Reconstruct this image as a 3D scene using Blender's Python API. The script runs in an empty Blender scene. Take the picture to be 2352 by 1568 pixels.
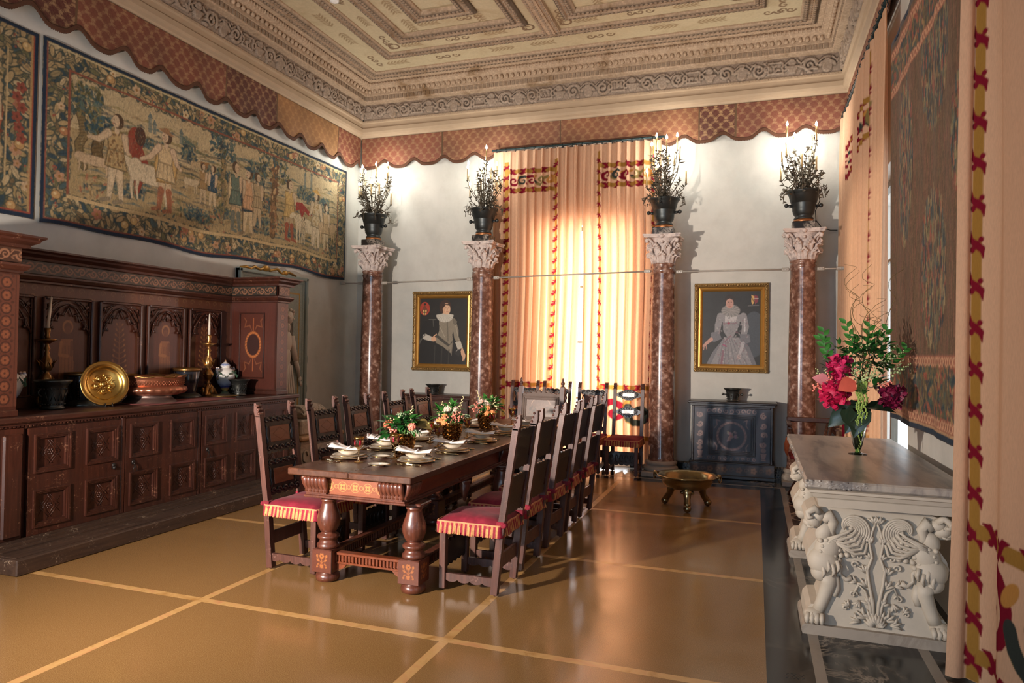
import bpy, bmesh, math, random
import numpy as np
from mathutils import Vector, Matrix, Euler
random.seed(7); RNG = np.random.default_rng(7)
SC = bpy.context.scene
COL = SC.collection
PI = math.pi

def lin(c):
    c = c / 255.0
    return c / 12.92 if c <= 0.04045 else ((c + 0.055) / 1.055) ** 2.4
def S(r, g, b, k=1.0):
    return (min(lin(r) * k, .95), min(lin(g) * k, .95), min(lin(b) * k, .95))

# ---------------------------------------------------------------- objects
def tag(o, label=None, cat=None, group=None, kind=None):
    if label: o['label'] = label
    if cat: o['category'] = cat
    if group: o['group'] = group
    if kind: o['kind'] = kind
    return o
def thing(name, label, cat, loc=(0, 0, 0), rz=0.0, group=None):
    o = bpy.data.objects.new(name, None); COL.objects.link(o)
    o.empty_display_size = .1
    o.location = loc; o.rotation_euler = (0, 0, rz)
    return tag(o, label, cat, group)
def copy_tree(o, parent=None):
    c = o.copy(); COL.objects.link(c)
    if parent is not None: c.parent = parent
    for ch in list(o.children): copy_tree(ch, c)
    return c
def dup(o, loc, rz=0.0, label=None, group=None, rot=None):
    c = copy_tree(o)
    c.location = loc; c.rotation_euler = rot if rot else (0, 0, rz)
    if label: c['label'] = label
    if group: c['group'] = group
    return c

class MB:
    """collects geometry, builds one mesh object"""
    def __init__(s): s.v = []; s.f = []; s.sm = []; s.c = None
    def add(s, v, f, smooth=False, M=None):
        n = len(s.v)
        if M is not None: v = [tuple(M @ Vector(p)) for p in v]
        s.v.extend([tuple(p) for p in v]); s.f.extend([tuple(i + n for i in q) for q in f])
        s.sm.extend([smooth] * len(f)); return s
    def box(s, x0, x1, y0, y1, z0, z1, M=None):
        v = [(x, y, z) for z in (z0, z1) for y in (y0, y1) for x in (x0, x1)]
        f = [(0, 2, 3, 1), (4, 5, 7, 6), (0, 1, 5, 4), (2, 6, 7, 3), (0, 4, 6, 2), (1, 3, 7, 5)]
        return s.add(v, f, False, M)
    def bbox(s, x0, x1, y0, y1, z0, z1, b=.004, M=None):
        """box with chamfered edges"""
        b = min(b, (x1 - x0) * .45, (y1 - y0) * .45, (z1 - z0) * .45)
        bm = bmesh.new(); bmesh.ops.create_cube(bm, size=1)
        for q in bm.verts:
            q.co = ((x0 + x1) / 2 + q.co.x * (x1 - x0), (y0 + y1) / 2 + q.co.y * (y1 - y0), (z0 + z1) / 2 + q.co.z * (z1 - z0))
        bmesh.ops.bevel(bm, geom=list(bm.edges), offset=b, segments=1, affect='EDGES')
        bm.verts.index_update()
        v = [tuple(q.co) for q in bm.verts]; f = [[q.index for q in fc.verts] for fc in bm.faces]; bm.free()
        return s.add(v, f, False, M)
    def beam(s, a, b, wx, wy, M=None, up=(1, 0, 0)):
        """rectangular bar between two points, wx wide along `up` direction"""
        a = Vector(a); b = Vector(b); d = (b - a).normalized()
        u = Vector(up); u = (u - d * u.dot(d)).normalized(); w = d.cross(u)
        v = []
        for p in (a, b):
            for i, j in ((-1, -1), (1, -1), (1, 1), (-1, 1)): v.append(tuple(p + u * (i * wx / 2) + w * (j * wy / 2)))
        f = [(3, 2, 1, 0), (4, 5, 6, 7), (0, 1, 5, 4), (1, 2, 6, 5), (2, 3, 7, 6), (3, 0, 4, 7)]
        return s.add(v, f, False, M)
    def lathe(s, prof, c=(0, 0, 0), n=24, M=None, cap=True, smooth=True, fn=None):
        """prof: [(r,z)]; fn(theta, r, z)->r"""
        v = []; f = []
        for r, z in prof:
            for i in range(n):
                t = 2 * PI * i / n; rr = fn(t, r, z) if fn else r
                v.append((c[0] + rr * math.cos(t), c[1] + rr * math.sin(t), c[2] + z))
        for k in range(len(prof) - 1):
            for i in range(n):
                j = (i + 1) % n; f.append((k * n + i, k * n + j, (k + 1) * n + j, (k + 1) * n + i))
        s.add(v, f, smooth, M)
        if cap:
            m = len(prof) - 1
            s.add(v[:n], [tuple(range(n))[::-1]], False, M) if prof[0][0] > 1e-5 else None
            s.add(v[m * n:], [tuple(range(n))], False, M) if prof[m][0] > 1e-5 else None
        return s
    def tube(s, pts, r, n=8, M=None, smooth=True, cap=True, flat=1.0, up=None):
        """tube along polyline; r scalar or list"""
        pts = [Vector(p) for p in pts]; m = len(pts)
        if m < 2: return s
        rs = r if isinstance(r, (list, tuple)) else [r] * m
        v = []; f = []; pu = None
        for k in range(m):
            d = (pts[min(k + 1, m - 1)] - pts[max(k - 1, 0)])
            d = d.normalized() if d.length > 1e-9 else Vector((0, 0, 1))
            if pu is None:
                pu = Vector(up) if up else (Vector((0, 0, 1)) if abs(d.z) < .9 else Vector((1, 0, 0)))
            u = pu - d * pu.dot(d)
            if u.length < 1e-6: u = d.orthogonal()
            u.normalize(); w = d.cross(u); pu = u
            for i in range(n):
                t = 2 * PI * i / n
                v.append(tuple(pts[k] + u * (rs[k] * math.cos(t)) + w * (rs[k] * flat * math.sin(t))))
        for k in range(m - 1):
            for i in range(n):
                j = (i + 1) % n; f.append((k * n + i, k * n + j, (k + 1) * n + j, (k + 1) * n + i))
        if cap: f.append(tuple(range(n))[::-1]); f.append(tuple(range((m - 1) * n, m * n)))
        return s.add(v, f, smooth, M)
    def ball(s, c, r, n=10, m=6, M=None, rot=None):
        """ellipsoid; r scalar or 3-tuple"""
        r = (r, r, r) if not isinstance(r, (tuple, list)) else r
        v = [(0, 0, -1)]
        for k in range(1, m):
            ph = -PI / 2 + PI * k / m
            for i in range(n):
                t = 2 * PI * i / n; v.append((math.cos(ph) * math.cos(t), math.cos(ph) * math.sin(t), math.sin(ph)))
        v.append((0, 0, 1)); e = len(v) - 1
        f = [(0, 1 + (i + 1) % n, 1 + i) for i in range(n)]
        for k in range(m - 2):
            for i in range(n):
                j = (i + 1) % n; a = 1 + k * n; f.append((a + i, a + j, a + n + j, a + n + i))
        a = 1 + (m - 2) * n
        f += [(a + i, a + (i + 1) % n, e) for i in range(n)]
        R = Euler(rot).to_matrix() if rot else None
        o = []
        for p in v:
            q = Vector((p[0] * r[0], p[1] * r[1], p[2] * r[2]))
            if R: q = R @ q
            o.append((q.x + c[0], q.y + c[1], q.z + c[2]))
        return s.add(o, f, True, M)
    def prism(s, poly, t0, t1, axis='y', M=None, smooth=False):
        """extrude 2-D polygon (a,b) along axis between t0 and t1. x:(y,z) y:(x,z) z:(x,y)"""
        def mk(a, b, t): return {'x': (t, a, b), 'y': (a, t, b), 'z': (a, b, t)}[axis]
        n = len(poly)
        area = sum(poly[i][0] * poly[(i + 1) % n][1] - poly[(i + 1) % n][0] * poly[i][1] for i in range(n))
        if area < 0: poly = poly[::-1]
        flip = (axis == 'y')
        v = [mk(a, b, t0) for a, b in poly] + [mk(a, b, t1) for a, b in poly]
        from mathutils.geometry import tessellate_polygon
        tr = tessellate_polygon([[Vector((a, b, 0)) for a, b in poly]])
        f = []
        def orient(t):
            a, b, c = [poly[i] for i in t]
            return t if (b[0] - a[0]) * (c[1] - a[1]) - (b[1] - a[1]) * (c[0] - a[0]) > 0 else t[::-1]
        for t in tr:
            t = orient(tuple(t))
            lo = t[::-1]; hi = tuple(i + n for i in t)
            if flip: lo, hi = lo[::-1], hi[::-1]
            f += [lo, hi]
        side = []
        for i in range(n):
            j = (i + 1) % n; q = (i, j, j + n, i + n); side.append(q[::-1] if flip else q)
        k = len(s.f); s.add(v, f + side, False, M)
        if smooth:
            for i in range(k + len(f), len(s.sm)): s.sm[i] = True
        return s
    def sweep(s, prof, path, closed=False, M=None, smooth=False):
        """prof [(offset,z)] swept along horizontal path [(x,y)], offset to the LEFT of the direction, mitred"""
        m = len(path); v = []; f = []; k = len(prof)
        for i in range(m):
            p = Vector(path[i])
            a = Vector(path[i - 1]) if (i > 0 or closed) else None
            b = Vector(path[(i + 1) % m]) if (i < m - 1 or closed) else None
            d1 = (p - a).normalized() if a is not None else (b - p).normalized()
            d2 = (b - p).normalized() if b is not None else d1
            n1 = Vector((-d1.y, d1.x)); n2 = Vector((-d2.y, d2.x)); nn = (n1 + n2)
            nn = nn / max(nn.dot(n1), 1e-3) if nn.length > 1e-6 else n1
            for o, z in prof: v.append((p.x + nn.x * o, p.y + nn.y * o, z))
        for i in range(m if closed else m - 1):
            j = (i + 1) % m
            for q in range(k - 1): f.append((i * k + q, j * k + q, j * k + q + 1, i * k + q + 1))
        if not closed: f += [tuple(range(k)), tuple(range((m - 1) * k, m * k))[::-1]]
        return s.add(v, f, smooth, M)
    def leaf(s, c, d, up, L, W, bend=.2, M=None):
        """pointed leaf from c along d"""
        d = Vector(d).normalized(); up = Vector(up); sd = d.cross(up)
        if sd.length < 1e-4: sd = d.orthogonal()
        sd.normalize(); nn = sd.cross(d).normalized(); c = Vector(c)
        v = []; K = 4
        for i in range(K + 1):
            t = i / K; w = W * math.sin(PI * min(max(t, .02), .99) ** .8) * .5
            p = c + d * (L * t) - nn * (bend * L * t * t)
            v += [tuple(p - sd * w + nn * w * .3), tuple(p), tuple(p + sd * w + nn * w * .3)]
        f = []
        for i in range(K):
            a = i * 3; f += [(a, a + 1, a + 4, a + 3), (a + 1, a + 2, a + 5, a + 4)]
        return s.add(v, f, True, M)
    def build(s, name, mat=None, parent=None, loc=None, colors=None):
        me = bpy.data.meshes.new(name); me.from_pydata(s.v, [], s.f)
        me.polygons.foreach_set('use_smooth', s.sm)
        if mat: me.materials.append(mat)
        if colors is not None:
            ca = me.color_attributes.new('Col', 'FLOAT_COLOR', 'POINT')
            a = np.ones((len(s.v), 4), 'f'); a[:, :3] = np.asarray(colors); ca.data.foreach_set('color', a.ravel())
        me.update()
        o = bpy.data.objects.new(name, me); COL.objects.link(o)
        if parent is not None: o.parent = parent
        if loc: o.location = loc
        return o

def grid_obj(name, P, colors, mat, parent=None, smooth=True, flip=False, mask=None):
    """P: array h,w,3 of positions; colors h,w,3 or None"""
    h, w = P.shape[:2]
    me = bpy.data.meshes.new(name)
    idx = np.arange(h * w).reshape(h, w)
    a = idx[:-1, :-1]; b = idx[:-1, 1:]; c = idx[1:, 1:]; d = idx[1:, :-1]
    F = np.stack([a, b, c, d] if not flip else [d, c, b, a], -1).reshape(-1, 4)
    if mask is not None: F = F[mask[:-1, :-1].reshape(-1)]
    me.vertices.add(h * w); me.vertices.foreach_set('co', P.astype('f').ravel())
    me.loops.add(F.size); me.loops.foreach_set('vertex_index', F.astype('i').ravel())
    me.polygons.add(len(F)); me.polygons.foreach_set('loop_start', np.arange(0, F.size, 4, dtype='i'))
    me.polygons.foreach_set('loop_total', np.full(len(F), 4, 'i'))
    me.update(calc_edges=True); me.validate()
    me.polygons.foreach_set('use_smooth', np.full(len(me.polygons), smooth))
    if colors is not None:
        ca = me.color_attributes.new('Col', 'FLOAT_COLOR', 'POINT')
        q = np.ones((h * w, 4), 'f'); q[:, :3] = colors.reshape(-1, 3); ca.data.foreach_set('color', q.ravel())
    if mat: me.materials.append(mat)
    o = bpy.data.objects.new(name, me); COL.objects.link(o)
    if parent is not None: o.parent = parent
    return o

# ---------------------------------------------------------------- materials
class NT:
    def __init__(s, name):
        s.m = bpy.data.materials.new(name); s.m.use_nodes = True
        s.t = s.m.node_tree; s.t.nodes.clear()
        s.out = s.n('ShaderNodeOutputMaterial')
    def n(s, typ, **kw):
        nd = s.t.nodes.new(typ)
        for k, v in kw.items():
            if k in nd.inputs.keys() if isinstance(k, str) else False: nd.inputs[k].default_value = v
            else: setattr(nd, k, v)
        return nd
    def l(s, a, b): s.t.links.new(a, b)
    def coord(s, kind='Object', scale=(1, 1, 1), rot=(0, 0, 0)):
        tc = s.n('ShaderNodeTexCoord'); mp = s.n('ShaderNodeMapping')
        mp.inputs['Scale'].default_value = scale; mp.inputs['Rotation'].default_value = rot
        if kind == 'World':
            g = s.n('ShaderNodeNewGeometry'); s.l(g.outputs['Position'], mp.inputs['Vector'])
        else: s.l(tc.outputs[kind], mp.inputs['Vector'])
        return mp.outputs['Vector']
    def noise(s, vec, scale=5, detail=4, rough=.55, dist=0):
        q = s.n('ShaderNodeTexNoise'); q.inputs['Scale'].default_value = scale
        q.inputs['Detail'].default_value = detail; q.inputs['Roughness'].default_value = rough
        q.inputs['Distortion'].default_value = dist; s.l(vec, q.inputs['Vector']); return q.outputs['Fac']
    def voro(s, vec, scale=5, feature='F1', out='Distance', rnd=1.0):
        q = s.n('ShaderNodeTexVoronoi'); q.feature = feature; q.inputs['Scale'].default_value = scale
        q.inputs['Randomness'].default_value = rnd
        s.l(vec, q.inputs['Vector']); return q.outputs[out]
    def ramp(s, fac, stops, interp='LINEAR'):
        q = s.n('ShaderNodeValToRGB'); e = q.color_ramp.elements; q.color_ramp.interpolation = interp
        while len(e) < len(stops): e.new(.5)
        for i, (p, c) in enumerate(stops):
            e[i].position = p; e[i].color = (c[0], c[1], c[2], 1) if not isinstance(c, (int, float)) else (c, c, c, 1)
        s.l(fac, q.inputs['Fac']); return q.outputs['Color']
    def mix(s, fac, a, b, mode='MIX'):
        q = s.n('ShaderNodeMix'); q.data_type = 'RGBA'; q.blend_type = mode
        for i, v in ((0, fac), (6, a), (7, b)):
            if hasattr(v, 'is_linked') or hasattr(v, 'node'): s.l(v, q.inputs[i])
            else: q.inputs[i].default_value = v if i == 0 else (v[0], v[1], v[2], 1)
        return q.outputs[2]
    def math(s, op, a, b=None, c=None):
        q = s.n('ShaderNodeMath'); q.operation = op
        for i, v in enumerate((a, b, c)):
            if v is None: continue
            if hasattr(v, 'node'): s.l(v, q.inputs[i])
            else: q.inputs[i].default_value = v
        return q.outputs[0]
    def bump(s, h, strength=.3, dist=.01):
        q = s.n('ShaderNodeBump'); q.inputs['Strength'].default_value = strength
        q.inputs['Distance'].default_value = dist; s.l(h, q.inputs['Height']); return q.outputs['Normal']
    def bsdf(s, color, rough=.5, metal=0.0, normal=None, **kw):
        b = s.n('ShaderNodeBsdfPrincipled')
        for k, v in (('Base Color', color), ('Roughness', rough), ('Metallic', metal)) + tuple(kw.items()):
            if v is None: continue
            if hasattr(v, 'node'): s.l(v, b.inputs[k])
            else: b.inputs[k].default_value = (v[0], v[1], v[2], 1) if isinstance(v, tuple) and len(v) == 3 and b.inputs[k].type == 'RGBA' else v
        if normal is not None: s.l(normal, b.inputs['Normal'])
        s.l(b.outputs[0], s.out.inputs['Surface']); return b
    def attr(s, name='Col'):
        q = s.n('ShaderNodeAttribute'); q.attribute_name = name; return q.outputs['Color']

def wood(name, c1, c2, rough=.38, grain='z', scale=1.0, coat=.15, wear=None, worn=S(150, 110, 85)):
    t = NT(name); sc = {'x': (1.2, 14, 14), 'y': (14, 1.2, 14), 'z': (14, 14, 1.2)}[grain]
    v = t.coord('Object', tuple(a * scale for a in sc))
    n1 = t.noise(v, 2.2, 6, .65, .6); v2 = t.coord('Object'); n2 = t.noise(v2, 3.5, 4)
    c = t.ramp(n1, [(.3, c1), (.72, c2)])
    c = t.mix(t.math('MULTIPLY', n2, .55), c, tuple(x * .45 for x in c1))
    n3 = t.noise(v2, 60, 3, .7)
    if wear:
        w = t.ramp(t.math('MULTIPLY', t.noise(v2, 9, 5, .7), n3), [(.33, 0.0), (.40, 1.0)])
        c = t.mix(t.math('MULTIPLY', w, wear), c, worn)
    t.bsdf(c, t.math('ADD', t.math('MULTIPLY', n2, .3), rough - .12), 0, t.bump(t.math('ADD', n1, n3), .12, .004), **{'Coat Weight': coat, 'Coat Roughness': .25})
    return t.m
def plain(name, c, rough=.5, metal=0.0, var=.25, scale=8, bump=.1, bscale=40, **kw):
    t = NT(name); v = t.coord('Object'); n = t.noise(v, scale, 5, .6)
    col = t.mix(n, tuple(x * (1 - var) for x in c), tuple(min(x * (1 + var), 1) for x in c))
    t.bsdf(col, rough, metal, t.bump(t.noise(v, bscale, 3), bump, .004), **kw)
    return t.m
def vcol(name, rough=.8, bump=.25, bscale=300, metal=0.0, weave=True, **kw):
    t = NT(name); v = t.coord('Object'); c = t.attr()
    n = t.noise(v, bscale, 2)
    c = t.mix(1.0, c, t.ramp(n, [(.3, .82), (.7, 1.0)]), 'MULTIPLY')
    t.bsdf(c, rough, metal, t.bump(n, bump, .002), **kw); return t.m

# ---------------------------------------------------------------- canvas painter
class Canvas:
    """colours laid on a fine grid; a in 0..w (right), b in 0..h (UP)"""
    def __init__(s, W, H, n, c=(0, 0, 0)):
        s.W, s.H = W, H; s.w = max(2, int(W * n)); s.h = max(2, int(H * n)); s.n = n
        s.a = np.ones((s.h, s.w, 3)) * np.array(c)
        s.X, s.Y = np.meshgrid(np.linspace(0, W, s.w), np.linspace(0, H, s.h))
    def _win(s, x0, x1, y0, y1):
        i0 = max(int(x0 / s.W * (s.w - 1)) - 1, 0); i1 = min(int(x1 / s.W * (s.w - 1)) + 3, s.w)
        j0 = max(int(y0 / s.H * (s.h - 1)) - 1, 0); j1 = min(int(y1 / s.H * (s.h - 1)) + 3, s.h)
        return (slice(j0, max(j1, j0)), slice(i0, max(i1, i0)))
    def _put(s, w, m, c, al=1.0):
        if m.size == 0: return
        m = np.clip(m, 0, 1)[..., None] * al; s.a[w] = s.a[w] * (1 - m) + np.array(c) * m
    def ell(s, x, y, rx, ry, c, rot=0.0, al=1.0):
        R = max(rx, ry); w = s._win(x - R, x + R, y - R, y + R)
        dx = s.X[w] - x; dy = s.Y[w] - y; ca, sa = math.cos(rot), math.sin(rot)
        d = np.sqrt(((dx * ca + dy * sa) / rx) ** 2 + ((-dx * sa + dy * ca) / ry) ** 2)
        s._put(w, (1 - d) * min(rx, ry) * s.n + .5, c, al)
    def ring(s, x, y, r, t, c, a0=None, a1=None, al=1.0):
        w = s._win(x - r - t, x + r + t, y - r - t, y + r + t)
        dx = s.X[w] - x; dy = s.Y[w] - y; d = np.abs(np.hypot(dx, dy) - r)
        m = (t / 2 - d) * s.n + .5
        if a0 is not None:
            an = np.mod(np.arctan2(dy, dx) - a0, 2 * PI); m = np.where(an <= (a1 - a0), m, 0)
        s._put(w, m, c, al)
    def rect(s, x0, x1, y0, y1, c, al=1.0):
        w = s._win(x0, x1, y0, y1); X = s.X[w]; Y = s.Y[w]
        m = np.minimum(np.minimum(X - x0, x1 - X), np.minimum(Y - y0, y1 - Y)) * s.n + .5
        s._put(w, m, c, al)
    def poly(s, pts, c, al=1.0):
        xs = [p[0] for p in pts]; ys = [p[1] for p in pts]; w = s._win(min(xs), max(xs), min(ys), max(ys))
        X = s.X[w]; Y = s.Y[w]; ins = np.zeros(X.shape, bool); n = len(pts)
        for i in range(n):
            x0, y0 = pts[i]; x1, y1 = pts[(i + 1) % n]
            if y0 == y1: continue
            q = ((y0 > Y) != (y1 > Y)) & (X < (x1 - x0) * (Y - y0) / (y1 - y0) + x0); ins ^= q
        s._put(w, ins.astype(float), c, al)
    def line(s, pts, t, c, al=1.0):
        t = t if isinstance(t, (list, tuple)) else [t] * len(pts)
        for k in range(len(pts) - 1):
            (x0, y0), (x1, y1) = pts[k], pts[k + 1]; r = max(t[k], t[k + 1])
            w = s._win(min(x0, x1) - r, max(x0, x1) + r, min(y0, y1) - r, max(y0, y1) + r)
            X = s.X[w]; Y = s.Y[w]; L2 = (x1 - x0) ** 2 + (y1 - y0) ** 2 + 1e-12
            q = np.clip(((X - x0) * (x1 - x0) + (Y - y0) * (y1 - y0)) / L2, 0, 1)
            d = np.hypot(X - x0 - q * (x1 - x0), Y - y0 - q * (y1 - y0))
            s._put(w, (t[k] + (t[k + 1] - t[k]) * q) / 2 * s.n - d * s.n + .5, c, al)
    def spiral(s, x, y, r0, r1, a0, turns, t, c, al=1.0, sgn=1):
        K = int(14 * abs(turns)) + 4
        pts = [(x + (r0 + (r1 - r0) * i / K) * math.cos(a0 + sgn * 2 * PI * turns * i / K), y + (r0 + (r1 - r0) * i / K) * math.sin(a0 + sgn * 2 * PI * turns * i / K)) for i in range(K + 1)]
        s.line(pts, [t * (1 - .6 * i / K) for i in range(K + 1)], c, al)
    def leaves(s, n, x0, x1, y0, y1, size, pal, R=random, al=.9, outline=None):
        for _ in range(n):
            x = R.uniform(x0, x1); y = R.uniform(y0, y1); r = size * R.uniform(.5, 1.3); a = R.uniform(0, PI)
            c = R.choice(pal)
            if outline: s.ell(x, y, r * 1.25, r * .62, outline, a, al)
            s.ell(x, y, r, r * .42, c, a, al)
            if R.random() < .5: s.line([(x - r * .8 * math.cos(a), y - r * .8 * math.sin(a)), (x + r * .8 * math.cos(a), y + r * .8 * math.sin(a))], r * .12, tuple(k * .5 for k in c), .7)
    def grain(s, amp=.15, sx=1, sy=1):
        """woven irregularity, sx/sy cells"""
        h = max(2, int(s.h / sy)); w = max(2, int(s.w / sx)); g = RNG.random((h, w))
        yi = np.linspace(0, h - 1, s.h).astype(int); xi = np.linspace(0, w - 1, s.w).astype(int)
        s.a *= (1 - amp + 2 * amp * g[np.ix_(yi, xi)])[..., None]
    def flower(s, x, y, r, c, c2, k=5, rot=0.0):
        for i in range(k):
            a = rot + 2 * PI * i / k; s.ell(x + r * .55 * math.cos(a), y + r * .55 * math.sin(a), r * .48, r * .38, c, a)
        s.ell(x, y, r * .28, r * .28, c2)
    def plane(s, f):
        """positions from f(X,Y)->(x,y,z) arrays"""
        return np.stack(f(s.X, s.Y), -1)
KEY, WBK, WRT, WR2, WFILL, EXPO, CAND = 240, 400, 12, 6, 125, 0.0, 8.0
# ================================================================ ROOM
XL, XR, YB, YF, ZC = -6.15, 1.15, 9.95, -3.6, 5.81

def m_plaster():
    t = NT('plaster_wall'); v = t.coord('World'); a = t.noise(v, .9, 6, .6, .4); b = t.noise(v, 4.5, 6, .65); c = t.noise(v, 38, 4, .7)
    vs = t.coord('World', (3.5, 3.5, .5)); d = t.noise(vs, 1.3, 5, .6)
    col = t.ramp(a, [(.28, S(180, 182, 176)), (.5, S(198, 197, 189)), (.72, S(208, 205, 197))])
    col = t.mix(t.ramp(b, [(.45, 0.0), (.75, .35)]), col, S(172, 168, 160))
    col = t.mix(t.ramp(d, [(.5, 0.0), (.8, .3)]), col, S(180, 178, 172))
    t.bsdf(col, .82, 0, t.bump(c, .1, .004)); return t.m
def m_stucco(name, base, dark, grime=1.0):
    t = NT(name); v = t.coord('World'); a = t.noise(v, 1.7, 6, .65, .8); b = t.noise(v, 16, 5, .7); c = t.noise(v, 5.5, 5, .7)
    col = t.mix(t.ramp(b, [(.3, 0.0), (.75, .55)]), base, dark)
    col = t.mix(t.math('MULTIPLY', t.ramp(t.math('MULTIPLY', a, c), [(.27, 0.0), (.42, 1.0)]), grime), col, S(128, 100, 68))
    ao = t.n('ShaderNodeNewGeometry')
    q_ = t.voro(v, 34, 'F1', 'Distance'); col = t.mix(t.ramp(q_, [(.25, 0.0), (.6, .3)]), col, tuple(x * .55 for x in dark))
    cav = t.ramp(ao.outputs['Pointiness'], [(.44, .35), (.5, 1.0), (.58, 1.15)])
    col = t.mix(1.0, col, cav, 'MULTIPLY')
    t.bsdf(col, .8, 0, t.bump(b, .35, .006)); return t.m
def m_terrazzo():
    t = NT('ochre_terrazzo'); v = t.coord('World'); a = t.noise(v, 1.1, 4); 
    s1 = t.voro(v, 260, 'F1', 'Color'); s2 = t.noise(v, 210, 2, .8); s3 = t.noise(v, 8, 5, .7)
    col = t.ramp(s2, [(.30, S(96, 72, 42)), (.48, S(142, 108, 66)), (.62, S(158, 124, 80)), (.78, S(204, 174, 130))])
    col = t.mix(t.math('MULTIPLY', a, .5), col, S(132, 98, 56)); col = t.mix(t.math('MULTIPLY', s3, .2), col, S(120, 84, 46))
    sc = t.ramp(t.noise(t.coord('World', (1, 1, 1)), 2.3, 5, .6), [(.35, .13), (.7, .26)])
    t.bsdf(col, sc, 0, t.bump(s2, .02, .002), **{'Specular IOR Level': .5}); return t.m
def m_marble(name, base, vein, scale=1.6, wid=.035, rough=.14, amt=1.0):
    t = NT(name); v = t.coord('World'); w = t.noise(v, scale, 8, .62, 2.2)
    q = t.math('ABSOLUTE', t.math('SUBTRACT', w, .5)); gate = t.ramp(t.noise(v, scale * .8, 3), [(.42, 0.0), (.58, amt)])
    k = t.math('MULTIPLY', t.ramp(q, [(0.0, 1.0), (wid, 0.0)]), gate)
    c = t.mix(k, base, vein); c = t.mix(t.math('MULTIPLY', t.noise(v, 7, 5), .5), c, tuple(x * .8 for x in base))
    t.bsdf(c, rough, 0, None); return t.m
def m_siena():
    t = NT('yellow_siena_strip'); v = t.coord('World'); n = t.noise(v, 5, 6, .6, 1.2)
    c = t.ramp(n, [(.3, S(166, 122, 68)), (.5, S(196, 156, 100)), (.7, S(190, 136, 92))]); t.bsdf(c, .25); return t.m
M_wall = m_plaster(); M_terr = m_terrazzo(); M_siena = m_siena()
M_black = m_marble('black_marble', S(26, 25, 26), S(190, 178, 160), 1.5, .03, .15, .12)
M_port = m_marble('black_gold_marble', S(30, 29, 28), S(205, 190, 170), 2.3, .045, .18, 1.0)
M_grey = m_marble('grey_marble_inlay', S(150, 140, 128), S(110, 100, 92), 3, .05, .3, .5)
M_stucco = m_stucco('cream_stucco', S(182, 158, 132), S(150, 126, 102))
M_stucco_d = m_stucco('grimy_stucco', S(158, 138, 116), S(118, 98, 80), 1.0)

# ---- floor
fl = MB(); fl.box(XL - .3, XR + .3, YF - .3, YB + .3, -.25, -.012)
floor = fl.build('floor', M_black); tag(floor, kind='structure')
xs = [-4.98, -3.29, -1.6, .07]; ys = [-3.4, -1.62, .1, 1.83, 3.57, 5.32, 7.1, 8.88]; hw = .028
p = MB()
for i in range(3):
    for j in range(len(ys) - 1):
        p.box(xs[i] + (hw if i else 0), xs[i + 1] - (hw if i < 2 else 0), ys[j] + (hw if j else 0), ys[j + 1] - (hw if j < 6 else 0), -.012, 0)
p.build('terrazzo_panel', M_terr, floor)
p = MB()
for i in (1, 2): p.box(xs[i] - hw, xs[i] + hw, ys[0], ys[-1], -.012, .0003)
for y in ys[1:-1]:
    for i in range(3): p.box(xs[i] + (hw if i else 0), xs[i + 1] - (hw if i < 2 else 0), y - hw, y + hw, -.012, .0003)
p.build('siena_strip', M_siena, floor)
p = MB(); p.box(XL, xs[0], YF, YB, -.012, 0); p.box(xs[3], .30, YF, 9.08, -.012, 0); p.box(xs[0], .07, 8.88, 9.08, -.012, 0); p.box(.915, XR, YF, YB, -.012, 0)
p.build('black_border', M_black, floor)
p = MB(); p.box(.355, .86, YF, 9.9, -.012, 0); p.box(xs[0], .355, 9.13, YB, -.012, 0); p.build('veined_border', M_port, floor)
p = MB(); p.box(.30, .355, YF, 9.13, -.012, .0003); p.box(.86, .915, YF, YB, -.012, .0003); p.box(xs[0], .30, 9.08, 9.13, -.012, .0003); p.build('grey_inlay', M_grey, floor)
p = MB()
for i in range(5):
    for j in range(4): p.ball((.20 + (i - 2) * .018 + (j % 2) * .008, 3.78 + j * .017, 0), (.006, .005, .0008), 6, 4)
p.build('floor_grille', plain('grille_iron', S(40, 42, 44), .4, .6), floor)

# ---- walls
def wall_box(name, boxes):
    m = MB()
    for b in boxes: m.box(*b)
    return tag(m.build(name, M_wall), kind='structure')
WX0, WX1, WZ0, WZ1 = -3.04, -1.66, .06, 3.45
wall_box('wall_back', [(XL - .3, WX0, YB, YB + .35, -.2, 6.2), (WX1, XR + .3, YB, YB + .35, -.2, 6.2), (WX0, WX1, YB, YB + .35, -.2, WZ0), (WX0, WX1, YB, YB + .35, WZ1, 6.2)])
wall_box('wall_left', [(XL - .35, XL, YF - .3, YB, -.2, 6.2)])
RY0, RY1, RZ0, RZ1 = 6.30, 9.3, .3, 3.4
R2, R3 = 1.2, 3.3
wall_box('wall_right', [(XR, XR + .35, RY1, YB, -.2, 6.2), (XR, XR + .35, R3, RY0, -.2, 6.2), (XR, XR + .35, RY0, RY1, -.2, RZ0), (XR, XR + .35, RY0, RY1, RZ1, 6.2),
    (XR, XR + .35, YF - .3, R2, -.2, 6.2), (XR, XR + .35, R2, R3, -.2, RZ0), (XR, XR + .35, R2, R3, RZ1, 6.2)])
wall_box('wall_front', [(XL - .35, -4.6, YF - .3, YF, -.2, 6.2), (-3.2, -1.6, YF - .3, YF, -.2, 6.2), (-.2, XR + .35, YF - .3, YF, -.2, 6.2),
    (-4.6, -3.2, YF - .3, YF, -.2, .5), (-4.6, -3.2, YF - .3, YF, 3.8, 6.2), (-1.6, -.2, YF - .3, YF, -.2, .5), (-1.6, -.2, YF - .3, YF, 3.8, 6.2)])
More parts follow.
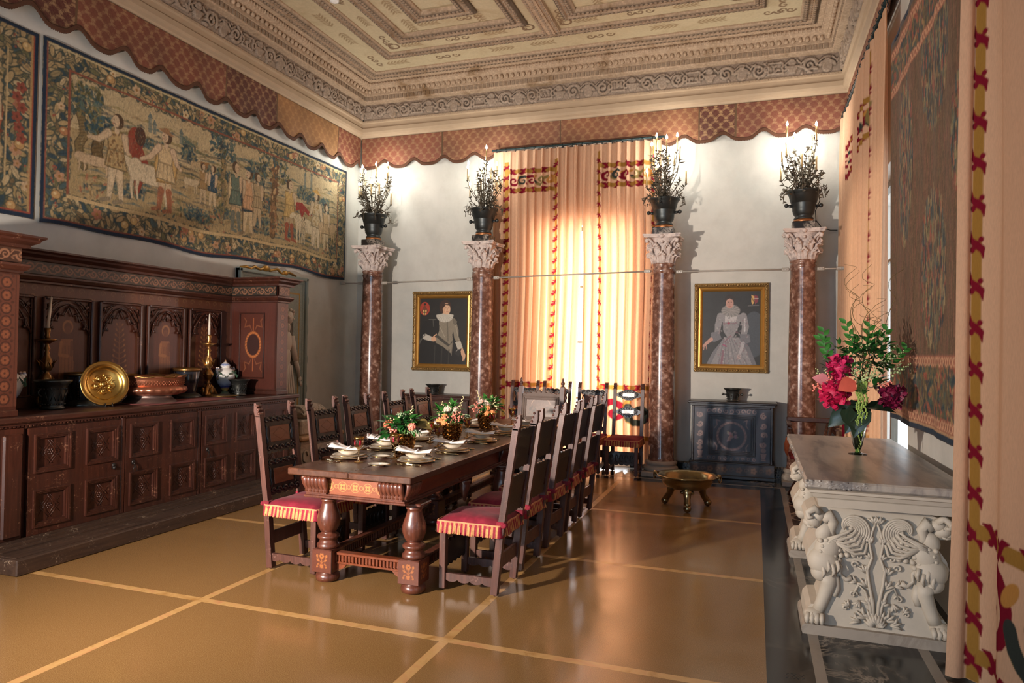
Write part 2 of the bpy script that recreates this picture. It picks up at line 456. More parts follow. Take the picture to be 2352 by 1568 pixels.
def window(name, a0, a1, z0, z1, pos, axis, leaves=2, bars=4):
    """casement in an opening; axis 'y' = wall facing y, pos = plane"""
    fr = MB(); gl = MB(); f = .06
    def B(m, u0, u1, w0, w1, d=.03):
        if axis == 'y': m.box(u0, u1, pos - d, pos + d, w0, w1)
        else: m.box(pos - d, pos + d, u0, u1, w0, w1)
    B(fr, a0, a0 + f, z0, z1); B(fr, a1 - f, a1, z0, z1); B(fr, a0 + f, a1 - f, z0, z0 + f); B(fr, a0 + f, a1 - f, z1 - f, z1)
    mid = (a0 + a1) / 2; f2 = .035
    B(fr, mid - f2, mid + f2, z0 + f, z1 - f)
    for k in range(1, bars):
        z = z0 + f + (z1 - z0 - 2 * f) * k / bars
        B(fr, a0 + f, mid - f, z - .015, z + .015, .015); B(fr, mid + f, a1 - f, z - .015, z + .015, .015)
    B(gl, a0 + f, mid - f, z0 + f, z1 - f, .002); B(gl, mid + f, a1 - f, z0 + f, z1 - f, .002)
    o = fr.build(name, M_wfr); tag(o, kind='structure'); gl.build('window_pane', M_glass, o)
M_wfr = plain('window_paint', S(120, 118, 108), .5)
t = NT('window_glass'); tr = t.n('ShaderNodeBsdfTransparent'); gg = t.n('ShaderNodeBsdfGlossy'); gg.inputs['Roughness'].default_value = .02
mx = t.n('ShaderNodeMixShader'); mx.inputs[0].default_value = .06; t.l(tr.outputs[0], mx.inputs[1]); t.l(gg.outputs[0], mx.inputs[2]); t.l(mx.outputs[0], t.out.inputs['Surface']); M_glass = t.m
window('window_1', WX0, WX1, WZ0, WZ1, YB + .15, 'y')
window('window_2', RY0, RY1, RZ0, RZ1, XR + .15, 'x')
window('window_3', R2, R3, RZ0, RZ1, XR + .15, 'x')
window('fill_window_4', -4.6, -3.2, .5, 3.8, YF - .15, 'y'); window('fill_window_5', -1.6, -.2, .5, 3.8, YF - .15, 'y')  # unseen front windows, added behind the camera for the fill light
b = MB(); b.sweep([(0, 0), (.03, 0), (.03, .11), (.015, .13), (0, .13)], [(WX0, YB), (XL, YB)]); b.sweep([(0, 0), (.03, 0), (.03, .11), (.015, .13), (0, .13)], [(XR, YB), (WX1, YB)])
tag(b.build('baseboard_back', M_port), kind='structure')
b = MB(); b.sweep([(0, 0), (.03, 0), (.03, .11), (.015, .13), (0, .13)], [(XL, YB), (XL, 7.3)]); tag(b.build('baseboard_left', M_port), kind='structure')

# ---- cornice
perim = [(XL, YF), (XR, YF), (XR, YB), (XL, YB)]
M_fascia = plain('fascia_stucco', S(172, 150, 124), .8, 0, .14, 5, .2, 30)
cor = MB(); cor.sweep([(0, 5.0), (.055, 5.0), (.075, 5.04), (.115, 5.055), (.125, 5.09), (.125, 5.15), (.11, 5.165), (.11, 5.225), (.14, 5.235), (.14, 5.265), (.12, 5.275)], perim, closed=True); cornice = tag(cor.build('trim_1', M_fascia), kind='structure'); cor = MB()
cor.sweep([(.17, 5.50), (.25, 5.512), (.26, 5.53), (.26, 5.60), (.285, 5.605), (.29, 5.66), (.33, 5.685), (.36, 5.70), (.385, 5.715), (.40, 5.74), (.385, 5.765), (.46, 5.775), (.47, 5.81)], perim, closed=True)
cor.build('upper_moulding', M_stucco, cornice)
# dentils and egg row, beads
de = MB(); eg = MB(); be = MB()
def along(pitch, off, y_min=3.0):
    out = []
    n = int((XR - XL - 2 * off) / pitch)
    for i in range(n): out.append((XL + off + (i + .5) * pitch, YB - off, 'b'))
    n = int((YB - off - y_min) / pitch)
    for i in range(n):
        y = YB - off - (i + .5) * pitch; out += [(XL + off, y, 'l'), (XR - off, y, 'r')]
    return out
for x, y, w in along(.066, .26):
    a, c = (.022, .012) if w == 'b' else (.012, .022)
    de.box(x - a, x + a, y - c, y + c, 5.535, 5.592)
for x, y, w in along(.085, .318):
    eg.ball((x, y, 5.655), (.028, .028, .036), 6, 4)
for x, y, w in along(.05, .39):
    a, c = (.017, .02) if w == 'b' else (.02, .017)
    be.ball((x, y, 5.742), (a, c, .03), 6, 4)
for x, y, w in along(.04, .132):
    be.ball((x, y, 5.25), (.014, .014, .014), 5, 4)
de.build('dentil_row', M_stucco_d, cornice); eg.build('egg_moulding', M_stucco, cornice); be.build('bead_moulding', M_stucco, cornice)
# relief frieze: heights painted then displaced
def relief(W, seed):
    R = random.Random(seed); c = Canvas(W, .235, 120); k = 0; x = .1
    while x < W:
        kind = k % 5
        if kind == 0:
            c.poly([(x - .07, .10), (x + .07, .10), (x + .035, .03), (x - .035, .03)], (1, 1, 1)); c.rect(x - .09, x + .09, .10, .125, (1, 1, 1)); c.ell(x, .16, .05, .04, (.8,) * 3); c.ell(x, .19, .03, .02, (1,) * 3)
        elif kind == 1 or kind == 3:
            s = 1 if kind == 1 else -1
            c.spiral(x, .11, .09, .01, 0, 1.6, .035, (.9,) * 3, 1, s); c.leaves(5, x - .1, x + .1, .02, .2, .035, [(.8,) * 3, (1,) * 3], R)
        elif kind == 2:
            c.ell(x, .15, .035, .045, (1,) * 3); c.ell(x, .19, .045, .02, (.7,) * 3); c.ell(x, .07, .06, .06, (.85,) * 3); c.ell(x - .06, .12, .05, .025, (.9,) * 3, .6); c.ell(x + .06, .12, .05, .025, (.9,) * 3, -.6)
        else:
            c.rect(x - .1, x + .1, .04, .19, (.75,) * 3); c.rect(x - .08, x + .08, .06, .17, (.3,) * 3); c.leaves(6, x - .07, x + .07, .07, .16, .03, [(.8,) * 3, (1,) * 3], R); c.ring(x - .11, .11, .03, .015, (1,) * 3); c.ring(x + .11, .11, .03, .015, (1,) * 3)
        c.line([(x + .06, .19), (x + .11, .14), (x + .17, .19)], .02, (.8,) * 3)
        x += .21 + R.uniform(-.01, .01); k += 1
    return c
def frieze(name, p0, p1, nrm, seed, flip=False):
    L = math.dist(p0, p1); c = relief(L, seed); h = c.a[..., 0] * .032
    u = c.X / L; off = .128 + (c.Y / .235) * .045 + h
    PX = p0[0] + (p1[0] - p0[0]) * u + nrm[0] * off; PY = p0[1] + (p1[1] - p0[1]) * u + nrm[1] * off
    grid_obj(name, np.stack([PX, PY, 5.27 + c.Y], -1), None, M_frz, cornice, True, flip)
M_frz = m_stucco('frieze_relief_stucco', S(160, 142, 124), S(128, 108, 92), .6)
frieze('frieze_relief', (XL + .15, YB), (XR - .15, YB), (0, -1), 3)
frieze('frieze_relief', (XL, 3.0), (XL, YB - .15), (1, 0), 4)
frieze('frieze_relief', (XR, 3.0), (XR, YB - .15), (-1, 0), 5, True)

# ---- ceiling with painted flats and raised frames
cx0, cx1, cy0, cy1 = XL + .47, XR - .47, 5.4, YB - .47
cv = Canvas(cx1 - cx0, cy1 - cy0, 130, S(188, 174, 142))
R = random.Random(11)
inkb = S(136, 112, 80); ink2 = S(112, 88, 64)
def spray(x, y, dx, dy, n=9, s=.05, ink=None):
    s *= 1.25; n = max(4, int(n * .75))
    ink = ink or inkb; L = math.hypot(dx, dy); dx /= L; dy /= L
    cv.line([(x, y), (x + dx * n * s * .9, y + dy * n * s * .9)], .012, ink, .8)
    for k in range(n):
        px, py = x + dx * k * s * .9, y + dy * k * s * .9; a = math.atan2(dy, dx)
        for sg in (-1, 1):
            b_ = a + sg * .7; cv.ell(px + math.cos(b_) * s * .8, py + math.sin(b_) * s * .8, s * .75, s * .2, ink, b_, .8)
def scroll(x, y, s, ang=0, sg=1, ink=None):
    ink = ink or ink2
    for i in range(3):
        cv.spiral(x + math.cos(ang) * i * s * 1.3, y + math.sin(ang) * i * s * 1.3, s * .6, s * .12, ang + i * PI, 1.1, s * .28, ink, .8, sg if i % 2 == 0 else -sg)
W, H = cv.W, cv.H
for o in (.40,):   # first flat band, centred .4 from frame A outer
    x = .5
    k = 0
    while x < W - .5:
        (spray(x, H - o, 1, .0, 8) if k % 3 == 0 else scroll(x + .1, H - o, .10) if k % 3 == 1 else spray(x + .5, H - o, -1, 0, 8)); x += .74; k += 1
    y = .5; k = 0
    while y < H - .5:
        (spray(o, y, 0, 1, 8) if k % 3 == 0 else scroll(o, y + .1, .10, PI / 2) if k % 3 == 1 else spray(o, y + .5, 0, -1, 8))
        (spray(W - o, y, 0, 1, 8) if k % 3 == 0 else scroll(W - o, y + .1, .10, PI / 2)); y += .7; k += 1
midx = W / 2 - .08
for (a0, a1) in ((.74, midx - .1), (midx + .1, W - .74)):   # second flat inside each coffer
    o = H - .88
    x = a0 + .25; k = 0
    while x < a1 - .3:
        (spray(x, o, 1, 0, 9, .045) if k % 2 == 0 else scroll(x + .1, o, .09)); x += .62; k += 1
    for sx, sg in ((a0 + .14, 1), (a1 - .14, -1)):
        y = .4; k = 0
        while y < H - 1.1: (spray(sx, y, 0, 1, 9, .04) if k % 2 else scroll(sx, y, .09, PI / 2)); y += .62; k += 1
    for sx in (a0 + .15, a1 - .15): cv.ring(sx, H - .9, .07, .03, ink2); scroll(sx - .05, H - 1.05, .07, PI / 2)
    o = H - 1.38
    x = a0 + .75; k = 0
    while x < a1 - .7: (scroll(x, o, .09) if k % 2 else spray(x, o, 1, 0, 8, .045)); x += .6; k += 1
    y = .5; k = 0
    while y < H - 1.3: spray(a0 + .65, y, 0, 1, 8, .05); spray(a1 - .65, y, 0, 1, 8, .05); y += .5
cv.grain(.05, 3, 3)
t = NT('painted_ceiling'); v = t.coord('World'); c = t.attr(); a = t.noise(v, 1.5, 6, .65, .6)
c = t.mix(t.ramp(a, [(.5, 0.0), (.78, .6)]), c, S(150, 122, 84)); t.bsdf(c, .8, 0, t.bump(t.noise(v, 30, 4), .1, .004)); M_ceil = t.m
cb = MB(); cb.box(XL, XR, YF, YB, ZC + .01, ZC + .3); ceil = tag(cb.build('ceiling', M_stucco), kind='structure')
grid_obj('painted_field', cv.plane(lambda X, Y: (cx0 + X, cy0 + Y, X * 0 + ZC)), cv.a, M_ceil, ceil, False, True)
fm = MB(); fb = MB()
def frame(x0, x1, y0, y1, w, h, dbl=True):
    """closed raised frame, outer rect, width w inward"""
    P_ = [(x0, y0), (x1, y0), (x1, y1), (x0, y1)]
    pr = [(0, ZC), (0, ZC - h * .5), (w * .12, ZC - h), (w * .3, ZC - h), (w * .34, ZC - h * .6), (w * .55, ZC - h * .6), (w * .6, ZC - h * .95), (w * .85, ZC - h * .95), (w, ZC - h * .4), (w, ZC)]
    fm.sweep(pr, P_, closed=True)
    for off, s in ((w * .21, .018), (w * .45, .02), (w * .72, .022)):
        z = ZC - h * (1 if off != w * .45 else .6); p_ = .055
        def put(x, y):
            if y > 4.5: fb.ball((x, y, z), (s, s, .012), 6, 4)
        n = int((x1 - x0 - 2 * off) / p_)
        for i in range(n): put(x0 + off + (i + .5) * p_, y1 - off)
        n = int((y1 - max(y0, 4.4) - off) / p_)
        for i in range(n): put(x0 + off, y1 - off - (i + .5) * p_); put(x1 - off, y1 - off - (i + .5) * p_)
frame(XL + .47, XR - .47, -2, YB - .47, .20, .045)
frame(XL + 1.07, XR - 1.07, -1.4, YB - 1.07, .14, .04)
rx = -2.56
fm.box(rx - .11, rx + .11, -1.2, YB - 1.2, ZC - .045, ZC); fm.box(rx - .05, rx + .05, -1.2, YB - 1.2, ZC - .06, ZC - .045)
i = 0
while 4.5 + i * .055 < YB - 1.2:
    fb.ball((rx - .085, 4.5 + i * .055, ZC - .045), (.02, .02, .012), 6, 4); fb.ball((rx + .085, 4.5 + i * .055, ZC - .045), (.02, .02, .012), 6, 4); fb.ball((rx, 4.5 + i * .055, ZC - .06), (.022, .022, .012), 6, 4); i += 1
for a0, a1 in ((XL + 1.49, rx - .24), (rx + .24, XR - 1.49)):
    frame(a0, a1, 4.0, YB - 1.49, .20, .055); frame(a0 + .5, a1 - .5, 4.5, YB - 1.99, .20, .06)
fm.build('coffer_frame', M_stucco, ceil); fb.build('ornament_row', M_stucco_d, ceil)
sd = MB(); sd.lathe([(.045, 0), (.055, -.02), (.05, -.05), (.03, -.055)][::-1], (-4.82, 7.17, ZC), 16)
tag(sd.build('smoke_detector', plain('white_plastic', S(230, 230, 226), .4)), 'small round white smoke detector on the painted ceiling', 'smoke detector')
# ================================================================ TEXTILES
M_tap = vcol('woven_wool', .92, .35, 260)
M_navy = plain('navy_braid', S(24, 40, 62), .9, 0, .3, 30)
def leafborder(c, x0, x1, y0, y1, R, dens=2600, size=.045):
    c.rect(x0, x1, y0, y1, S(88, 88, 66))
    pal = [S(196, 170, 122), S(180, 152, 106), S(154, 134, 94), S(118, 112, 76), S(74, 94, 92), S(50, 70, 78), S(200, 176, 132), S(172, 146, 98), S(128, 106, 72), S(188, 160, 112)]
    n = int((x1 - x0) * (y1 - y0) * dens)
    c.leaves(n, x0, x1, y0, y1, size, pal, R, .92, S(70, 76, 64))
    for _ in range(int((x1 - x0) * (y1 - y0) * 34)):
        x, y = R.uniform(x0 + .03, x1 - .03), R.uniform(y0 + .03, y1 - .03); k = R.random()
        if k < .35: c.flower(x, y, R.uniform(.035, .06), R.choice([S(200, 170, 130), S(184, 140, 104), S(206, 182, 140), S(170, 112, 84)]), S(150, 110, 60), 5, R.random())
        elif k < .6: c.ell(x, y, .05, .045, S(120, 92, 60)); c.ell(x, y, .042, .038, R.choice([S(190, 150, 96), S(202, 168, 110), S(176, 122, 80)])); c.ell(x - .01, y + .01, .016, .014, S(214, 186, 136))
        else:
            for i in range(7): c.ell(x + R.uniform(-.03, .03), y + R.uniform(-.04, .03), .011, .011, R.choice([S(70, 84, 84), S(140, 120, 90), S(150, 84, 64)]))
def man(c, x, y0, h, tun, legs, skin, R, hat=None, cloak=None, arm=(.5, .0), arm2=None, sg=1, spots=None, boots=None):
    u = h / 7.6; dk = tuple(k * .45 for k in tun)
    hy = y0 + h - u * .55
    def pl(p, col): c.poly([(x + sg * a * u, y0 + b * u) for a, b in p], col)
    for s_, l in ((-.45, 0), (.5, .35)):
        P_ = [(x + sg * s_ * .5 * u, y0 + 3.6 * u), (x + sg * (s_ * .9) * u, y0 + 2 * u), (x + sg * (s_ * 1.3) * u, y0 + .3 * u)]
        c.line(P_, [u * 1.0, u * .72, u * .45], tuple(k * .5 for k in legs)); c.line(P_, [u * .86, u * .6, u * .36], legs)
        if boots: c.line(P_[1:], [u * .7, u * .45], boots)
        c.line([P_[2], (P_[2][0] + sg * u * .7, y0 + .08 * u)], u * .35, boots or tuple(k * .4 for k in legs))
    if cloak: pl([(-1.0, 6.3), (.9, 6.2), (1.3, 4.2), (1.0, 2.6), (-1.2, 2.9), (-1.4, 4.6)], tuple(k * .5 for k in cloak)); pl([(-.9, 6.2), (.8, 6.1), (1.15, 4.2), (.85, 2.8), (-1.0, 3.1), (-1.25, 4.6)], cloak)
    pl([(-.95, 6.25), (.95, 6.25), (.85, 4.6), (1.15, 3.0), (-1.2, 2.9), (-.75, 4.6)], dk); pl([(-.82, 6.15), (.82, 6.15), (.7, 4.6), (1.0, 3.12), (-1.05, 3.05), (-.62, 4.6)], tun)
    for i in range(4): c.line([(x + (-.6 + i * .38) * u, y0 + 4.5 * u), (x + (-.8 + i * .5) * u, y0 + 3.15 * u)], u * .09, dk, .7)
    c.line([(x - .75 * u, y0 + 4.55 * u), (x + .75 * u, y0 + 4.55 * u)], u * .14, dk, .8)
    if spots:
        for _ in range(46): c.ell(x + R.uniform(-.75, .75) * u, y0 + R.uniform(3.2, 6.1) * u, u * .13, u * .08, spots, R.random() * 3)
    for ar, sd in ((arm, sg), (arm2, -sg)):
        if ar is None: continue
        sh = (x + sd * .8 * u, y0 + 5.9 * u); ha = (x + ar[0] * u, y0 + (5.9 + ar[1]) * u)
        el = ((sh[0] + ha[0]) / 2, (sh[1] + ha[1]) / 2 - .35 * u)
        c.line([sh, el, ha], [u * .75, u * .55, u * .35], tuple(k * .5 for k in skin)); c.line([sh, el, ha], [u * .6, u * .42, u * .26], skin); c.ell(ha[0], ha[1], u * .2, u * .14, skin)
    c.line([(x, y0 + 6.2 * u), (x, hy - u * .3)], u * .45, skin)
    c.ell(x - sg * u * .1, hy + u * .05, u * .56, u * .66, S(84, 62, 40)); c.ell(x + sg * u * .12, hy, u * .36, u * .52, skin)
    c.ell(x + sg * u * .3, hy + .08 * u, u * .06, u * .05, S(70, 50, 40)); c.line([(x + sg * u * .2, hy - .22 * u), (x + sg * u * .42, hy - .22 * u)], u * .06, S(150, 80, 60))
    if hat: c.ell(x, hy + u * .45, u * .85, u * .16, hat, .15 * sg); c.ell(x, hy + u * .6, u * .4, u * .25, hat)
def beast(c, x, y, L, col, sg=1, horns=False, dog=False):
    d = tuple(k * .5 for k in col); hh = L * (.34 if not dog else .2)
    for e, cc in ((1.0, d), (.92, col)):
        c.ell(x, y, L * .5 * e, hh * .62 * e, cc, .05 * sg); c.ell(x + sg * L * .36, y + hh * .12, L * .2 * e, hh * .7 * e, cc); c.ell(x - sg * L * .36, y, L * .18 * e, hh * .6 * e, cc)
        c.line([(x + sg * L * .4, y + hh * .2), (x + sg * L * .6, y + hh * .55)], [hh * .75 * e, hh * .45 * e], cc); c.ell(x + sg * L * .68, y + hh * .5, L * .13 * e, hh * .22 * e, cc, -.6 * sg)
        for q in (-.42, -.28, .3, .44): c.line([(x + sg * L * q, y - hh * .3), (x + sg * L * (q + .03), y - hh * 1.0), (x + sg * L * q, y - hh * 1.6)], [hh * .32 * e, hh * .2 * e, hh * .14 * e], cc)
    if horns: c.spiral(x + sg * L * .66, y + hh * .85, L * .07, L * .05, 0, .5, L * .02, S(210, 190, 150))
def tree(c, x, y0, y1, w, col, R, lc, n=90, sp=.28):
    P_ = [(x + R.uniform(-.03, .03), y0 + (y1 - y0) * i / 7) for i in range(8)]
    c.line(P_, w * 1.25, tuple(k * .4 for k in col)); c.line(P_, w, col)
    k = y0
    while k < y1: c.line([(x - w * .45, k), (x + w * .45, k + w * .35)], w * .14, tuple(q * .6 for q in col), .8); k += w * .4
    c.leaves(n, x - sp, x + sp, y1 - sp * .9, y1 + sp * .5, .035, lc, R, .9)
TEAL = [S(52, 78, 84), S(72, 98, 98), S(38, 58, 68), S(96, 112, 96)]; OLV = [S(110, 104, 62), S(88, 86, 54), S(140, 126, 78), S(62, 80, 72)]
R = random.Random(5)
c = Canvas(4.99, 1.71, 150, S(176, 156, 118))
c.rect(.25, 4.77, .95, 1.5, S(192, 170, 128)); c.rect(.25, 4.77, .25, .95, S(172, 148, 104))
for _ in range(420):   # hills, water and undergrowth in short horizontal strokes
    x, y = R.uniform(.3, 4.7), R.uniform(.35, 1.3); l = R.uniform(.08, .4); cc = R.choice(TEAL + OLV + [S(160, 134, 92), S(148, 124, 84)])
    c.line([(x, y), (x + l * .5, y + .02), (x + l, y)], [.008, .03, .006], cc, .55)
for (a, b, w_, h_) in ((1.2, 1.05, .5, .10), (1.75, 1.15, .22, .25), (2.2, 1.0, .5, .12), (2.9, 1.15, .3, .3), (3.05, .8, .25, .15), (3.7, .5, .3, .12), (4.0, 1.1, .5, .15), (4.4, 1.0, .25, .3), (.95, .5, .4, .12), (1.9, .45, .4, .15), (2.3, .55, .3, .12), (3.0, .5, .3, .2)):
    c.leaves(int(900 * w_ * h_ * 3), a - w_ / 2, a + w_ / 2, b - h_ / 2, b + h_ / 2, .032, TEAL + [S(150, 136, 96)], R, .75)
for x, hh in ((1.18, .16), (1.24, .1), (1.6, .12), (3.9, .2), (4.05, .24)):
    c.rect(x, x + .045, 1.18, 1.18 + hh, S(96, 116, 112), .7); c.poly([(x - .01, 1.18 + hh), (x + .055, 1.18 + hh), (x + .022, 1.24 + hh)], S(70, 96, 100), .8)
tree(c, .40, .62, 1.30, .075, S(128, 108, 70), R, OLV + TEAL, 160, .22); tree(c, .58, .7, 1.1, .10, S(110, 88, 52), R, OLV + TEAL, 90, .14)
tree(c, 2.28, .45, 1.4, .06, S(140, 120, 84), R, TEAL, 120, .22)
c.leaves(60, 2.2, 2.36, .5, 1.3, .03, OLV + [S(180, 150, 96)], R)
tree(c, 3.25, .42, 1.42, .09, S(120, 92, 58), R, TEAL + OLV, 170, .3)
for k in range(60): c.ell(3.25 + R.uniform(-.08, .08), R.uniform(.42, 1.35), .03, .018, R.choice([S(196, 158, 108), S(150, 110, 70), S(120, 84, 56)]), R.random() * 3)
for x, b, n in ((2.95, .7, 60), (3.4, .55, 40), (1.5, .38, 30), (2.15, .4, 40), (4.55, .45, 60), (.5, .4, 30)): c.leaves(n, x - .18, x + .18, b - .1, b + .14, .028, [S(168, 110, 78), S(70, 88, 80), S(178, 150, 104), S(120, 96, 60)], R, .9)
beast(c, .55, .70, .42, S(196, 168, 130), 1, False, True)
c.ell(1.02, 1.04, .1, .14, S(148, 66, 44)); c.line([(1.02, .98), (1.1, .8), (1.05, .5)], [.16, .2, .06], S(140, 62, 42)); c.ell(1.08, 1.1, .07, .1, S(84, 54, 38)); c.ell(.95, .97, .05, .09, S(150, 76, 54))
beast(c, 1.22, .72, .52, S(208, 188, 152), -1, True)
man(c, .79, .33, .90, S(184, 154, 104), S(206, 182, 144), S(206, 178, 140), R, None, None, (-2.6, -.9), (1.2, -1.3), -1, S(132, 100, 62), None)
man(c, 1.42, .36, .90, S(206, 178, 132), S(200, 172, 132), S(206, 176, 140), R, S(160, 120, 82), S(204, 164, 100), (-2.7, -1.6), (1.7, -1.4), -1, None, S(156, 98, 66))
for x, y, L, cc in ((1.78, .80, .2, S(196, 174, 136)), (1.86, 1.02, .16, S(186, 160, 118)), (1.98, 1.06, .1, S(158, 112, 66))): beast(c, x, y, L, cc, 1)
man(c, 1.97, .58, .48, S(160, 128, 82), S(196, 170, 130), S(200, 170, 132), R, None, None, (.6, -1.5), None, 1); man(c, 2.12, .57, .50, S(52, 78, 92), S(200, 176, 136), S(204, 176, 138), R, None, None, (-.9, -1.8), (.6, -1.9), -1)
man(c, 2.52, .34, .86, S(104, 118, 100), S(198, 166, 122), S(202, 172, 134), R, None, S(210, 184, 138), (.9, -1.5), None, 1, None, S(110, 112, 98)); man(c, 2.75, .32, .86, S(202, 156, 112), S(200, 174, 132), S(206, 178, 140), R, S(60, 80, 84), S(58, 76, 84), (-.9, -1.7), (1.2, -2.2), -1); man(c, 2.92, .42, .74, S(172, 148, 108), S(186, 160, 120), S(200, 172, 134), R, None, None, (.8, -1.6), None, 1)
c.line([(2.66, .34), (2.64, 1.0)], .012, S(80, 60, 40)); c.line([(3.05, .45), (3.06, .95)], .01, S(90, 70, 50))
man(c, 3.58, .37, .85, S(206, 170, 104), S(186, 158, 118), S(206, 178, 140), R, None, None, (1.8, -1.3), None, 1, None, S(156, 84, 58))
beast(c, 3.98, .66, .5, S(210, 190, 152), -1); c.poly([(3.72, .95), (3.86, .97), (4.12, .84), (4.0, .82), (3.93, .86), (3.86, .74), (3.8, .86), (3.72, .82)], S(156, 56, 44))
man(c, 4.2, .35, .86, S(204, 182, 142), S(208, 186, 150), S(208, 184, 146), R, S(206, 160, 84), None, (-1.3, -1.5), (1.4, -2.0), -1, S(170, 140, 90)); beast(c, 4.48, .72, .42, S(196, 166, 124), 1)
man(c, 4.45, .36, .72, S(190, 160, 116), S(200, 176, 136), S(206, 180, 142), R, None, None, (.8, -1.6), None, 1)
man(c, 3.9, .36, .42, S(196, 176, 138), S(200, 180, 144), S(208, 184, 146), R, None, None, (.8, -1), None, -1)
c.leaves(50, 4.5, 4.72, .34, .62, .03, OLV + TEAL, R)
for _ in range(6500):
    x, y = R.uniform(.27, 4.75), R.uniform(.28, 1.47); l = R.uniform(.006, .03); c.line([(x, y), (x + l * R.uniform(-1, 1), y + l)], .006, R.choice(TEAL + OLV + [S(196, 172, 128), S(120, 92, 62), S(150, 120, 84), S(206, 184, 142)]), .38)
leafborder(c, .04, .25, .04, 1.67, R); leafborder(c, 4.77, 4.95, .04, 1.67, R, 2600, .035); leafborder(c, .25, 4.77, 1.49, 1.67, R); leafborder(c, .25, 4.77, .04, .27, R)
for x0, x1, y0, y1 in ((.25, .275, .27, 1.49), (4.755, 4.77, .3, 1.49), (.25, 4.77, 1.475, 1.495)): c.rect(x0, x1, y0, y1, S(142, 82, 60))
c.rect(.25, 4.77, .265, .30, S(196, 168, 120)); c.rect(.04, 4.95, 1.655, 1.67, S(204, 184, 136)); c.rect(.04, 4.95, .035, .052, S(136, 72, 54)); c.rect(.033, .047, .04, 1.67, S(140, 74, 56))
for x0, x1, y0, y1 in ((0, 4.99, 0, .038), (0, 4.99, 1.68, 1.71), (0, .034, 0, 1.71), (4.962, 4.99, 0, 1.71)): c.rect(x0, x1, y0, y1, S(24, 42, 62))
c.grain(.12, 1, 6); c.grain(.10, 2, 2)
def hang(cv, y0, z0, name, label):
    cv.a *= np.array([.90, .93, .98])
    sag = lambda X, Y: (1 - Y / cv.H) * (.022 * np.sin(X * 2.3) + .012 * np.sin(X * 5.1 + 1))
    o = grid_obj(name, cv.plane(lambda X, Y: (XL + .014 + .006 * np.sin(X * 3.1 + 1) * (1.2 - Y / cv.H) + .004 * np.sin(X * 9), y0 + X + .02 * (1 - Y / cv.H) * 0, z0 + Y + sag(X, Y))), cv.a, M_tap)
    sm = o.modifiers.new('thick', 'SOLIDIFY'); sm.thickness = .006; sm.offset = 1
    return tag(o, label, 'tapestry')
hang(c, 4.555, 2.69, 'tapestry', 'long figured tapestry of herdsmen and cattle with leafy border, above the sideboard')
c = Canvas(1.3, 1.69, 150, S(182, 156, 112)); R = random.Random(8)
for _ in range(70):
    x, y = R.uniform(0, 1), R.uniform(.3, 1.5); l = R.uniform(.08, .4); c.line([(x, y), (x + l, y + .02)], [.03, .01], R.choice(TEAL + OLV), .6)
tree(c, .5, .3, 1.4, .1, S(120, 92, 56), R, OLV + TEAL, 220, .45); man(c, .85, .3, .9, S(196, 150, 100), S(200, 174, 132), S(204, 176, 138), R, None, S(170, 96, 64), (-1.5, -1), (1, -1.5), -1)
leafborder(c, 1.03, 1.27, .04, 1.65, R, 1700, .055); leafborder(c, 0, 1.03, 1.45, 1.65, R); leafborder(c, 0, 1.03, .04, .25, R)
for i in range(6): c.flower(1.14 + R.uniform(-.05, .05), 1.15 - i * .09, .05, S(146, 76, 58), S(110, 62, 44))
c.rect(1.02, 1.035, .25, 1.46, S(196, 168, 120)); c.rect(1.235, 1.265, .04, 1.66, S(176, 140, 92)); c.rect(1.255, 1.268, .04, 1.66, S(160, 70, 50)); c.rect(0, 1.27, .04, .055, S(160, 70, 50))
for x0, x1, y0, y1 in ((0, 1.3, 0, .04), (0, 1.3, 1.655, 1.69), (1.266, 1.3, 0, 1.69)): c.rect(x0, x1, y0, y1, S(24, 42, 62))
c.grain(.12, 1, 6); c.grain(.1, 2, 2)
hang(c, 3.215, 2.70, 'tapestry', 'second tapestry cut by the left edge of the photo, red roses in its border')

# tapestry on the right wall, hung over the window side
R = random.Random(21); c = Canvas(2.2, 3.08, 120, S(104, 80, 60))
for _ in range(5200):
    x, y = R.uniform(0, 2.9), R.uniform(0, 3.08); cc = R.choice([S(120, 86, 66), S(84, 62, 46), S(106, 84, 58), S(130, 84, 70), S(92, 80, 60)])
    c.line([(x, y), (x, y + R.uniform(.03, .16))], .014, cc, .55)
for cx_, cy_0, rx_, ry_ in ((2.45, 2.1, .16, .5), (2.3, .95, .25, .35), (1.5, 2.4, .35, .5), (1.45, 1.0, .35, .5), (.6, 1.9, .3, .6), (2.05, 1.7, .12, .3)):
    for _ in range(int(900 * rx_ * ry_ * 6)):
        a = R.random() * 2 * PI; q = math.sqrt(R.random()); x = cx_ + rx_ * q * math.cos(a); y = cy_0 + ry_ * q * math.sin(a)
        c.line([(x, y), (x + R.uniform(-.01, .01), y + R.uniform(.02, .1))], .018, R.choice([S(42, 60, 68), S(66, 84, 84), S(150, 132, 96), S(150, 84, 68), S(60, 50, 42), S(120, 112, 80)]), .8)
for y0, y1 in ((.05, .13), (.42, .50), (2.60, 2.68), (2.90, 2.99)):
    c.rect(0, 2.9, y0, y1, S(150, 96, 76)); x = .02
    while x < 2.9: c.ring(x, (y0 + y1) / 2, .024, .012, S(196, 150, 116)); x += .058
for y0, y1 in ((.13, .42), (2.68, 2.90)):
    c.rect(0, 2.9, y0, y1, S(88, 74, 58)); c.leaves(700, 0, 2.9, y0, y1, .04, [S(50, 62, 68), S(150, 122, 84), S(150, 84, 64), S(110, 96, 66), S(72, 84, 74)], R)
c.rect(0, 2.9, 0, .045, S(30, 46, 62)); c.rect(0, 2.9, 3.03, 3.08, S(84, 78, 78)); c.rect(0, 2.9, .04, .052, S(190, 150, 110)); c.grain(.22, 1, 5); c.grain(.12, 3, 1)
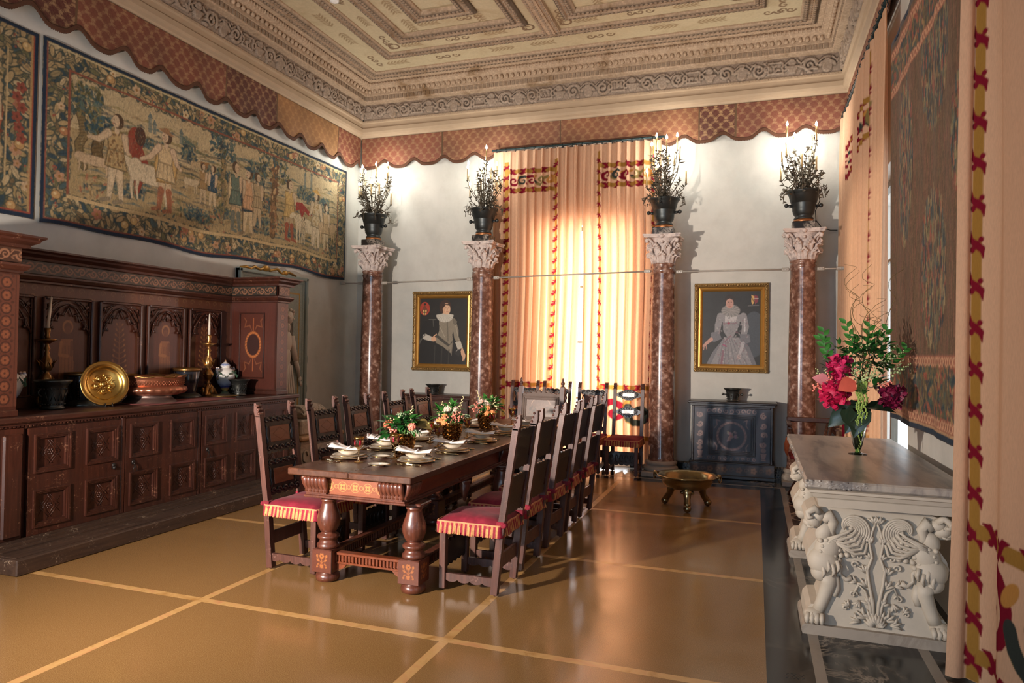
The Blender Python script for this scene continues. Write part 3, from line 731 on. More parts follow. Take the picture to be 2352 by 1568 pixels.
o = grid_obj('tapestry', c.plane(lambda X, Y: (XR - .11 + .010 * np.sin(X * 6) * (1.2 - Y / 3.08) - .004 * np.sin(X * 17) , 6.40 - X + .12 * (Y / 3.08) , 1.12 + Y)), c.a, M_tap)
o.modifiers.new('thick', 'SOLIDIFY').thickness = .006
bt = MB(); bt.box(XR - .11, XR + .01, 4.3, 6.4, 4.16, 4.19); bt.build('hanging_batten', M_navy, o)
tag(o, 'tall faded brown tapestry hanging on the right wall behind the marble console', 'tapestry')

# ---- scalloped brocade valance
def brocade(Sx, Z, panels):
    a = np.zeros(Sx.shape + (3,)); px, pz = .24, .30; zf = 1.75
    tl = Canvas(px, pz, 300, (0, 0, 0)); W1 = (1, 1, 1); Rt = random.Random(6)
    for (ox, oz) in ((0, 0), (px, 0), (px / 2, pz / 2), (0, pz), (px, pz)):
        for k in range(9):   # palmette fan
            an = PI / 2 + (k - 4) * .36; L = .058 - abs(k - 4) * .004; tl.ell(ox + L * .6 * math.cos(an), oz + .012 + L * .6 * math.sin(an), L * .42, .0075, W1, an)
        for k in range(5): an = -PI / 2 + (k - 2) * .5; tl.ell(ox + .028 * math.cos(an), oz - .012 + .028 * math.sin(an), .022, .007, W1, an)
        tl.ell(ox, oz, .010, .010, W1)
        for sg in (-1, 1):   # ogee stems with small leaves
            P_ = [(ox + sg * (.02 + .1 * math.sin(PI * q / 8) ** 1.0 * .95), oz - .07 + .14 * q / 8) for q in range(9)]
            P_ = [(ox + sg * .12 * (.5 - .5 * math.cos(PI * q / 8)), oz + .02 + .13 * q / 8) for q in range(9)]; tl.line(P_, .006, W1)
            for q in range(1, 8): tl.ell(P_[q][0] - sg * .014, P_[q][1] + .012, .013, .005, W1, PI / 2 + sg * .5); tl.ell(P_[q][0] + sg * .012, P_[q][1] - .010, .012, .005, W1, sg * .4)
            tl.spiral(ox + sg * .05, oz - .035, .018, .005, 0, 1, .006, W1, 1, sg)
    tile = tl.a[..., 0]; th_, tw_ = tile.shape
    for s0, s1, bg, fg, con in panels:
        m = (Sx >= s0) & (Sx < s1); s = Sx[m]; z = Z[m]
        row = np.floor(z / pz); ph = s / px + .5 * (row % 2)
        og = np.abs(np.sin(PI * (s / px + .28 * np.sin(2 * PI * z / pz))))
        og2 = np.abs(np.sin(PI * (s / px - .28 * np.sin(2 * PI * z / pz))))
        u = (ph - np.round(ph)) * px; w_ = (z / pz - row - .5) * pz; r = np.hypot(u, w_); th = np.arctan2(w_, u)
        pet = (r < .075 * (.55 + .45 * np.abs(np.cos(3.5 * th)))) & (r > .014)
        ph2 = ph + .5; u2 = (ph2 - np.round(ph2)) * px; r2_ = np.hypot(u2, w_ ); th2 = np.arctan2(w_, u2)
        pet2 = (r2_ < .085 * (.4 + .6 * np.abs(np.cos(4.5 * th2))) ) & (r2_ > .02)
        vein = (np.minimum(og, og2) < .2) | pet | pet2
        ti = tile[(np.mod(z * zf / pz, 1) * (th_ - 1)).astype(int), (np.mod(s * zf / px, 1) * (tw_ - 1)).astype(int)]
        fine = .5 + .5 * np.sin(s * 260 + 3 * np.sin(z * 150)) * np.sin(z * 240 + 2 * np.sin(s * 130))
        k = np.clip(ti * (.35 + .6 * con) + (1 - con) * .30 + (fine - .5) * .22, 0, 1)[:, None]
        a[m] = np.array(bg) * (1 - k) + np.array(fg) * k
    for p_ in panels: m = np.abs(Sx - p_[0]) < .012; a[m] = np.array(S(96, 70, 44))
    return a
M_broc = vcol('brocade', .62, .3, 200)
M_fringe = plain('brown_fringe', S(84, 52, 34), .9, 0, .45, 90, .6, 160)
def valance(name, s0, s1, pos, axis, panels, zb, label):
    n = 150; w_ = int((s1 - s0) * n); h_ = 62
    s = np.linspace(s0, s1, w_); t = np.linspace(0, 1, h_); b = np.array([zb(q) for q in s])
    Z = b[None, :] + (5.0 - b[None, :]) * t[:, None]; Sx = np.repeat(s[None, :], h_, 0)
    d = .012 * np.sin(Sx * 7.3) * (1 - t[:, None]) + .006 * np.sin(Sx * 19) * (1 - t[:, None])
    col = brocade(Sx, Z, panels); col *= (1 + .12 * np.sin(Sx * 3.1) * np.sin(Z * 11) + .10 * np.sin(Sx * 9.7 + 5 * Z))[..., None]
    root = thing(name, label, 'valance', (s0, pos, 4.5) if axis == 'y' else (pos, s0, 4.5))
    L0 = np.array(root.location)
    def mk(a, dd, z): return (np.stack([a, np.full_like(a, pos) - dd, z], -1) if axis == 'y' else np.stack([pos + dd, a, z], -1)) - L0
    o = grid_obj('brocade_panel', mk(Sx, d, Z), col, M_broc, root, True, axis == 'x'); o.modifiers.new('thick', 'SOLIDIFY').thickness = .005
    S2 = np.repeat(s[None, :], 5, 0); e = np.linspace(-.035, .012, 5)[:, None]
    jag = .006 * np.sin(S2 * 310) * (e < -.03)
    dd = d[0][None, :] + .008 + 0 * S2
    o = grid_obj('fringe', mk(S2, dd, b[None, :] + e + jag), None, M_fringe, root, True, axis == 'x'); o.modifiers.new('thick', 'SOLIDIFY').thickness = .01
    return root
RED, TAN, MAR, GLD = S(108, 48, 38), S(158, 122, 88), S(80, 26, 26), S(172, 130, 84)
def sc_left(y): return 4.54 - .058 * math.cos(2 * PI * (y - 5.11) / .488) + .012 * math.cos(4 * PI * (y - 5.11) / .488)
def sc_back(x):
    z = 4.565 - .05 * math.cos(2 * PI * (x + 5.39) / .52) + .012 * math.cos(4 * PI * (x + 5.39) / .52)
    k = min(max((x + 3.85) / .2, 0), 1) * min(max((-1.2 - x) / .25, 0), 1)
    return z * (1 - k) + 4.66 * k
valance('valance', 3.0, YB - .09, XL + .07, 'x', [(0, 4.83, MAR, S(160, 128, 94), .65), (4.83, 6.81, RED, TAN, .45), (6.81, 7.75, MAR, S(150, 118, 86), .6), (7.75, 9.22, S(140, 98, 62), GLD, .4), (9.22, 20, RED, TAN, .45)], sc_left, 'scalloped red and gold brocade valance running along the left wall above the tapestries')
valance('valance', XL + .08, XR - .06, YB - .07, 'y', [(-7, -4.64, S(124, 64, 50), TAN, .4), (-4.64, -2.74, S(116, 66, 48), S(160, 122, 86), .4), (-2.74, -.765, S(124, 72, 50), S(166, 126, 86), .4), (-.765, -.287, MAR, S(170, 136, 96), .65), (-.287, 5, RED, TAN, .4)], sc_back, 'scalloped red and gold brocade valance across the back wall above the window curtains')
valance('valance', 3.5, YB - .09, XR - .07, 'x', [(0, 20, RED, TAN, .6)], lambda y: 4.76, 'straight brocade valance strip above the right hand curtains')

# ---- curtains
def m_curtain():
    t = NT('curtain_cloth'); v = t.coord('Object', (60, 60, 6)); c = t.attr(); n = t.noise(v, 6, 3)
    c = t.mix(1.0, c, t.ramp(n, [(.3, .88), (.7, 1.0)]), 'MULTIPLY')
    d = t.n('ShaderNodeBsdfDiffuse'); t.l(c, d.inputs['Color']); tr = t.n('ShaderNodeBsdfTranslucent')
    c2 = t.mix(1.0, c, (1.0, .72, .52), 'MULTIPLY')
    t.l(c2, tr.inputs['Color']); m = t.n('ShaderNodeMixShader'); m.inputs[0].default_value = .34
    t.l(d.outputs[0], m.inputs[1]); t.l(tr.outputs[0], m.inputs[2]); t.l(m.outputs[0], t.out.inputs['Surface']); return t.m
M_cur = m_curtain()
CREAM, CRIM, MUST, OLIV, SLATE, OCH = S(222, 182, 150), S(128, 30, 48), S(166, 126, 62), S(138, 124, 78), S(62, 68, 64), S(196, 142, 76)
def leafS(c, x, y, w, p, vert=True, sg=1):
    def q(a, b): return (x + sg * a * w, y + b * p) if vert else (x + b * p, y + sg * a * w)
    c.line([q(-.62, -.34), q(-.5, -.12), q(0, 0), q(.5, .12), q(.62, .36)], [w * .12, w * .55, w * .62, w * .5, w * .08], CRIM)
    c.ell(*q(.42, -.1), w * .3, w * .26, CRIM); c.ell(*q(-.4, .12), w * .26, w * .22, CRIM)
def vstripe(c, x, y0, y1, w, p, sg=1):
    c.rect(x - w / 2, x + w / 2, y0, y1, MUST); y = y0 + p / 2
    while y < y1: leafS(c, x, y, w, p, True, sg); y += p
def hstripe(c, x0, x1, y, w, p):
    c.rect(x0, x1, y - w / 2, y + w / 2, MUST); x = x0 + p / 2; k = 0
    while x < x1: leafS(c, x, y, w, p, False, 1 if k % 2 else -1); x += p; k += 1
def scrollband(c, x0, x1, yc, h, R):
    x = x0 + h * .4; k = 0
    while x < x1 - h * .2:
        col = [CRIM, SLATE, CRIM, OLIV, OCH][k % 5]; sg = 1 if k % 2 else -1
        c.spiral(x, yc, h * .36, h * .06, R.random() * 6, 1.15, h * .2, col, 1, sg)
        c.ell(x + h * .45, yc + sg * h * .2, h * .2, h * .1, [OLIV, OCH, SLATE][k % 3], .8 * sg); c.ell(x + h * .35, yc - sg * h * .25, h * .16, h * .08, [OCH, CRIM][k % 2], -.7 * sg)
        x += h * .72; k += 1
def curtain(axis, pos, s0, s1, zb, zt, n, lam, amp, canvas_fn, label, sgn=1, gather=None, seed=0, edge=None, name='curtain'):
    """sgn: direction of the room from the cloth"""
    W, H = abs(s1 - s0), zt - zb
    c = Canvas(W, H, n, CREAM)
    canvas_fn(c); c.grain(.03, 1, 3)
    X, Y = c.X, c.Y; r = np.random.default_rng(seed); ph = r.random(6) * 6
    wob = .35 * np.sin(X / W * 9 + ph[0]) + .25 * np.sin(X * 5.7 + ph[1] + Y * .25)
    t = Y / H
    A = amp * (.55 + .45 * np.sin(X * 3.1 + ph[2] + .4 * np.sin(Y * .8))) * (1 - .35 * t ** 6)
    if edge: A = A * (1 + 1.1 * np.exp(-((X - edge[0] * W) / .16) ** 2) + .6 * np.exp(-((X - (1 - edge[0]) * W) / .2) ** 2))
    f = np.sin(2 * PI * X / lam + wob * 1.4 + .25 * np.sin(Y * 1.1 + ph[3]))
    d = A * (np.sign(f) * np.abs(f) ** .8) + amp * .35 * np.sin(2 * PI * X / lam * 2.3 + ph[4]) * (1 - t) ** .5
    lat = .25 * lam * np.cos(2 * PI * X / lam + wob) * .35
    P_ = s0 + (s1 - s0) * X / W + lat + .01 * np.sin(Y * 2 + ph[5])
    if gather is not None: P_ = gather(P_, X, Y, W, H)
    if axis == 'y': arr = np.stack([P_, pos + sgn * d, zb + Y], -1)
    else: arr = np.stack([pos + sgn * d, P_, zb + Y], -1)
    o = grid_obj(name, arr, c.a, M_cur, None, True)
    tag(o, label, 'curtain'); return o
R = random.Random(31)
def cf_left(c):   # x -3.72 .. -2.42
    H = c.H
    for x in (.22, .98): vstripe(c, x, 0, H - .16, .052, .155, 1)
    hstripe(c, .24, .96, H - .31, .06, .16); hstripe(c, .24, .96, H - .59, .06, .16); scrollband(c, .26, .95, H - .45, .19, R)
    hstripe(c, .24, .96, 1.05, .06, .16); hstripe(c, .24, .96, .35, .06, .16); scrollband(c, .26, .95, .70, .5, R)
def cf_right(c):  # x -2.38 .. -1.28
    H = c.H
    for x in (.26, 1.02): vstripe(c, x, 0, H - .10, .052, .155, -1)
    hstripe(c, .28, 1.0, H - .31, .06, .16); hstripe(c, .28, 1.0, H - .59, .06, .16); scrollband(c, .3, .98, H - .45, .19, R)
    hstripe(c, .28, 1.0, 1.05, .06, .16); hstripe(c, .28, 1.0, .35, .06, .16); scrollband(c, .3, .98, .70, .5, R)
def gat(side):
    def g(P_, X, Y, W, H):
        # the two panels meet at the top and part slightly lower down
        k = 1 - np.clip(Y / (H * .78), 0, 1) ** 2
        return P_ + side * .045 * k * (X / W if side < 0 else 1 - X / W)
    return g
curtain('y', YB - .17, -3.74, -2.385, .07, 4.575, 110, .125, .045, cf_left, 'left half of the cream window curtains on the back wall, bright with daylight', -1, gat(-1), 3, (1,))
curtain('y', YB - .17, -2.385, -1.26, .07, 4.575, 110, .125, .045, cf_right, 'right half of the cream window curtains on the back wall, beside the third column', -1, gat(1), 4, (0,))
M_green = plain('dark_green_iron', S(36, 52, 54), .45, .4)
def rod(axis, pos, s0, s1, z, step, label):
    r = thing('curtain_rod', label, 'curtain rod', (pos, s0, z) if axis == 'x' else (s0, pos, z))
    m = MB(); L = s1 - s0
    e = (0, L, 0) if axis == 'x' else (L, 0, 0)
    m.tube([(0, 0, 0), e], .016, 10); m.build('rod', M_green, r)
    k = step / 2
    while k < L:
        m = MB()
        c_ = (0, k, -.008) if axis == 'x' else (k, 0, -.008)
        pts = []
        for i in range(11):
            a = 2 * PI * i / 10
            pts.append((c_[0] + (.027 * math.cos(a) if axis == 'x' else 0), c_[1] + (.027 * math.cos(a) if axis == 'y' else 0), c_[2] + .027 * math.sin(a)))
        m.tube(pts, .004, 6, cap=False); m.build('ring', M_green, r); k += step
    for q in (.05, L / 2, L - .05):
        m = MB(); c_ = (0, q, 0) if axis == 'x' else (q, 0, 0); m.box(c_[0] - .006 if axis == 'y' else 0, c_[0] + (.006 if axis == 'y' else XR - pos), c_[1] - .006 if axis == 'x' else 0, c_[1] + (.006 if axis == 'x' else YB - pos), -.006, .006)
        m.build('bracket', M_green, r)
rod('y', YB - .17, -3.76, -1.22, 4.605, .145, 'dark green curtain rod across the top of the back window curtains')
def cf_far(c):    # y 9.80 -> 6.55 on the right wall; s runs from far to near
    H = c.H
    for x in (.40, 2.38): vstripe(c, x, 0, H - .1, .052, .2, 1)
    for a, b in ((.4, 1.0), (1.6, 2.38)):
        for y in (H - .5, H - .85, 1.1, .3): hstripe(c, a, b, y, .06, .2)
        scrollband(c, a, b, H - .68, .26, R); scrollband(c, a, b, .7, .55, R)
curtain('x', XR - .125, 9.78, 6.58, .03, 4.62, 90, .21, .06, cf_far, 'long cream curtain with crimson leaf stripes on the right wall, running to the back corner', -1, None, 6)
rod('x', XR - .125, 6.5, 9.8, 4.66, .15, 'dark green curtain rod above the far curtain on the right wall')
def cf_near(c):   # a=0 at the near-side edge seen in the photo (y 4.08), running towards the camera
    H = c.H
    vstripe(c, .30, 0, H, .07, .205, -1)
    for y in (.74, .13): hstripe(c, .31, 1.9, y, .075, .24)
    x = .5; k = 0
    scrollband(c, .35, 1.9, .44, .52, random.Random(3))
PL = [(.958, 4.05), (.978, 4.03), (1.0, 4.02), (1.018, 4.035), (1.022, 4.05), (1.035, 4.02), (1.058, 3.97), (1.075, 3.92), (1.09, 3.86), (1.075, 3.80), (1.05, 3.73), (1.035, 3.66), (1.045, 3.58), (1.06, 3.50), (1.075, 3.40), (1.09, 3.33), (1.07, 3.24), (1.03, 3.14), (1.02, 3.05), (1.06, 2.95), (1.09, 2.86), (1.05, 2.76), (1.02, 2.66), (1.06, 2.55), (1.09, 2.45), (1.04, 2.33), (1.02, 2.22)]
pl = np.array(PL); sl = np.concatenate([[0], np.cumsum(np.hypot(*np.diff(pl, axis=0).T))]); W_ = float(sl[-1])
c = Canvas(W_, 4.6, 170, CREAM); vstripe(c, .128, 0, 4.6, .066, .205, -1)
for y in (.74, .13): hstripe(c, .14, W_, y, .075, .24)
scrollband(c, .2, W_, .44, .52, random.Random(3)); c.grain(.03, 1, 3)
ss = np.linspace(0, W_, 400); px_ = np.interp(ss, sl, pl[:, 0]); py_ = np.interp(ss, sl, pl[:, 1]); kk = np.hanning(13); kk /= kk.sum()
px_ = np.convolve(np.pad(px_, 6, 'edge'), kk, 'valid'); py_ = np.convolve(np.pad(py_, 6, 'edge'), kk, 'valid')
QX = np.interp(c.X, ss, px_); QY = np.interp(c.X, ss, py_); tz = 1 - c.Y / 4.6
QX = QX + .006 * np.sin(c.Y * 1.7 + c.X * 9) - .045 * tz ** 3 * np.exp(-(c.X / .12) ** 2); QY = QY + .01 * np.sin(c.Y * 1.3 + c.X * 7) + .02 * tz
tag(grid_obj('curtain', np.stack([QX, QY, .012 + c.Y], -1), c.a, M_cur), 'nearest cream curtain at the right edge of the photo, beside the marble console', 'curtain')
rod('x', 1.05, 2.0, 4.12, 4.66, .15, 'dark green curtain rod above the nearest curtain')
# ================================================================ SIDEBOARD AND WHAT STANDS ON IT
def put(mb, name, mat, root, colors=None):
    """geometry was written in world coordinates; make it a part of root"""
    L = root.location; mb.v = [(p[0] - L.x, p[1] - L.y, p[2] - L.z) for p in mb.v]
    return mb.build(name, mat, root, None, colors)
def putgrid(name, cv, f, mat, root, flip=False):
    L = np.array(root.location); return grid_obj(name, cv.plane(f) - L, cv.a, mat, root, False, flip)
WD1, WD2 = S(48, 24, 17), S(84, 44, 31)
M_wood = wood('dark_walnut', WD1, WD2, .36, 'y', .9, .2, .5, S(150, 108, 84))
M_woodz = wood('dark_walnut_upright', WD1, WD2, .36, 'z', .9, .2, .5, S(150, 108, 84))
M_woodr = wood('red_walnut', S(50, 24, 17), S(78, 39, 27), .34, 'z', .9, .25, .25)
M_plinth = wood('worn_plinth_wood', S(50, 34, 26), S(86, 62, 46), .5, 'y', .7, .05, .9, S(140, 120, 100))
M_inlay = vcol('inlaid_wood', .4, .08, 120, **{'Coat Weight': .2, 'Coat Roughness': .3})
M_iron = plain('black_iron', S(46, 42, 40), .45, .7)
sb = thing('sideboard', 'huge carved walnut sideboard with panelled doors and inlaid back, along the left wall', 'sideboard', (-5.45, 5.2, 0))
YA, YZ = 3.50, 6.90; XFc = -5.08
m = MB()
m.bbox(-6.1, -4.755, 3.44, 7.12, 0, .112, .008); m.box(-6.1, -4.80, 3.47, 7.12, .112, .118); m.box(-6.1, -4.98, 3.50, 7.0, .118, .126)
put(m, 'step_plinth', M_plinth, sb)
m = MB(); P4 = [(XFc, YA), (XFc, YZ)]
m.sweep([(0, .105), (-.07, .112), (-.07, .125), (-.045, .14), (-.05, .15), (-.02, .165), (0, .17)], P4[::-1]) if 0 else None
m.box(-6.08, XFc + .07, YA - .02, YZ + .02, .11, .13); m.box(-6.08, XFc + .045, YA - .01, YZ + .01, .13, .152); m.box(-6.08, XFc + .02, YA, YZ, .152, .17)
put(m, 'base_moulding', M_plinth, sb)
m = MB(); m.box(-6.08, XFc - .03, YA, YZ, .17, .985)
for a, b in ((3.52, 3.70), (4.545, 4.585), (5.41, 5.45), (6.27, 6.31), (6.82, 6.90)): m.bbox(XFc - .03, XFc + .005, a, b, .17, .985, .004)
m.bbox(XFc - .02, XFc + .03, 3.54, 3.685, .19, .94, .012)
m.box(XFc - .03, XFc, YA, YZ, .975, .99)
put(m, 'cabinet_body', M_woodz, sb)
m = MB(); m.box(-6.08, XFc + .012, YA, YZ, .985, 1.0); m.box(-6.08, XFc + .03, YA, YZ, 1.0, 1.02)
y = YA + .02
while y < YZ: m.box(XFc + .012, XFc + .024, y, y + .014, .988, .9995); y += .03
put(m, 'carved_under_moulding', M_wood, sb)
m = MB(); m.bbox(-6.09, XFc + .06, YA - .04, YZ + .03, 1.02, 1.065, .01); put(m, 'countertop', M_wood, sb)
def ringpanel(m, y0, y1, z0, z1, x, d=.022, w=.035):
    """stepped moulding around a sunken panel on a face looking +x"""
    for k, (o, h) in enumerate(((0, .016), (.012, .010), (.024, .002))):
        a, b, c_, e = y0 + o, y1 - o, z0 + o, z1 - o; q = .012
        for bx in ((a, b, c_, c_ + q), (a, b, e - q, e), (a, a + q, c_ + q, e - q), (b - q, b, c_ + q, e - q)): m.box(x - d, x + h, *bx)
R = random.Random(2)
def door(y0, y1, ring, side, single=False):
    m = MB(); z0, z1 = .172, .972; xf = XFc + .006; w = y1 - y0
    rows = ((.232, .50), (.64, .915)); cols = ((y0 + .045, y0 + .045 + .28), (y1 - .325, y1 - .045)) if not single else ((y0 + .05, y1 - .05),)
    ys_ = [y0] + [q for c_ in cols for q in c_] + [y1]; zs_ = [z0] + [q for r_ in rows for q in r_] + [z1]
    for i in range(len(ys_) - 1):
        for j in range(len(zs_) - 1):
            pan = (i % 2 == 1 and j % 2 == 1)
            m.box(xf - .03, xf - (.020 if pan else 0), ys_[i], ys_[i + 1], zs_[j], zs_[j + 1])
    for c_ in cols:
        for r_ in rows:
            ringpanel(m, c_[0] - .008, c_[1] + .008, r_[0] - .008, r_[1] + .008, xf)
            cy_, cz_ = (c_[0] + c_[1]) / 2, (r_[0] + r_[1]) / 2; x = xf - .019
            for (dy, dz) in ((.08, .08), (.055, .055)):
                q = [(x, cy_ - dy, cz_), (x, cy_, cz_ + dz * 1.1), (x, cy_ + dy, cz_), (x, cy_, cz_ - dz * 1.1), (x, cy_ - dy, cz_)]
                for k in range(4): m.tube([q[k], q[k + 1]], .0022, 4)
            for sg in (-1, 1): m.tube([(x, cy_ - .085, cz_ + sg * .06), (x, cy_ + .02, cz_ - sg * .09)], .0018, 4); m.tube([(x, cy_ + .085, cz_ + sg * .06), (x, cy_ - .02, cz_ - sg * .09)], .0018, 4)
            for k in range(6): a = k * PI / 3; m.ball((x, cy_ + .018 * math.cos(a), cz_ + .018 * math.sin(a)), (.004, .009, .009), 5, 3)
            m.ball((x, cy_, cz_), (.006, .008, .008), 5, 3)
    o = put(m, 'door', M_woodz, sb)
    m = MB(); yh = (y1 - .07) if side > 0 else (y0 + .075); zc = .572; x = xf + .004
    m.ball((x, yh, zc + .02), (.012, .018, .022), 8, 5); m.tube([(x, yh, zc + .02), (x + .02, yh, zc)], .006, 6)
    if ring: m.tube([(x + .018, yh, zc), (x + .022, yh - .022, zc - .055), (x + .022, yh + .022, zc - .055), (x + .018, yh, zc)], .004, 6)
    else: m.lathe([(.014, 0), (.016, .012), (.006, .02)], (0, 0, 0), 10, Matrix.Translation((x, yh, zc)) @ Matrix.Rotation(PI / 2, 4, 'Y'))
    m.v = [(p[0] - sb.location.x, p[1] - sb.location.y, p[2]) for p in m.v]; m.build('handle', M_iron, o)
door(3.74, 4.54, False, 1); door(4.59, 5.40, True, -1); door(5.46, 6.26, True, -1); door(6.32, 6.81, True, -1, True)
# upper back: painted and inlaid boards
ZB0, ZB1 = 1.065, 2.17; YB0, YB1 = 3.66, 6.60; XBk = -5.765
c = Canvas(YB1 - YB0, ZB1 - ZB0, 190, S(92, 52, 34)); R = random.Random(9)
for _ in range(260): x, y = R.uniform(0, c.W), R.uniform(0, c.H); c.line([(x, y), (x + R.uniform(-.01, .01), y + R.uniform(.1, .35))], .012, R.choice([S(82, 44, 28), S(104, 60, 40), S(76, 40, 26)]), .5)
pans = [(3.79 + k * .546, 4.25 + k * .546) for k in range(5)]
GLDI = S(146, 98, 58)
for k, (a, b) in enumerate(pans):
    a -= YB0; b -= YB0; mid = (a + b) / 2; c.rect(a, b, .10, .92, S(84, 42, 28))
    for _ in range(14): x = R.uniform(a, b); c.line([(x, .1), (x + .01, .9)], .01, S(70, 34, 22), .5)
    if k in (1, 3, 0):   # standing haloed figure in pale inlay
        g = S(132, 82, 50); g2 = S(104, 60, 38)
        c.ell(mid + .01, .69, .052, .06, GLDI); c.ell(mid + .01, .685, .036, .045, S(90, 46, 28)); c.ell(mid + .01, .66, .03, .036, g2)
        c.poly([(mid - .055, .58), (mid + .06, .58), (mid + .075, .3), (mid + .07, .1), (mid - .07, .1), (mid - .065, .35)], g)
        for q in (-.04, -.01, .02, .05): c.line([(mid + q, .52), (mid + q * 1.3, .12)], .006, g2)
        c.line([(mid - .05, .55), (mid - .06, .44), (mid + .01, .43)], .03, S(150, 96, 56)); c.line([(mid + .05, .55), (mid + .05, .44)], .03, g2)
    else:
        for z in np.arange(.15, .75, .05):
            w_ = .11 - .09 * (z / .8)
            for sg in (-1, 1): c.line([(mid, z), (mid + sg * w_, z + .03)], .010, S(120, 72, 42)); c.ell(mid + sg * w_, z + .035, .014, .009, GLDI, sg)
        c.line([(mid, .12), (mid, .75)], .012, S(126, 78, 46))
for k in range(6):
    x = .045 + k * .546 + .0
    for z in np.arange(.1, 1.0, .105): c.ring(x, z, .016, .006, S(130, 92, 56)); c.ell(x, z, .006, .006, S(130, 92, 56))
    for dx in (-.035, .035): c.line([(x + dx, .05), (x + dx, .95)], .005, S(120, 84, 52))
for x in np.arange(.05, c.W, .11): c.spiral(x, 1.01, .03, .008, 0, 1, .007, S(116, 84, 56))
c.rect(0, c.W, .93, .937, S(60, 34, 24)); c.grain(.06, 2, 8)
putgrid('back_panel', c, lambda X, Y: (XBk + 0 * X, YB0 + X, ZB0 + Y), M_inlay, sb)
m = MB(); m.box(-6.06, XBk - .004, YB0, YB1, ZB0, 2.36); put(m, 'backboard', M_woodz, sb)
for (a, b) in pans:   # framing and pointed tracery, one carved panel head each
    m = MB(); x = XBk; mid = (a + b) / 2
    for bx in ((a - .012, a + .012, 1.16, 2.0), (b - .012, b + .012, 1.16, 2.0), (a + .012, b - .012, 1.985, 2.01), (a + .012, b - .012, 1.15, 1.17)): m.bbox(x, x + .035, *bx, .006)
    for bx in ((a + .014, a + .024, 1.17, 1.98), (b - .024, b - .014, 1.17, 1.98)): m.box(x, x + .018, *bx)
    put(m, 'panel_frame', M_woodz, sb)
    m = MB(); xx = x + .016; hw_ = (b - a) / 2 - .02
    for sg in (-1, 1):
        def q(u, w): return (xx, mid + sg * u * hw_, 1.975 - w * .28)
        m.tube([q(1, 1.05), q(.82, .72), q(.62, .45), q(.38, .2), q(0, .08)], .008, 6)
        m.tube([q(.98, .95), q(.78, .8), q(.72, .6)], .007, 6); m.tube([q(.72, .58), q(.5, .62), q(.42, .4)], .007, 6); m.tube([q(.42, .38), q(.2, .45), q(.0, .15)], .007, 6)
        m.tube([q(1, .3), q(.75, .12), q(.5, .0)], .006, 6); m.tube([q(.98, .55), q(.8, .35), q(.6, .1), q(.3, 0)], .006, 6); m.tube([q(.9, .1), q(.7, .3), q(.45, .1)], .005, 6)
        for u_, w_ in ((.74, .58), (.42, .40), (.72, .84)): m.ball(q(u_, w_), (.012, .016, .016), 6, 4)
        m.ball(q(.86, .14), (.008, .02, .02), 6, 4)
    put(m, 'tracery', M_woodz, sb)
# frieze and cornice, sweeping round the piers
def scrollfrieze(L, H, R, ground=S(42, 36, 28), ink=S(130, 90, 66)):
    c = Canvas(L, H, 230, ground); x = .06; k = 0; s = H * .36
    while x < L:
        sg = 1 if k % 2 else -1
        c.spiral(x, H / 2, s, s * .18, PI if sg > 0 else PI, 1.35, H * .15, ink, 1, sg)
        c.line([(x - H * .55, H / 2 + sg * s * .9), (x - H * .2, H / 2 + sg * s * 1.0), (x + H * .35, H / 2 - sg * s * .1), (x + H * .62, H / 2 - sg * s)], H * .07, ink)
        c.ell(x + H * .52, H / 2 + sg * H * .22, H * .13, H * .05, ink, .6 * sg); c.ell(x + H * .6, H / 2 + sg * H * .05, H * .12, H * .05, ink, -.4 * sg); c.ring(x + H * .48, H / 2 - sg * H * .3, H * .07, H * .04, ink)
        x += H * 1.12; k += 1
    c.grain(.06, 2, 2); return c
FZ0, FZ1 = 2.19, 2.295
path = [(-5.74, YB1), (-5.74, YB0)]
m = MB(); outline = [(-5.74, YB0), (-5.74, YB1)]
prof_lo = [(0, 2.11), (-.02, 2.115), (-.02, 2.13), (-.035, 2.14), (-.05, 2.165), (-.05, 2.18), (-.02, 2.19)]
prof_hi = [(-.02, 2.295), (-.045, 2.30), (-.05, 2.32), (-.09, 2.345), (-.095, 2.36), (-.12, 2.375), (-.12, 2.39), (0, 2.395)]
PX0 = -5.11   # pier front
full = [(-5.74, YB0), (-5.74, YB1), (PX0, YB1), (PX0, 6.79), (-6.05, 6.79)]
lead = [(-6.05, 3.48), (PX0, 3.48), (PX0, YB0), (-5.74, YB0)]
pth = lead + full[1:]
m.sweep(prof_lo, pth); m.sweep(prof_hi, pth); put(m, 'cornice_moulding', M_wood, sb)
m = MB(); m.prism([(-6.06, 3.48), (PX0 + .02, 3.48), (PX0 + .02, YB0), (-5.72, YB0), (-5.72, YB1), (PX0 + .02, YB1), (PX0 + .02, 6.79), (-6.06, 6.79)], 2.375, 2.392, 'z'); put(m, 'top_board', M_wood, sb)
Rf = random.Random(4)
c = scrollfrieze(YB1 - YB0, FZ1 - FZ0, Rf); putgrid('inlaid_frieze', c, lambda X, Y: (-5.719 + 0 * X, YB0 + X, FZ0 + Y), M_inlay, sb)
for y, fl in ((YB1, False), ):
    c = scrollfrieze(PX0 + 5.72, FZ1 - FZ0, Rf); putgrid('inlaid_frieze', c, lambda X, Y: (-5.72 + X, YB1 - .021 + 0 * X, FZ0 + Y), M_inlay, sb)
for a, b in ((3.48, YB0), (YB1, 6.79)):
    c = scrollfrieze(b - a, FZ1 - FZ0, Rf, S(60, 34, 22)); putgrid('inlaid_frieze', c, lambda X, Y: (PX0 + .021 + 0 * X, a + X, FZ0 + Y), M_inlay, sb)
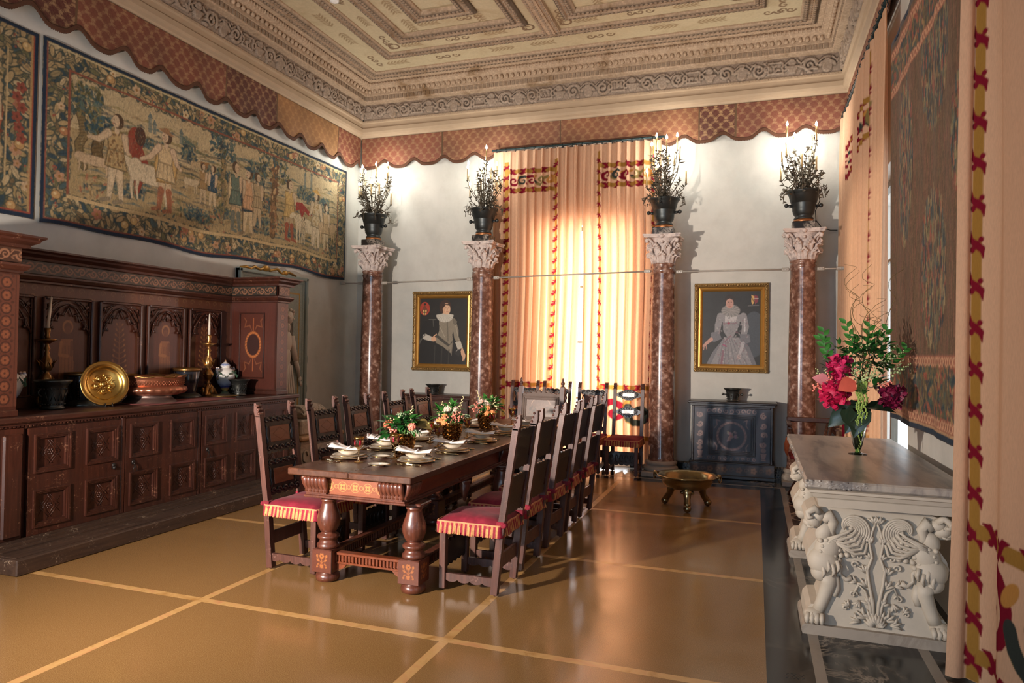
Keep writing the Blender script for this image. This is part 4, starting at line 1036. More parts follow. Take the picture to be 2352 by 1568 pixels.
# end piers
for a, b in ((3.48, YB0), (YB1, 6.79)):
    m = MB(); m.box(-6.05, PX0, a, b, ZB0, 2.36); m.bbox(-6.06, PX0 + .02, a - .01, b + .01, ZB0, 1.115, .008); m.box(-5.76, PX0 + .02, a - .02, b + .02, 2.18, 2.30) if 0 else None
    pr = put(m, 'end_pier', M_woodr, sb)
    c = Canvas(b - a, .96, 260, S(82, 43, 30)); x = (b - a) / 2
    for dx in (.022, b - a - .022): c.line([(dx, 0), (dx, .96)], .006, S(60, 30, 20))
    for k in range(10):
        z = .055 + k * .094; c.ring(x, z, .038, .008, S(50, 26, 18)); c.flower(x, z, .03, S(112, 64, 42), S(70, 36, 24), 6); c.ell(x - .045, z + .047, .012, .01, S(60, 30, 20)); c.ell(x + .045, z + .047, .012, .01, S(60, 30, 20))
    putgrid('rosette_pilaster', c, lambda X, Y: (PX0 + .004 + 0 * X, a + X, 1.14 + Y), M_inlay, sb)
c = Canvas(.60, 1.0, 230, S(76, 36, 26)); R = random.Random(12)
for _ in range(90): x, y = R.uniform(0, .6), R.uniform(0, 1); c.line([(x, y), (x, y + R.uniform(.1, .3))], .012, R.choice([S(66, 32, 22), S(88, 44, 30)]), .4)
c.rect(.13, .47, .13, .86, S(80, 38, 26)); c.ell(.30, .50, .115, .155, S(124, 70, 40)); c.ell(.30, .50, .085, .12, S(54, 26, 22))
for k in range(24): a = k * PI / 12; c.ell(.30 + .1 * math.cos(a), .50 + .138 * math.sin(a), .016, .009, S(176, 104, 56), a + 1.0)
for sx in (-1, 1):
    for sy in (-1, 1):
        c.line([(.30 + sx * .02, .5 + sy * .16), (.30 + sx * .05, .5 + sy * .22), (.30 + sx * .12, .5 + sy * .2), (.30 + sx * .10, .5 + sy * .27), (.30 + sx * .13, .5 + sy * .31)], [.006, .016, .01, .016, .006], S(118, 68, 44))
c.line([(.30, .66), (.30, .8)], .012, S(150, 84, 50)); c.line([(.30, .34), (.30, .2)], .012, S(150, 84, 50)); c.grain(.05, 2, 6)
putgrid('pier_side_panel', c, lambda X, Y: (-5.73 + X, YB1 - .003 + 0 * X, 1.13 + Y), M_inlay, sb)
m = MB(); y = YB1 - .003
for bx in ((-5.62, -5.27, 1.245, 1.26), (-5.62, -5.27, 1.98, 1.995), (-5.62, -5.605, 1.26, 1.98), (-5.285, -5.27, 1.26, 1.98)): m.bbox(bx[0], bx[1], y - .018, y, bx[2], bx[3], .005)
put(m, 'panel_frame', M_woodr, sb)

# ---- metal and ceramics
M_pewter = plain('dark_bronze_relief', S(78, 80, 78), .36, .85, .35, 14, .5, 30)
M_brass = plain('polished_brass', S(206, 168, 94), .27, 1.0, .15, 6, .08, 20)
M_agedbr = plain('aged_gilt_bronze', S(140, 104, 62), .34, .9, .4, 22, .4, 60)
M_copper = plain('hammered_copper', S(172, 112, 86), .34, .85, .2, 10, .1, 30)
M_wax = plain('white_wax', S(226, 216, 200), .5, 0, .05)
M_ebon = plain('dark_glazed_leather', S(34, 36, 44), .22, .1, .4, 8, .15, 12, **{'Coat Weight': .5})
M_runner = plain('faded_red_cloth', S(140, 74, 70), .9, 0, .5, 30)
def mortar(name, x, y, z, r, h, label, handles=True, mat=None, knob=False, rz=0.0, cat='mortar'):
    t = thing(name, label, cat, (x, y, z), rz); mat = mat or M_pewter
    m = MB(); pr = [(.58, 0), (.66, .02), (.66, .06), (.56, .10), (.58, .14), (.60, .30), (.66, .55), (.72, .72), (.80, .84), (.97, .93), (1.0, .96), (1.0, 1.0), (.93, 1.0), (.74, .90), (.62, .6), (.56, .3), (0, .28)]
    m.lathe([(a * r, b * h) for a, b in pr], n=32)
    m.build('body', mat, t)
    m = MB()
    for zz in (.18, .70): 
        for k in range(24): a = 2 * PI * k / 24; rr = r * (.62 if zz < .5 else .72); m.ball((rr * math.cos(a), rr * math.sin(a), h * zz), (r * .05,) * 3, 5, 3)
    for k in range(10):
        a = 2 * PI * k / 10; rr = r * .655
        m.tube([(rr * math.cos(a - .2), rr * math.sin(a - .2), h * .3), (rr * 1.03 * math.cos(a), rr * 1.03 * math.sin(a), h * .58), (rr * math.cos(a + .2), rr * math.sin(a + .2), h * .3)], r * .03, 5)
    m.build('relief_band', mat, t)
    if handles:
        for sg in (-1, 1):
            m = MB()
            if knob: m.tube([(0, sg * r * .6, h * .5), (0, sg * r * .95, h * .52)], [r * .08, r * .07], 8); m.ball((0, sg * r * 1.05, h * .52), r * .15, 10, 6)
            else:
                P_ = [(0, sg * (r * .66 + r * .26 * math.sin(PI * k / 8)), h * (.42 + .32 * k / 8)) for k in range(9)]; m.tube(P_, r * .055, 6)
            m.build('handle', mat, t)
    return t
mortar('bronze_mortar', -5.46, 4.215, 1.065, .137, .24, 'large dark relief bronze mortar with ring handles at the left end of the sideboard top')
mortar('bronze_mortar', -5.40, 6.35, 1.065, .115, .18, 'small dark bronze mortar without handles beside the painted urn on the sideboard', False)
def tankard(x, y, r, h, label):
    t = thing('leather_bucket', label, 'vessel', (x, y, 1.065))
    m = MB(); m.lathe([(r * .55, .02), (r * .6, .05), (r * .74, h * .5), (r * .84, h * .92), (r * .8, h * .94), (r * .7, h * .6), (0, .1)], n=28); m.build('body', M_ebon, t)
    m = MB(); m.lathe([(r * .82, h * .88), (r * .97, h * .9), (r, h * .94), (r * .97, h), (r * .9, h), (r * .84, h * .93)], n=28); m.build('rim', M_agedbr, t)
    m = MB(); m.lathe([(r * .98, 0), (r, .01), (r * .9, .03), (r * .62, .05), (r * .55, .06)], n=28, fn=lambda a, q, z: q * (1 + (.05 * math.cos(14 * a) if z < .02 else 0))); m.build('scalloped_foot', M_pewter, t)
    m = MB()
    for k in range(10): m.ball((r * (.6 + .24 * k / 9) * math.cos(-1.0), r * (.6 + .24 * k / 9) * math.sin(-1.0), .06 + (h * .85 - .06) * k / 9), .006, 5, 4)
    m.build('rivet_row', M_agedbr, t); return t
tankard(-5.615, 4.61, .145, .29, 'dark blue-black bucket with a bronze rim, behind the big brass dish'); tankard(-5.6, 5.80, .145, .31, 'dark blue-black bucket with a bronze rim, right of the copper basin')
# brass dish leaning on a stand
t = thing('brass_dish', 'large round brass dish embossed with a rose, standing upright on the sideboard', 'dish', (-5.35, 4.60, 1.065))
Mr = Matrix.Translation((0, 0, .197)) @ Matrix.Rotation(math.radians(-22), 4, 'Z') @ Matrix.Rotation(math.radians(78), 4, 'Y')
m = MB(); m.lathe([(0, -.006), (.12, -.006), (.145, .012), (.15, .022), (.19, .026), (.196, .024), (.19, .020), (.152, .016), (.148, .004), (.125, -.012), (0, -.012)], n=56, M=Mr)
m.build('dish', M_brass, t)
m = MB(); m.lathe([(.024, -.010), (.026, -.004), (.015, .002), (0, .004)], n=16, M=Mr)
m.tube([(.032 * math.cos(a), .032 * math.sin(a), .0) for a in np.linspace(0, 2 * PI, 25)], .0035, 6, M=Mr)
for k in range(5):
    a = 2 * PI * k / 5
    m.tube([(.035 * math.cos(a - .5), .035 * math.sin(a - .5), 0), (.078 * math.cos(a - .35), .078 * math.sin(a - .35), .004), (.085 * math.cos(a), .085 * math.sin(a), .006), (.078 * math.cos(a + .35), .078 * math.sin(a + .35), .004), (.035 * math.cos(a + .5), .035 * math.sin(a + .5), 0)], .004, 6, M=Mr)
    b_ = a + PI / 5; m.tube([(.06 * math.cos(b_), .06 * math.sin(b_), 0), (.10 * math.cos(b_), .10 * math.sin(b_), -.004)], [.006, .001], 5, M=Mr); m.ball((.055 * math.cos(a), .055 * math.sin(a), -.008), (.02, .02, .008), 8, 4, M=Mr)
m.build('embossed_rose', M_brass, t)
m = MB(); m.tube([(.085, -.05, .0), (.075, -.05, .03), (.06, -.045, .006), (-.1, -.03, .004), (-.06, -.03, .2)], .004, 6); m.tube([(.085, .02, .0), (.075, .02, .03), (.06, .02, .006), (-.1, -.0, .004), (-.06, 0, .2)], .004, 6); m.tube([(.07, -.05, .005), (.07, .02, .005)], .004, 6); m.build('wire_stand', M_iron, t)
# copper basin
t = thing('copper_basin', 'wide hammered copper basin with a lobed belly and flared foot on the sideboard', 'basin', (-5.425, 5.16, 1.069))
m = MB(); m.lathe([(.235, 0), (.23, .01), (.20, .035), (.18, .065), (.19, .07)], n=48, fn=lambda a, r, z: r * (1 + .012 * math.cos(24 * a))); m.build('foot', plain('dull_tin', S(130, 108, 100), .4, .8), t)
m = MB(); m.lathe([(.18, .065), (.25, .07), (.30, .09), (.318, .115), (.31, .14), (.29, .155), (.285, .16)], n=96, fn=lambda a, r, z: r * (1 + (.05 * abs(math.cos(13 * a)) - .02 if .07 < z < .15 else 0)), cap=False); m.build('lobed_belly', M_copper, t)
m = MB(); m.lathe([(.285, .16), (.292, .165), (.297, .21), (.305, .235), (.315, .245), (.305, .248), (.285, .235), (.275, .17), (0, .09)], n=64)
for row in range(4):
    for k in range(70): a = 2 * PI * (k + .5 * (row % 2)) / 70; m.ball((.295 * math.cos(a), .295 * math.sin(a), .172 + row * .015), (.006, .006, .006), 4, 3)
m.build('beaded_wall', M_copper, t)
m = MB(); P_ = [(.31 * math.cos(a), .31 * math.sin(a), .246 + .006 * math.sin(9 * a)) for a in np.linspace(0, 2 * PI, 60)]; m.tube(P_, .008, 6); m.tube([(.28, -.1, .245), (.3, -.02, .26), (.29, .08, .245)], .006, 6); m.build('twisted_rim', M_agedbr, t)
m = MB(); m.bbox(-5.46, -5.12, 4.86, 5.98, 1.0655, 1.0685, .001); tag(m.build('table_runner', M_runner), 'faded red patterned cloth under the copper basin on the sideboard', 'cloth')
# candlesticks and candles
def candlestick(x, y, zt, label, gold=True):
    t = thing('candlestick', label, 'candlestick', (x, y, 1.065)); H = zt - 1.065; mt = M_agedbr if not gold else plain('gilt_bronze', S(196, 150, 92), .28, .9, .35, 22, .3, 60)
    m = MB()
    for k in range(3):
        a = 2 * PI * k / 3 + PI / 3; m.tube([(.02 * math.cos(a), .02 * math.sin(a), H * .17), (.05 * math.cos(a), .05 * math.sin(a), H * .10), (.085 * math.cos(a), .085 * math.sin(a), .012), (.10 * math.cos(a), .10 * math.sin(a), .008)], [.02, .026, .02, .012], 8)
        m.ball((.05 * math.cos(a + 1.05), .05 * math.sin(a + 1.05), H * .07), (.03, .03, H * .07), 8, 6)
    m.lathe([(.07, 0.004), (.06, .02), (.045, .05), (.03, H * .15), (.02, H * .19)], n=18); m.build('tripod_foot', mt, t)
    m = MB(); m.lathe([(.018, H * .18), (.03, H * .20), (.018, H * .23), (.03, H * .27), (.048, H * .32), (.05, H * .37), (.03, H * .42), (.018, H * .44), (.034, H * .47), (.044, H * .53), (.036, H * .60), (.018, H * .66), (.022, H * .68), (.014, H * .71), (.026, H * .74), (.016, H * .77), (.014, H * .80)], n=24, fn=lambda a, r, z: r * (1 + (.12 * math.cos(8 * a) if .46 < z / H < .66 else .06 * math.cos(6 * a) if .28 < z / H < .42 else 0)))
    for k in range(8): a = 2 * PI * k / 8; m.leaf((.03 * math.cos(a), .03 * math.sin(a), H * .47), (math.cos(a) * .35, math.sin(a) * .35, 1), (-math.sin(a), math.cos(a), 0), H * .14, .022, .5)
    for k in range(6): a = 2 * PI * k / 6; m.ball((.046 * math.cos(a), .046 * math.sin(a), H * .345), .014, 7, 5)
    m.build('stem', mt, t)
    m = MB(); m.lathe([(.02, H * .80), (.05, H * .83), (.075, H * .845), (.078, H * .86), (.04, H * .855), (.02, H * .87)], n=24); m.build('drip_pan', mt, t)
    m = MB(); m.lathe([(.014, H * .86), (.024, H * .89), (.018, H * .92), (.024, H * .96), (.026, H), (.016, H), (.014, H * .97)], n=16); m.build('candle_socket', mt, t)
    return t
candlestick(-5.69, 4.33, 1.735, 'tarnished bronze candlestick behind the large mortar at the left of the sideboard', False)
candlestick(-5.66, 6.165, 1.73, 'gilt bronze candlestick at the right end of the sideboard')
def candle(x, y, z, h, tx, ty, label):
    m = MB(); m.tube([(0, 0, 0), (tx * .5, ty * .5, h * .5), (tx, ty, h)], [.014, .012, .008], 12); m.tube([(tx, ty, h), (tx, ty, h + .012)], .0015, 5); o = m.build('taper_candle', M_wax, None, (x, y, z)); tag(o, label, 'candle')
candle(-5.69, 4.33, 1.728, .27, -.01, .035, 'leaning white taper candle in the left candlestick on the sideboard'); candle(-5.66, 6.165, 1.72, .235, .0, .0, 'upright white taper candle in the right candlestick on the sideboard')
# shallow dish
m = MB(); m.lathe([(.06, 0), (.07, .004), (.15, .014), (.17, .02), (.168, .024), (.12, .014), (0, .008)], n=40); tag(m.build('shallow_dish', plain('dull_brass', S(150, 122, 70), .3, .9), None, (-5.34, 6.03, 1.065)), 'shallow dull brass dish lying in front of the right candlestick', 'dish')
# ceramic urns
def urnmat():
    t = NT('painted_maiolica'); v = t.coord('Generated'); sp = t.n('ShaderNodeSeparateXYZ'); t.l(v, sp.inputs[0]); n = t.noise(t.coord('Object'), 22, 4)
    z = t.math('ADD', sp.outputs['Z'], t.math('MULTIPLY', t.math('SUBTRACT', n, .5), .12))
    c = t.ramp(z, [(0.0, S(190, 196, 160)), (.08, S(60, 90, 70)), (.14, S(206, 170, 80)), (.22, S(28, 48, 140)), (.32, S(200, 206, 222)), (.45, S(226, 222, 218)), (.80, S(228, 224, 218)), (.86, S(120, 140, 190)), (.9, S(224, 220, 214)), (.97, S(160, 120, 90))])
    t.bsdf(c, .2, 0, None, **{'Coat Weight': .5}); return t.m
M_urn = urnmat()
def urn(x, y, label):
    t = thing('maiolica_urn', label, 'urn', (x, y, 1.065)); m = MB()
    m.lathe([(.05, 0), (.055, .01), (.035, .03), (.028, .045), (.045, .07), (.085, .13), (.105, .19), (.108, .23), (.095, .27), (.06, .295), (.05, .30), (.05, .315), (.058, .32), (.055, .33), (.04, .345), (.02, .36), (.008, .37), (.012, .38), (0, .39)], n=32); m.build('body', M_urn, t)
    m = MB()
    for k in range(60):
        a = 2 * PI * k / 60; r = .108; z = .235 + .022 * math.cos(4 * a)
        m.leaf((r * math.cos(a), r * math.sin(a), z), (math.cos(a) * .5, math.sin(a) * .5, R.uniform(-1, .6)), (-math.sin(a), math.cos(a), .2), .03, .022, .4)
    m.build('leaf_swag', plain('green_glaze', S(70, 100, 78), .3), t)
    for sg in (-1, 1):
        m = MB(); m.ball((0, sg * .115, .255), (.022, .026, .03), 8, 6); m.ball((.0, sg * .135, .28), (.014, .018, .02), 8, 5)
        for k in range(6): m.ball((.01 * math.cos(k), sg * .12 + .02 * math.sin(k * 2), .29 + .012 * math.cos(k * 3)), .011, 6, 4)
        m.tube([(0, sg * .11, .24), (0, sg * .14, .20), (0, sg * .11, .17)], .007, 6); m.build('mask_handle', M_urn, t)
    return t
urn(-5.655, 6.42, 'white painted maiolica urn with green leaf swags, at the right end of the sideboard'); urn(-5.62, 3.955, 'painted urn half hidden behind the left pier of the sideboard')

# ---- painted door panel with niche figure on the left wall
pd = thing('painted_panel', 'grey green painted panel with gilt lines and a niche figure, half hidden behind the sideboard', 'painted panel', (XL + .02, 7.82, .3))
gg_, gl_ = S(146, 156, 148), S(178, 138, 66)
c = Canvas(1.40, 2.27, 130, gg_)
c.rect(.08, 1.32, .06, 2.2, S(120, 132, 126)); c.rect(.10, 1.30, .08, 2.18, S(150, 160, 152)); c.rect(.15, 1.25, .12, 2.05, gl_); c.rect(.175, 1.225, .14, 2.03, S(152, 160, 152))
c.rect(.3, 1.1, .14, 1.5, S(112, 106, 96)); c.ell(.7, 1.5, .4, .38, S(112, 106, 96)); c.ring(.7, 1.5, .4, .02, S(70, 66, 58), 0, PI)
for k in range(9): a = PI * (k + .5) / 9; c.line([(.7, 1.45), (.7 + .36 * math.cos(a), 1.5 + .34 * math.sin(a))], .012, S(86, 80, 72))
c.rect(.3, 1.1, 1.42, 1.45, S(150, 116, 66)); c.line([(1.02, .2), (.98, 1.4)], .03, S(140, 132, 118)); c.line([(.95, .8), (1.08, .7), (1.1, .5)], .02, S(130, 96, 56)); c.grain(.06, 3, 3)
M_pan = vcol('painted_board', .6, .1, 60)
putgrid('painted_board', c, lambda X, Y: (XL + .045 + 0 * X, 7.13 + X, .32 + Y), M_pan, pd)
m = MB(); m.box(XL + .0, XL + .042, 7.12, 8.54, .30, 2.6); z = 2.6
for a, b in ((7.12, 7.17), (8.49, 8.54)): m.bbox(XL, XL + .075, a, b, .3, 2.6, .01)
m.bbox(XL, XL + .075, 7.12, 8.54, 2.55, 2.6, .01)
for k in range(5): m.ball((XL + .05, 8.53, .6 + k * .42), (.03, .035, .10), 8, 5)
put(m, 'panel_frame', plain('grey_green_paint', S(140, 152, 146), .6, 0, .2, 5), pd)
m = MB()
m.tube([(XL + .05, 7.15, 2.6), (XL + .06, 7.25, 2.62), (XL + .06, 7.32, 2.60), (XL + .06, 7.4, 2.64), (XL + .06, 7.5, 2.61), (XL + .06, 7.62, 2.66), (XL + .06, 7.7, 2.62), (XL + .06, 7.85, 2.66), (XL + .06, 7.95, 2.60), (XL + .06, 8.1, 2.64), (XL + .06, 8.25, 2.60)], .018, 8); m.ball((XL + .06, 7.62, 2.64), (.03, .08, .04), 8, 6); m.ball((XL + .06, 8.02, 2.62), (.03, .06, .035), 8, 6)
put(m, 'gilt_scroll', plain('old_gilding', S(160, 122, 58), .4, .7), pd)
m = MB(); X0 = XL + .055; cy = 8.05
def E_(y, z, ry, rz_, rx=.05, rot=0): m.ball((X0, y, z), (rx, ry, rz_), 16, 10, rot=(rot, 0, 0))
E_(cy + .06, 2.02, .075, .10, .07); E_(cy + .04, 1.88, .04, .08); E_(cy, 1.68, .15, .18); E_(cy, 1.48, .12, .18); E_(cy - .01, 1.2, .17, .28); E_(cy - .02, .9, .15, .35); E_(cy, .6, .12, .3)
m.tube([(X0, cy + .13, 1.76), (X0 + .02, cy + .17, 1.55), (X0 + .03, cy + .20, 1.42)], [.05, .042, .036], 10); m.tube([(X0 + .03, cy + .20, 1.42), (X0 + .03, cy + .26, 1.30), (X0 + .02, cy + .30, 1.20)], [.036, .03, .022], 10)
m.ball((X0 + .02, cy + .32, 1.16), (.02, .03, .045), 10, 6, rot=(-.4, 0, 0))
for k in range(4): m.tube([(X0 + .02, cy + .315 + k * .011, 1.13), (X0 + .025, cy + .33 + k * .012, 1.09), (X0 + .02, cy + .335 + k * .012, 1.055 + .008 * abs(k - 1.5))], [.008, .007, .005], 6)
m.tube([(X0 + .03, cy + .30, 1.16), (X0 + .04, cy + .295, 1.115)], [.008, .006], 6)
for k in range(26): a = k * .7; m.ball((X0 + .03 + .02 * math.sin(a * 2), cy + .05 + .075 * math.cos(a), 2.07 + .055 * math.sin(a)), .024, 7, 5)
m.ball((X0 + .06, cy + .095, 2.0), (.02, .018, .02), 6, 4)
for k in range(6): m.tube([(X0 + .03, cy - .12 + k * .045, 1.36), (X0 + .05, cy - .1 + k * .05, 1.0), (X0 + .03, cy - .1 + k * .045, .5)], .018, 6)
put(m, 'niche_figure', plain('pale_painted_plaster', S(206, 196, 184), .7, 0, .1, 6), pd)
# marble pedestal and drapery fragment
M_white = m_marble('aged_white_marble', S(196, 186, 172), S(128, 116, 100), 2.4, .06, .55, .6)
ped = thing('marble_pedestal', 'stained marble pedestal with a brown-edged slab behind the left row of chairs', 'pedestal', (-5.72, 8.05, 0))
m = MB(); m.bbox(-6.02, -5.5, 7.62, 8.5, 0, .40, .015); m.sweep([(0, 0), (.03, 0), (.03, .05), (0, .08)], [(-5.5, 8.5), (-5.5, 7.62), (-6.02, 7.62)][::-1]); put(m, 'pedestal_block', M_white, ped)
m = MB(); m.bbox(-6.05, -5.44, 7.56, 8.56, .40, .46, .02); put(m, 'slab', m_marble('brown_edged_marble', S(186, 150, 112), S(110, 80, 56), 3, .1, .4, .8), ped)
m = MB(); 
for k in range(5): m.tube([(-5.49, 7.72 + k * .17 + .05 * math.cos(a), .2 + .07 * math.sin(a)) for a in np.linspace(0, 5, 14)], .012, 6)
put(m, 'carved_scroll', M_white, ped)
fr = thing('marble_fragment', 'white marble drapery fragment on a block, seen between the chair backs by the painted panel', 'sculpture', (-5.72, 8.05, .461))
m = MB(); m.bbox(-5.92, -5.56, 7.72, 8.38, .461, .66, .02); put(m, 'block', M_white, fr)
m = MB(); R = random.Random(17)
m.ball((-5.74, 8.05, .73), (.15, .27, .10), 20, 10); m.ball((-5.74, 8.18, .77), (.11, .13, .09), 14, 8); m.ball((-5.72, 7.9, .76), (.11, .13, .08), 14, 8)
for k in range(16):
    y = 7.82 + k * .03; P_ = [(-5.72 + .12 * math.cos(a) , y + .09 * math.sin(a * 1.3 + k), .70 + .12 * abs(math.sin(a)) + R.uniform(-.01, .01)) for a in np.linspace(-.4, 2.6, 9)]; m.tube(P_, [.014, .02, .024, .02, .022, .024, .02, .018, .01], 7)
put(m, 'draped_folds', M_white, fr)
# ================================================================ COLUMNS, CANDELABRA, PICTURES
def m_colstone():
    t = NT('red_breccia_marble'); v = t.coord('Object'); 
    v2 = t.coord('Object', (1, 1, .8)); a = t.voro(v2, 22, 'SMOOTH_F1', 'Color'); d = t.voro(v, 22, 'F1', 'Distance'); n = t.noise(v, 38, 5, .7); n2 = t.noise(v, 9, 5, .65, 1.0)
    w = t.n('ShaderNodeSeparateColor'); t.l(a, w.inputs[0])
    c = t.ramp(w.outputs[0], [(.15, S(104, 70, 56)), (.4, S(128, 90, 74)), (.55, S(144, 106, 90)), (.68, S(172, 136, 120)), (.8, S(190, 160, 144))])
    c = t.mix(t.ramp(d, [(.34, 0.0), (.6, .6)]), c, S(96, 62, 50)); c = t.mix(t.ramp(n2, [(.48, 0.0), (.66, .6)]), c, S(84, 52, 42)); c = t.mix(t.ramp(n, [(.55, 0.0), (.68, .45)]), c, S(186, 154, 136))
    t.bsdf(c, .2, 0, None, **{'Coat Weight': .3, 'Coat Roughness': .1}); return t.m
M_brec = m_colstone(); M_base = m_marble('grey_limestone', S(168, 156, 142), S(120, 108, 96), 4, .08, .6, .5)
t = NT('chalky_capital_marble'); v = t.coord('Object'); n = t.noise(v, 14, 5, .7); c_ = t.ramp(n, [(.3, S(150, 138, 136)), (.5, S(212, 198, 190)), (.7, S(228, 214, 204))]); t.bsdf(c_, .7, 0, t.bump(n, .5, .006)); M_cap = t.m
M_brecblk = m_marble('black_white_breccia', S(34, 32, 32), S(196, 184, 170), 9, .10, .3, 1.0)
M_pot = plain('blackened_bronze', S(66, 70, 70), .42, .75, .35, 9, .3, 25)
M_ironf = plain('wrought_iron_leaves', S(92, 84, 70), .5, .5, .3, 30)
M_tube = plain('gilt_candle_tube', S(206, 180, 128), .4, .5, .1)
t = NT('bulb_glow'); e = t.n('ShaderNodeEmission'); e.inputs['Color'].default_value = (1, .93, .80, 1); e.inputs['Strength'].default_value = 60; t.l(e.outputs[0], t.out.inputs['Surface']); M_bulb = t.m
def column(x, y, label, collar):
    t = thing('column', label, 'column', (x, y, 0))
    m = MB(); m.bbox(-.225, .225, -.225, .225, 0, .065, .008); m.lathe([(.215, .065), (.226, .085), (.222, .115), (.205, .125), (.192, .135), (.19, .145), (.205, .155), (.207, .17), (.2, .19), (.18, .195), (.178, .20)], n=48); m.build('base', M_base, t)
    m = MB(); m.lathe([(.178, .20), (.172, .215), (.166, .24), (.168, .9), (.163, 1.6), (.155, 2.3), (.148, 2.68), (.15, 2.70)], n=48); m.build('shaft', M_brec, t)
    m = MB(); m.lathe([(.148, 2.70), (.156, 2.71), (.157, 2.73), (.150, 2.745), (.149, 2.76), (.158, 2.77), (.158, 2.785), (.15, 2.80)], n=48); m.build('neck_ring', M_brec, t)
    if collar:
        m = MB(); m.lathe([(.151, 2.66), (.160, 2.662), (.160, 2.74), (.151, 2.742)], n=48, cap=False); m.build('stone_collar', M_brec, t)
    m = MB(); Z = 2.795; H = .375
    m.lathe([(.142, 0), (.15, .03), (.142, .1), (.145, .2), (.17, .3), (.195, .33)], (0, 0, Z), 40)
    ab = []
    for k in range(4):
        for j in range(9):
            s = -1 + 2 * j / 8; rr = .235 * (1 - .16 * (1 - s * s)); a = k * PI / 2
            px, py = (rr, s * .225); ab.append((px * math.cos(a) - py * math.sin(a), px * math.sin(a) + py * math.cos(a)))
    m.prism(ab, Z + .33, Z + .352, 'z'); m.prism([(p[0] * 1.05, p[1] * 1.05) for p in ab], Z + .352, Z + H, 'z')
    R = random.Random(int(x * 100) + 50)
    for row, (z0, r0, L, cnt, ph) in enumerate(((.0, .142, .15, 8, 0), (.08, .148, .18, 8, PI / 8))):
        for k in range(cnt):
            a = ph + 2 * PI * k / cnt; ca, sa = math.cos(a), math.sin(a)
            for j in (-2, -1, 0, 1, 2):   # ribs and lobes of one acanthus leaf
                b_ = a + j * .085; q = 1 - abs(j) * .14; cb_, sb_ = math.cos(b_), math.sin(b_)
                P_ = [(r0 * cb_, r0 * sb_, Z + z0), ((r0 + .012) * cb_, (r0 + .012) * sb_, Z + z0 + L * .5 * q), ((r0 + .028) * cb_, (r0 + .028) * sb_, Z + z0 + L * .85 * q), ((r0 + .062) * cb_, (r0 + .062) * sb_, Z + z0 + L * .97 * q), ((r0 + .082) * cb_, (r0 + .082) * sb_, Z + z0 + L * .84 * q)]
                m.tube(P_, [.016, .018, .019, .017, .008], 6)
            m.ball(((r0 + .07) * ca, (r0 + .07) * sa, Z + z0 + L * .86), (.02, .02, .018), 7, 5)
    for k in range(4):
        a = PI / 4 + k * PI / 2
        for sg in (-1, 1):
            b_ = a + sg * .22; P_ = [(.16 * math.cos(b_), .16 * math.sin(b_), Z + .18), (.2 * math.cos(a + sg * .12), .2 * math.sin(a + sg * .12), Z + .27), (.255 * math.cos(a + sg * .04), .255 * math.sin(a + sg * .04), Z + .315), (.285 * math.cos(a), .285 * math.sin(a), Z + .295), (.28 * math.cos(a), .28 * math.sin(a), Z + .268), (.262 * math.cos(a), .262 * math.sin(a), Z + .275)]
            m.tube(P_, [.014, .016, .018, .018, .015, .01], 7)
        m.ball((.27 * math.cos(a), .27 * math.sin(a), Z + .285), (.025, .025, .025), 8, 6)
        a = k * PI / 2; m.ball((.21 * math.cos(a), .21 * math.sin(a), Z + .345), (.03, .03, .026), 8, 6); m.ball((.19 * math.cos(a), .19 * math.sin(a), Z + .27), (.022, .022, .02), 7, 5)
    m.build('capital', M_cap, t)
    m = MB(); m.bbox(-.135, .135, -.135, .135, 3.172, 3.272, .006); m.build('marble_block', M_brecblk, t)
    m = MB(); m.lathe([(.115, 3.272), (.12, 3.285), (.115, 3.305), (.1, 3.308)], n=32); m.build('copper_ring', plain('coppery_ring', S(168, 112, 70), .45, .7), t)
    return t
def potted(x, y, label, rz=0):
    t = thing('bronze_urn', label, 'urn', (x, y, 3.309), rz); m = MB()
    m.lathe([(.115, 0), (.118, .01), (.10, .035), (.108, .05), (.125, .07), (.13, .10), (.134, .11), (.134, .13), (.14, .16), (.155, .24), (.18, .31), (.205, .335), (.207, .35), (.198, .355), (.185, .33), (.15, .2), (0, .15)], n=40); m.build('body', M_pot, t)
    for sg in (-1, 1):
        m = MB(); m.tube([(sg * .135, 0, .17), (sg * .19, 0, .175)], [.02, .016], 10); m.ball((sg * .205, 0, .178), .027, 12, 8); m.build('knob_handle', M_pot, t)
    return t
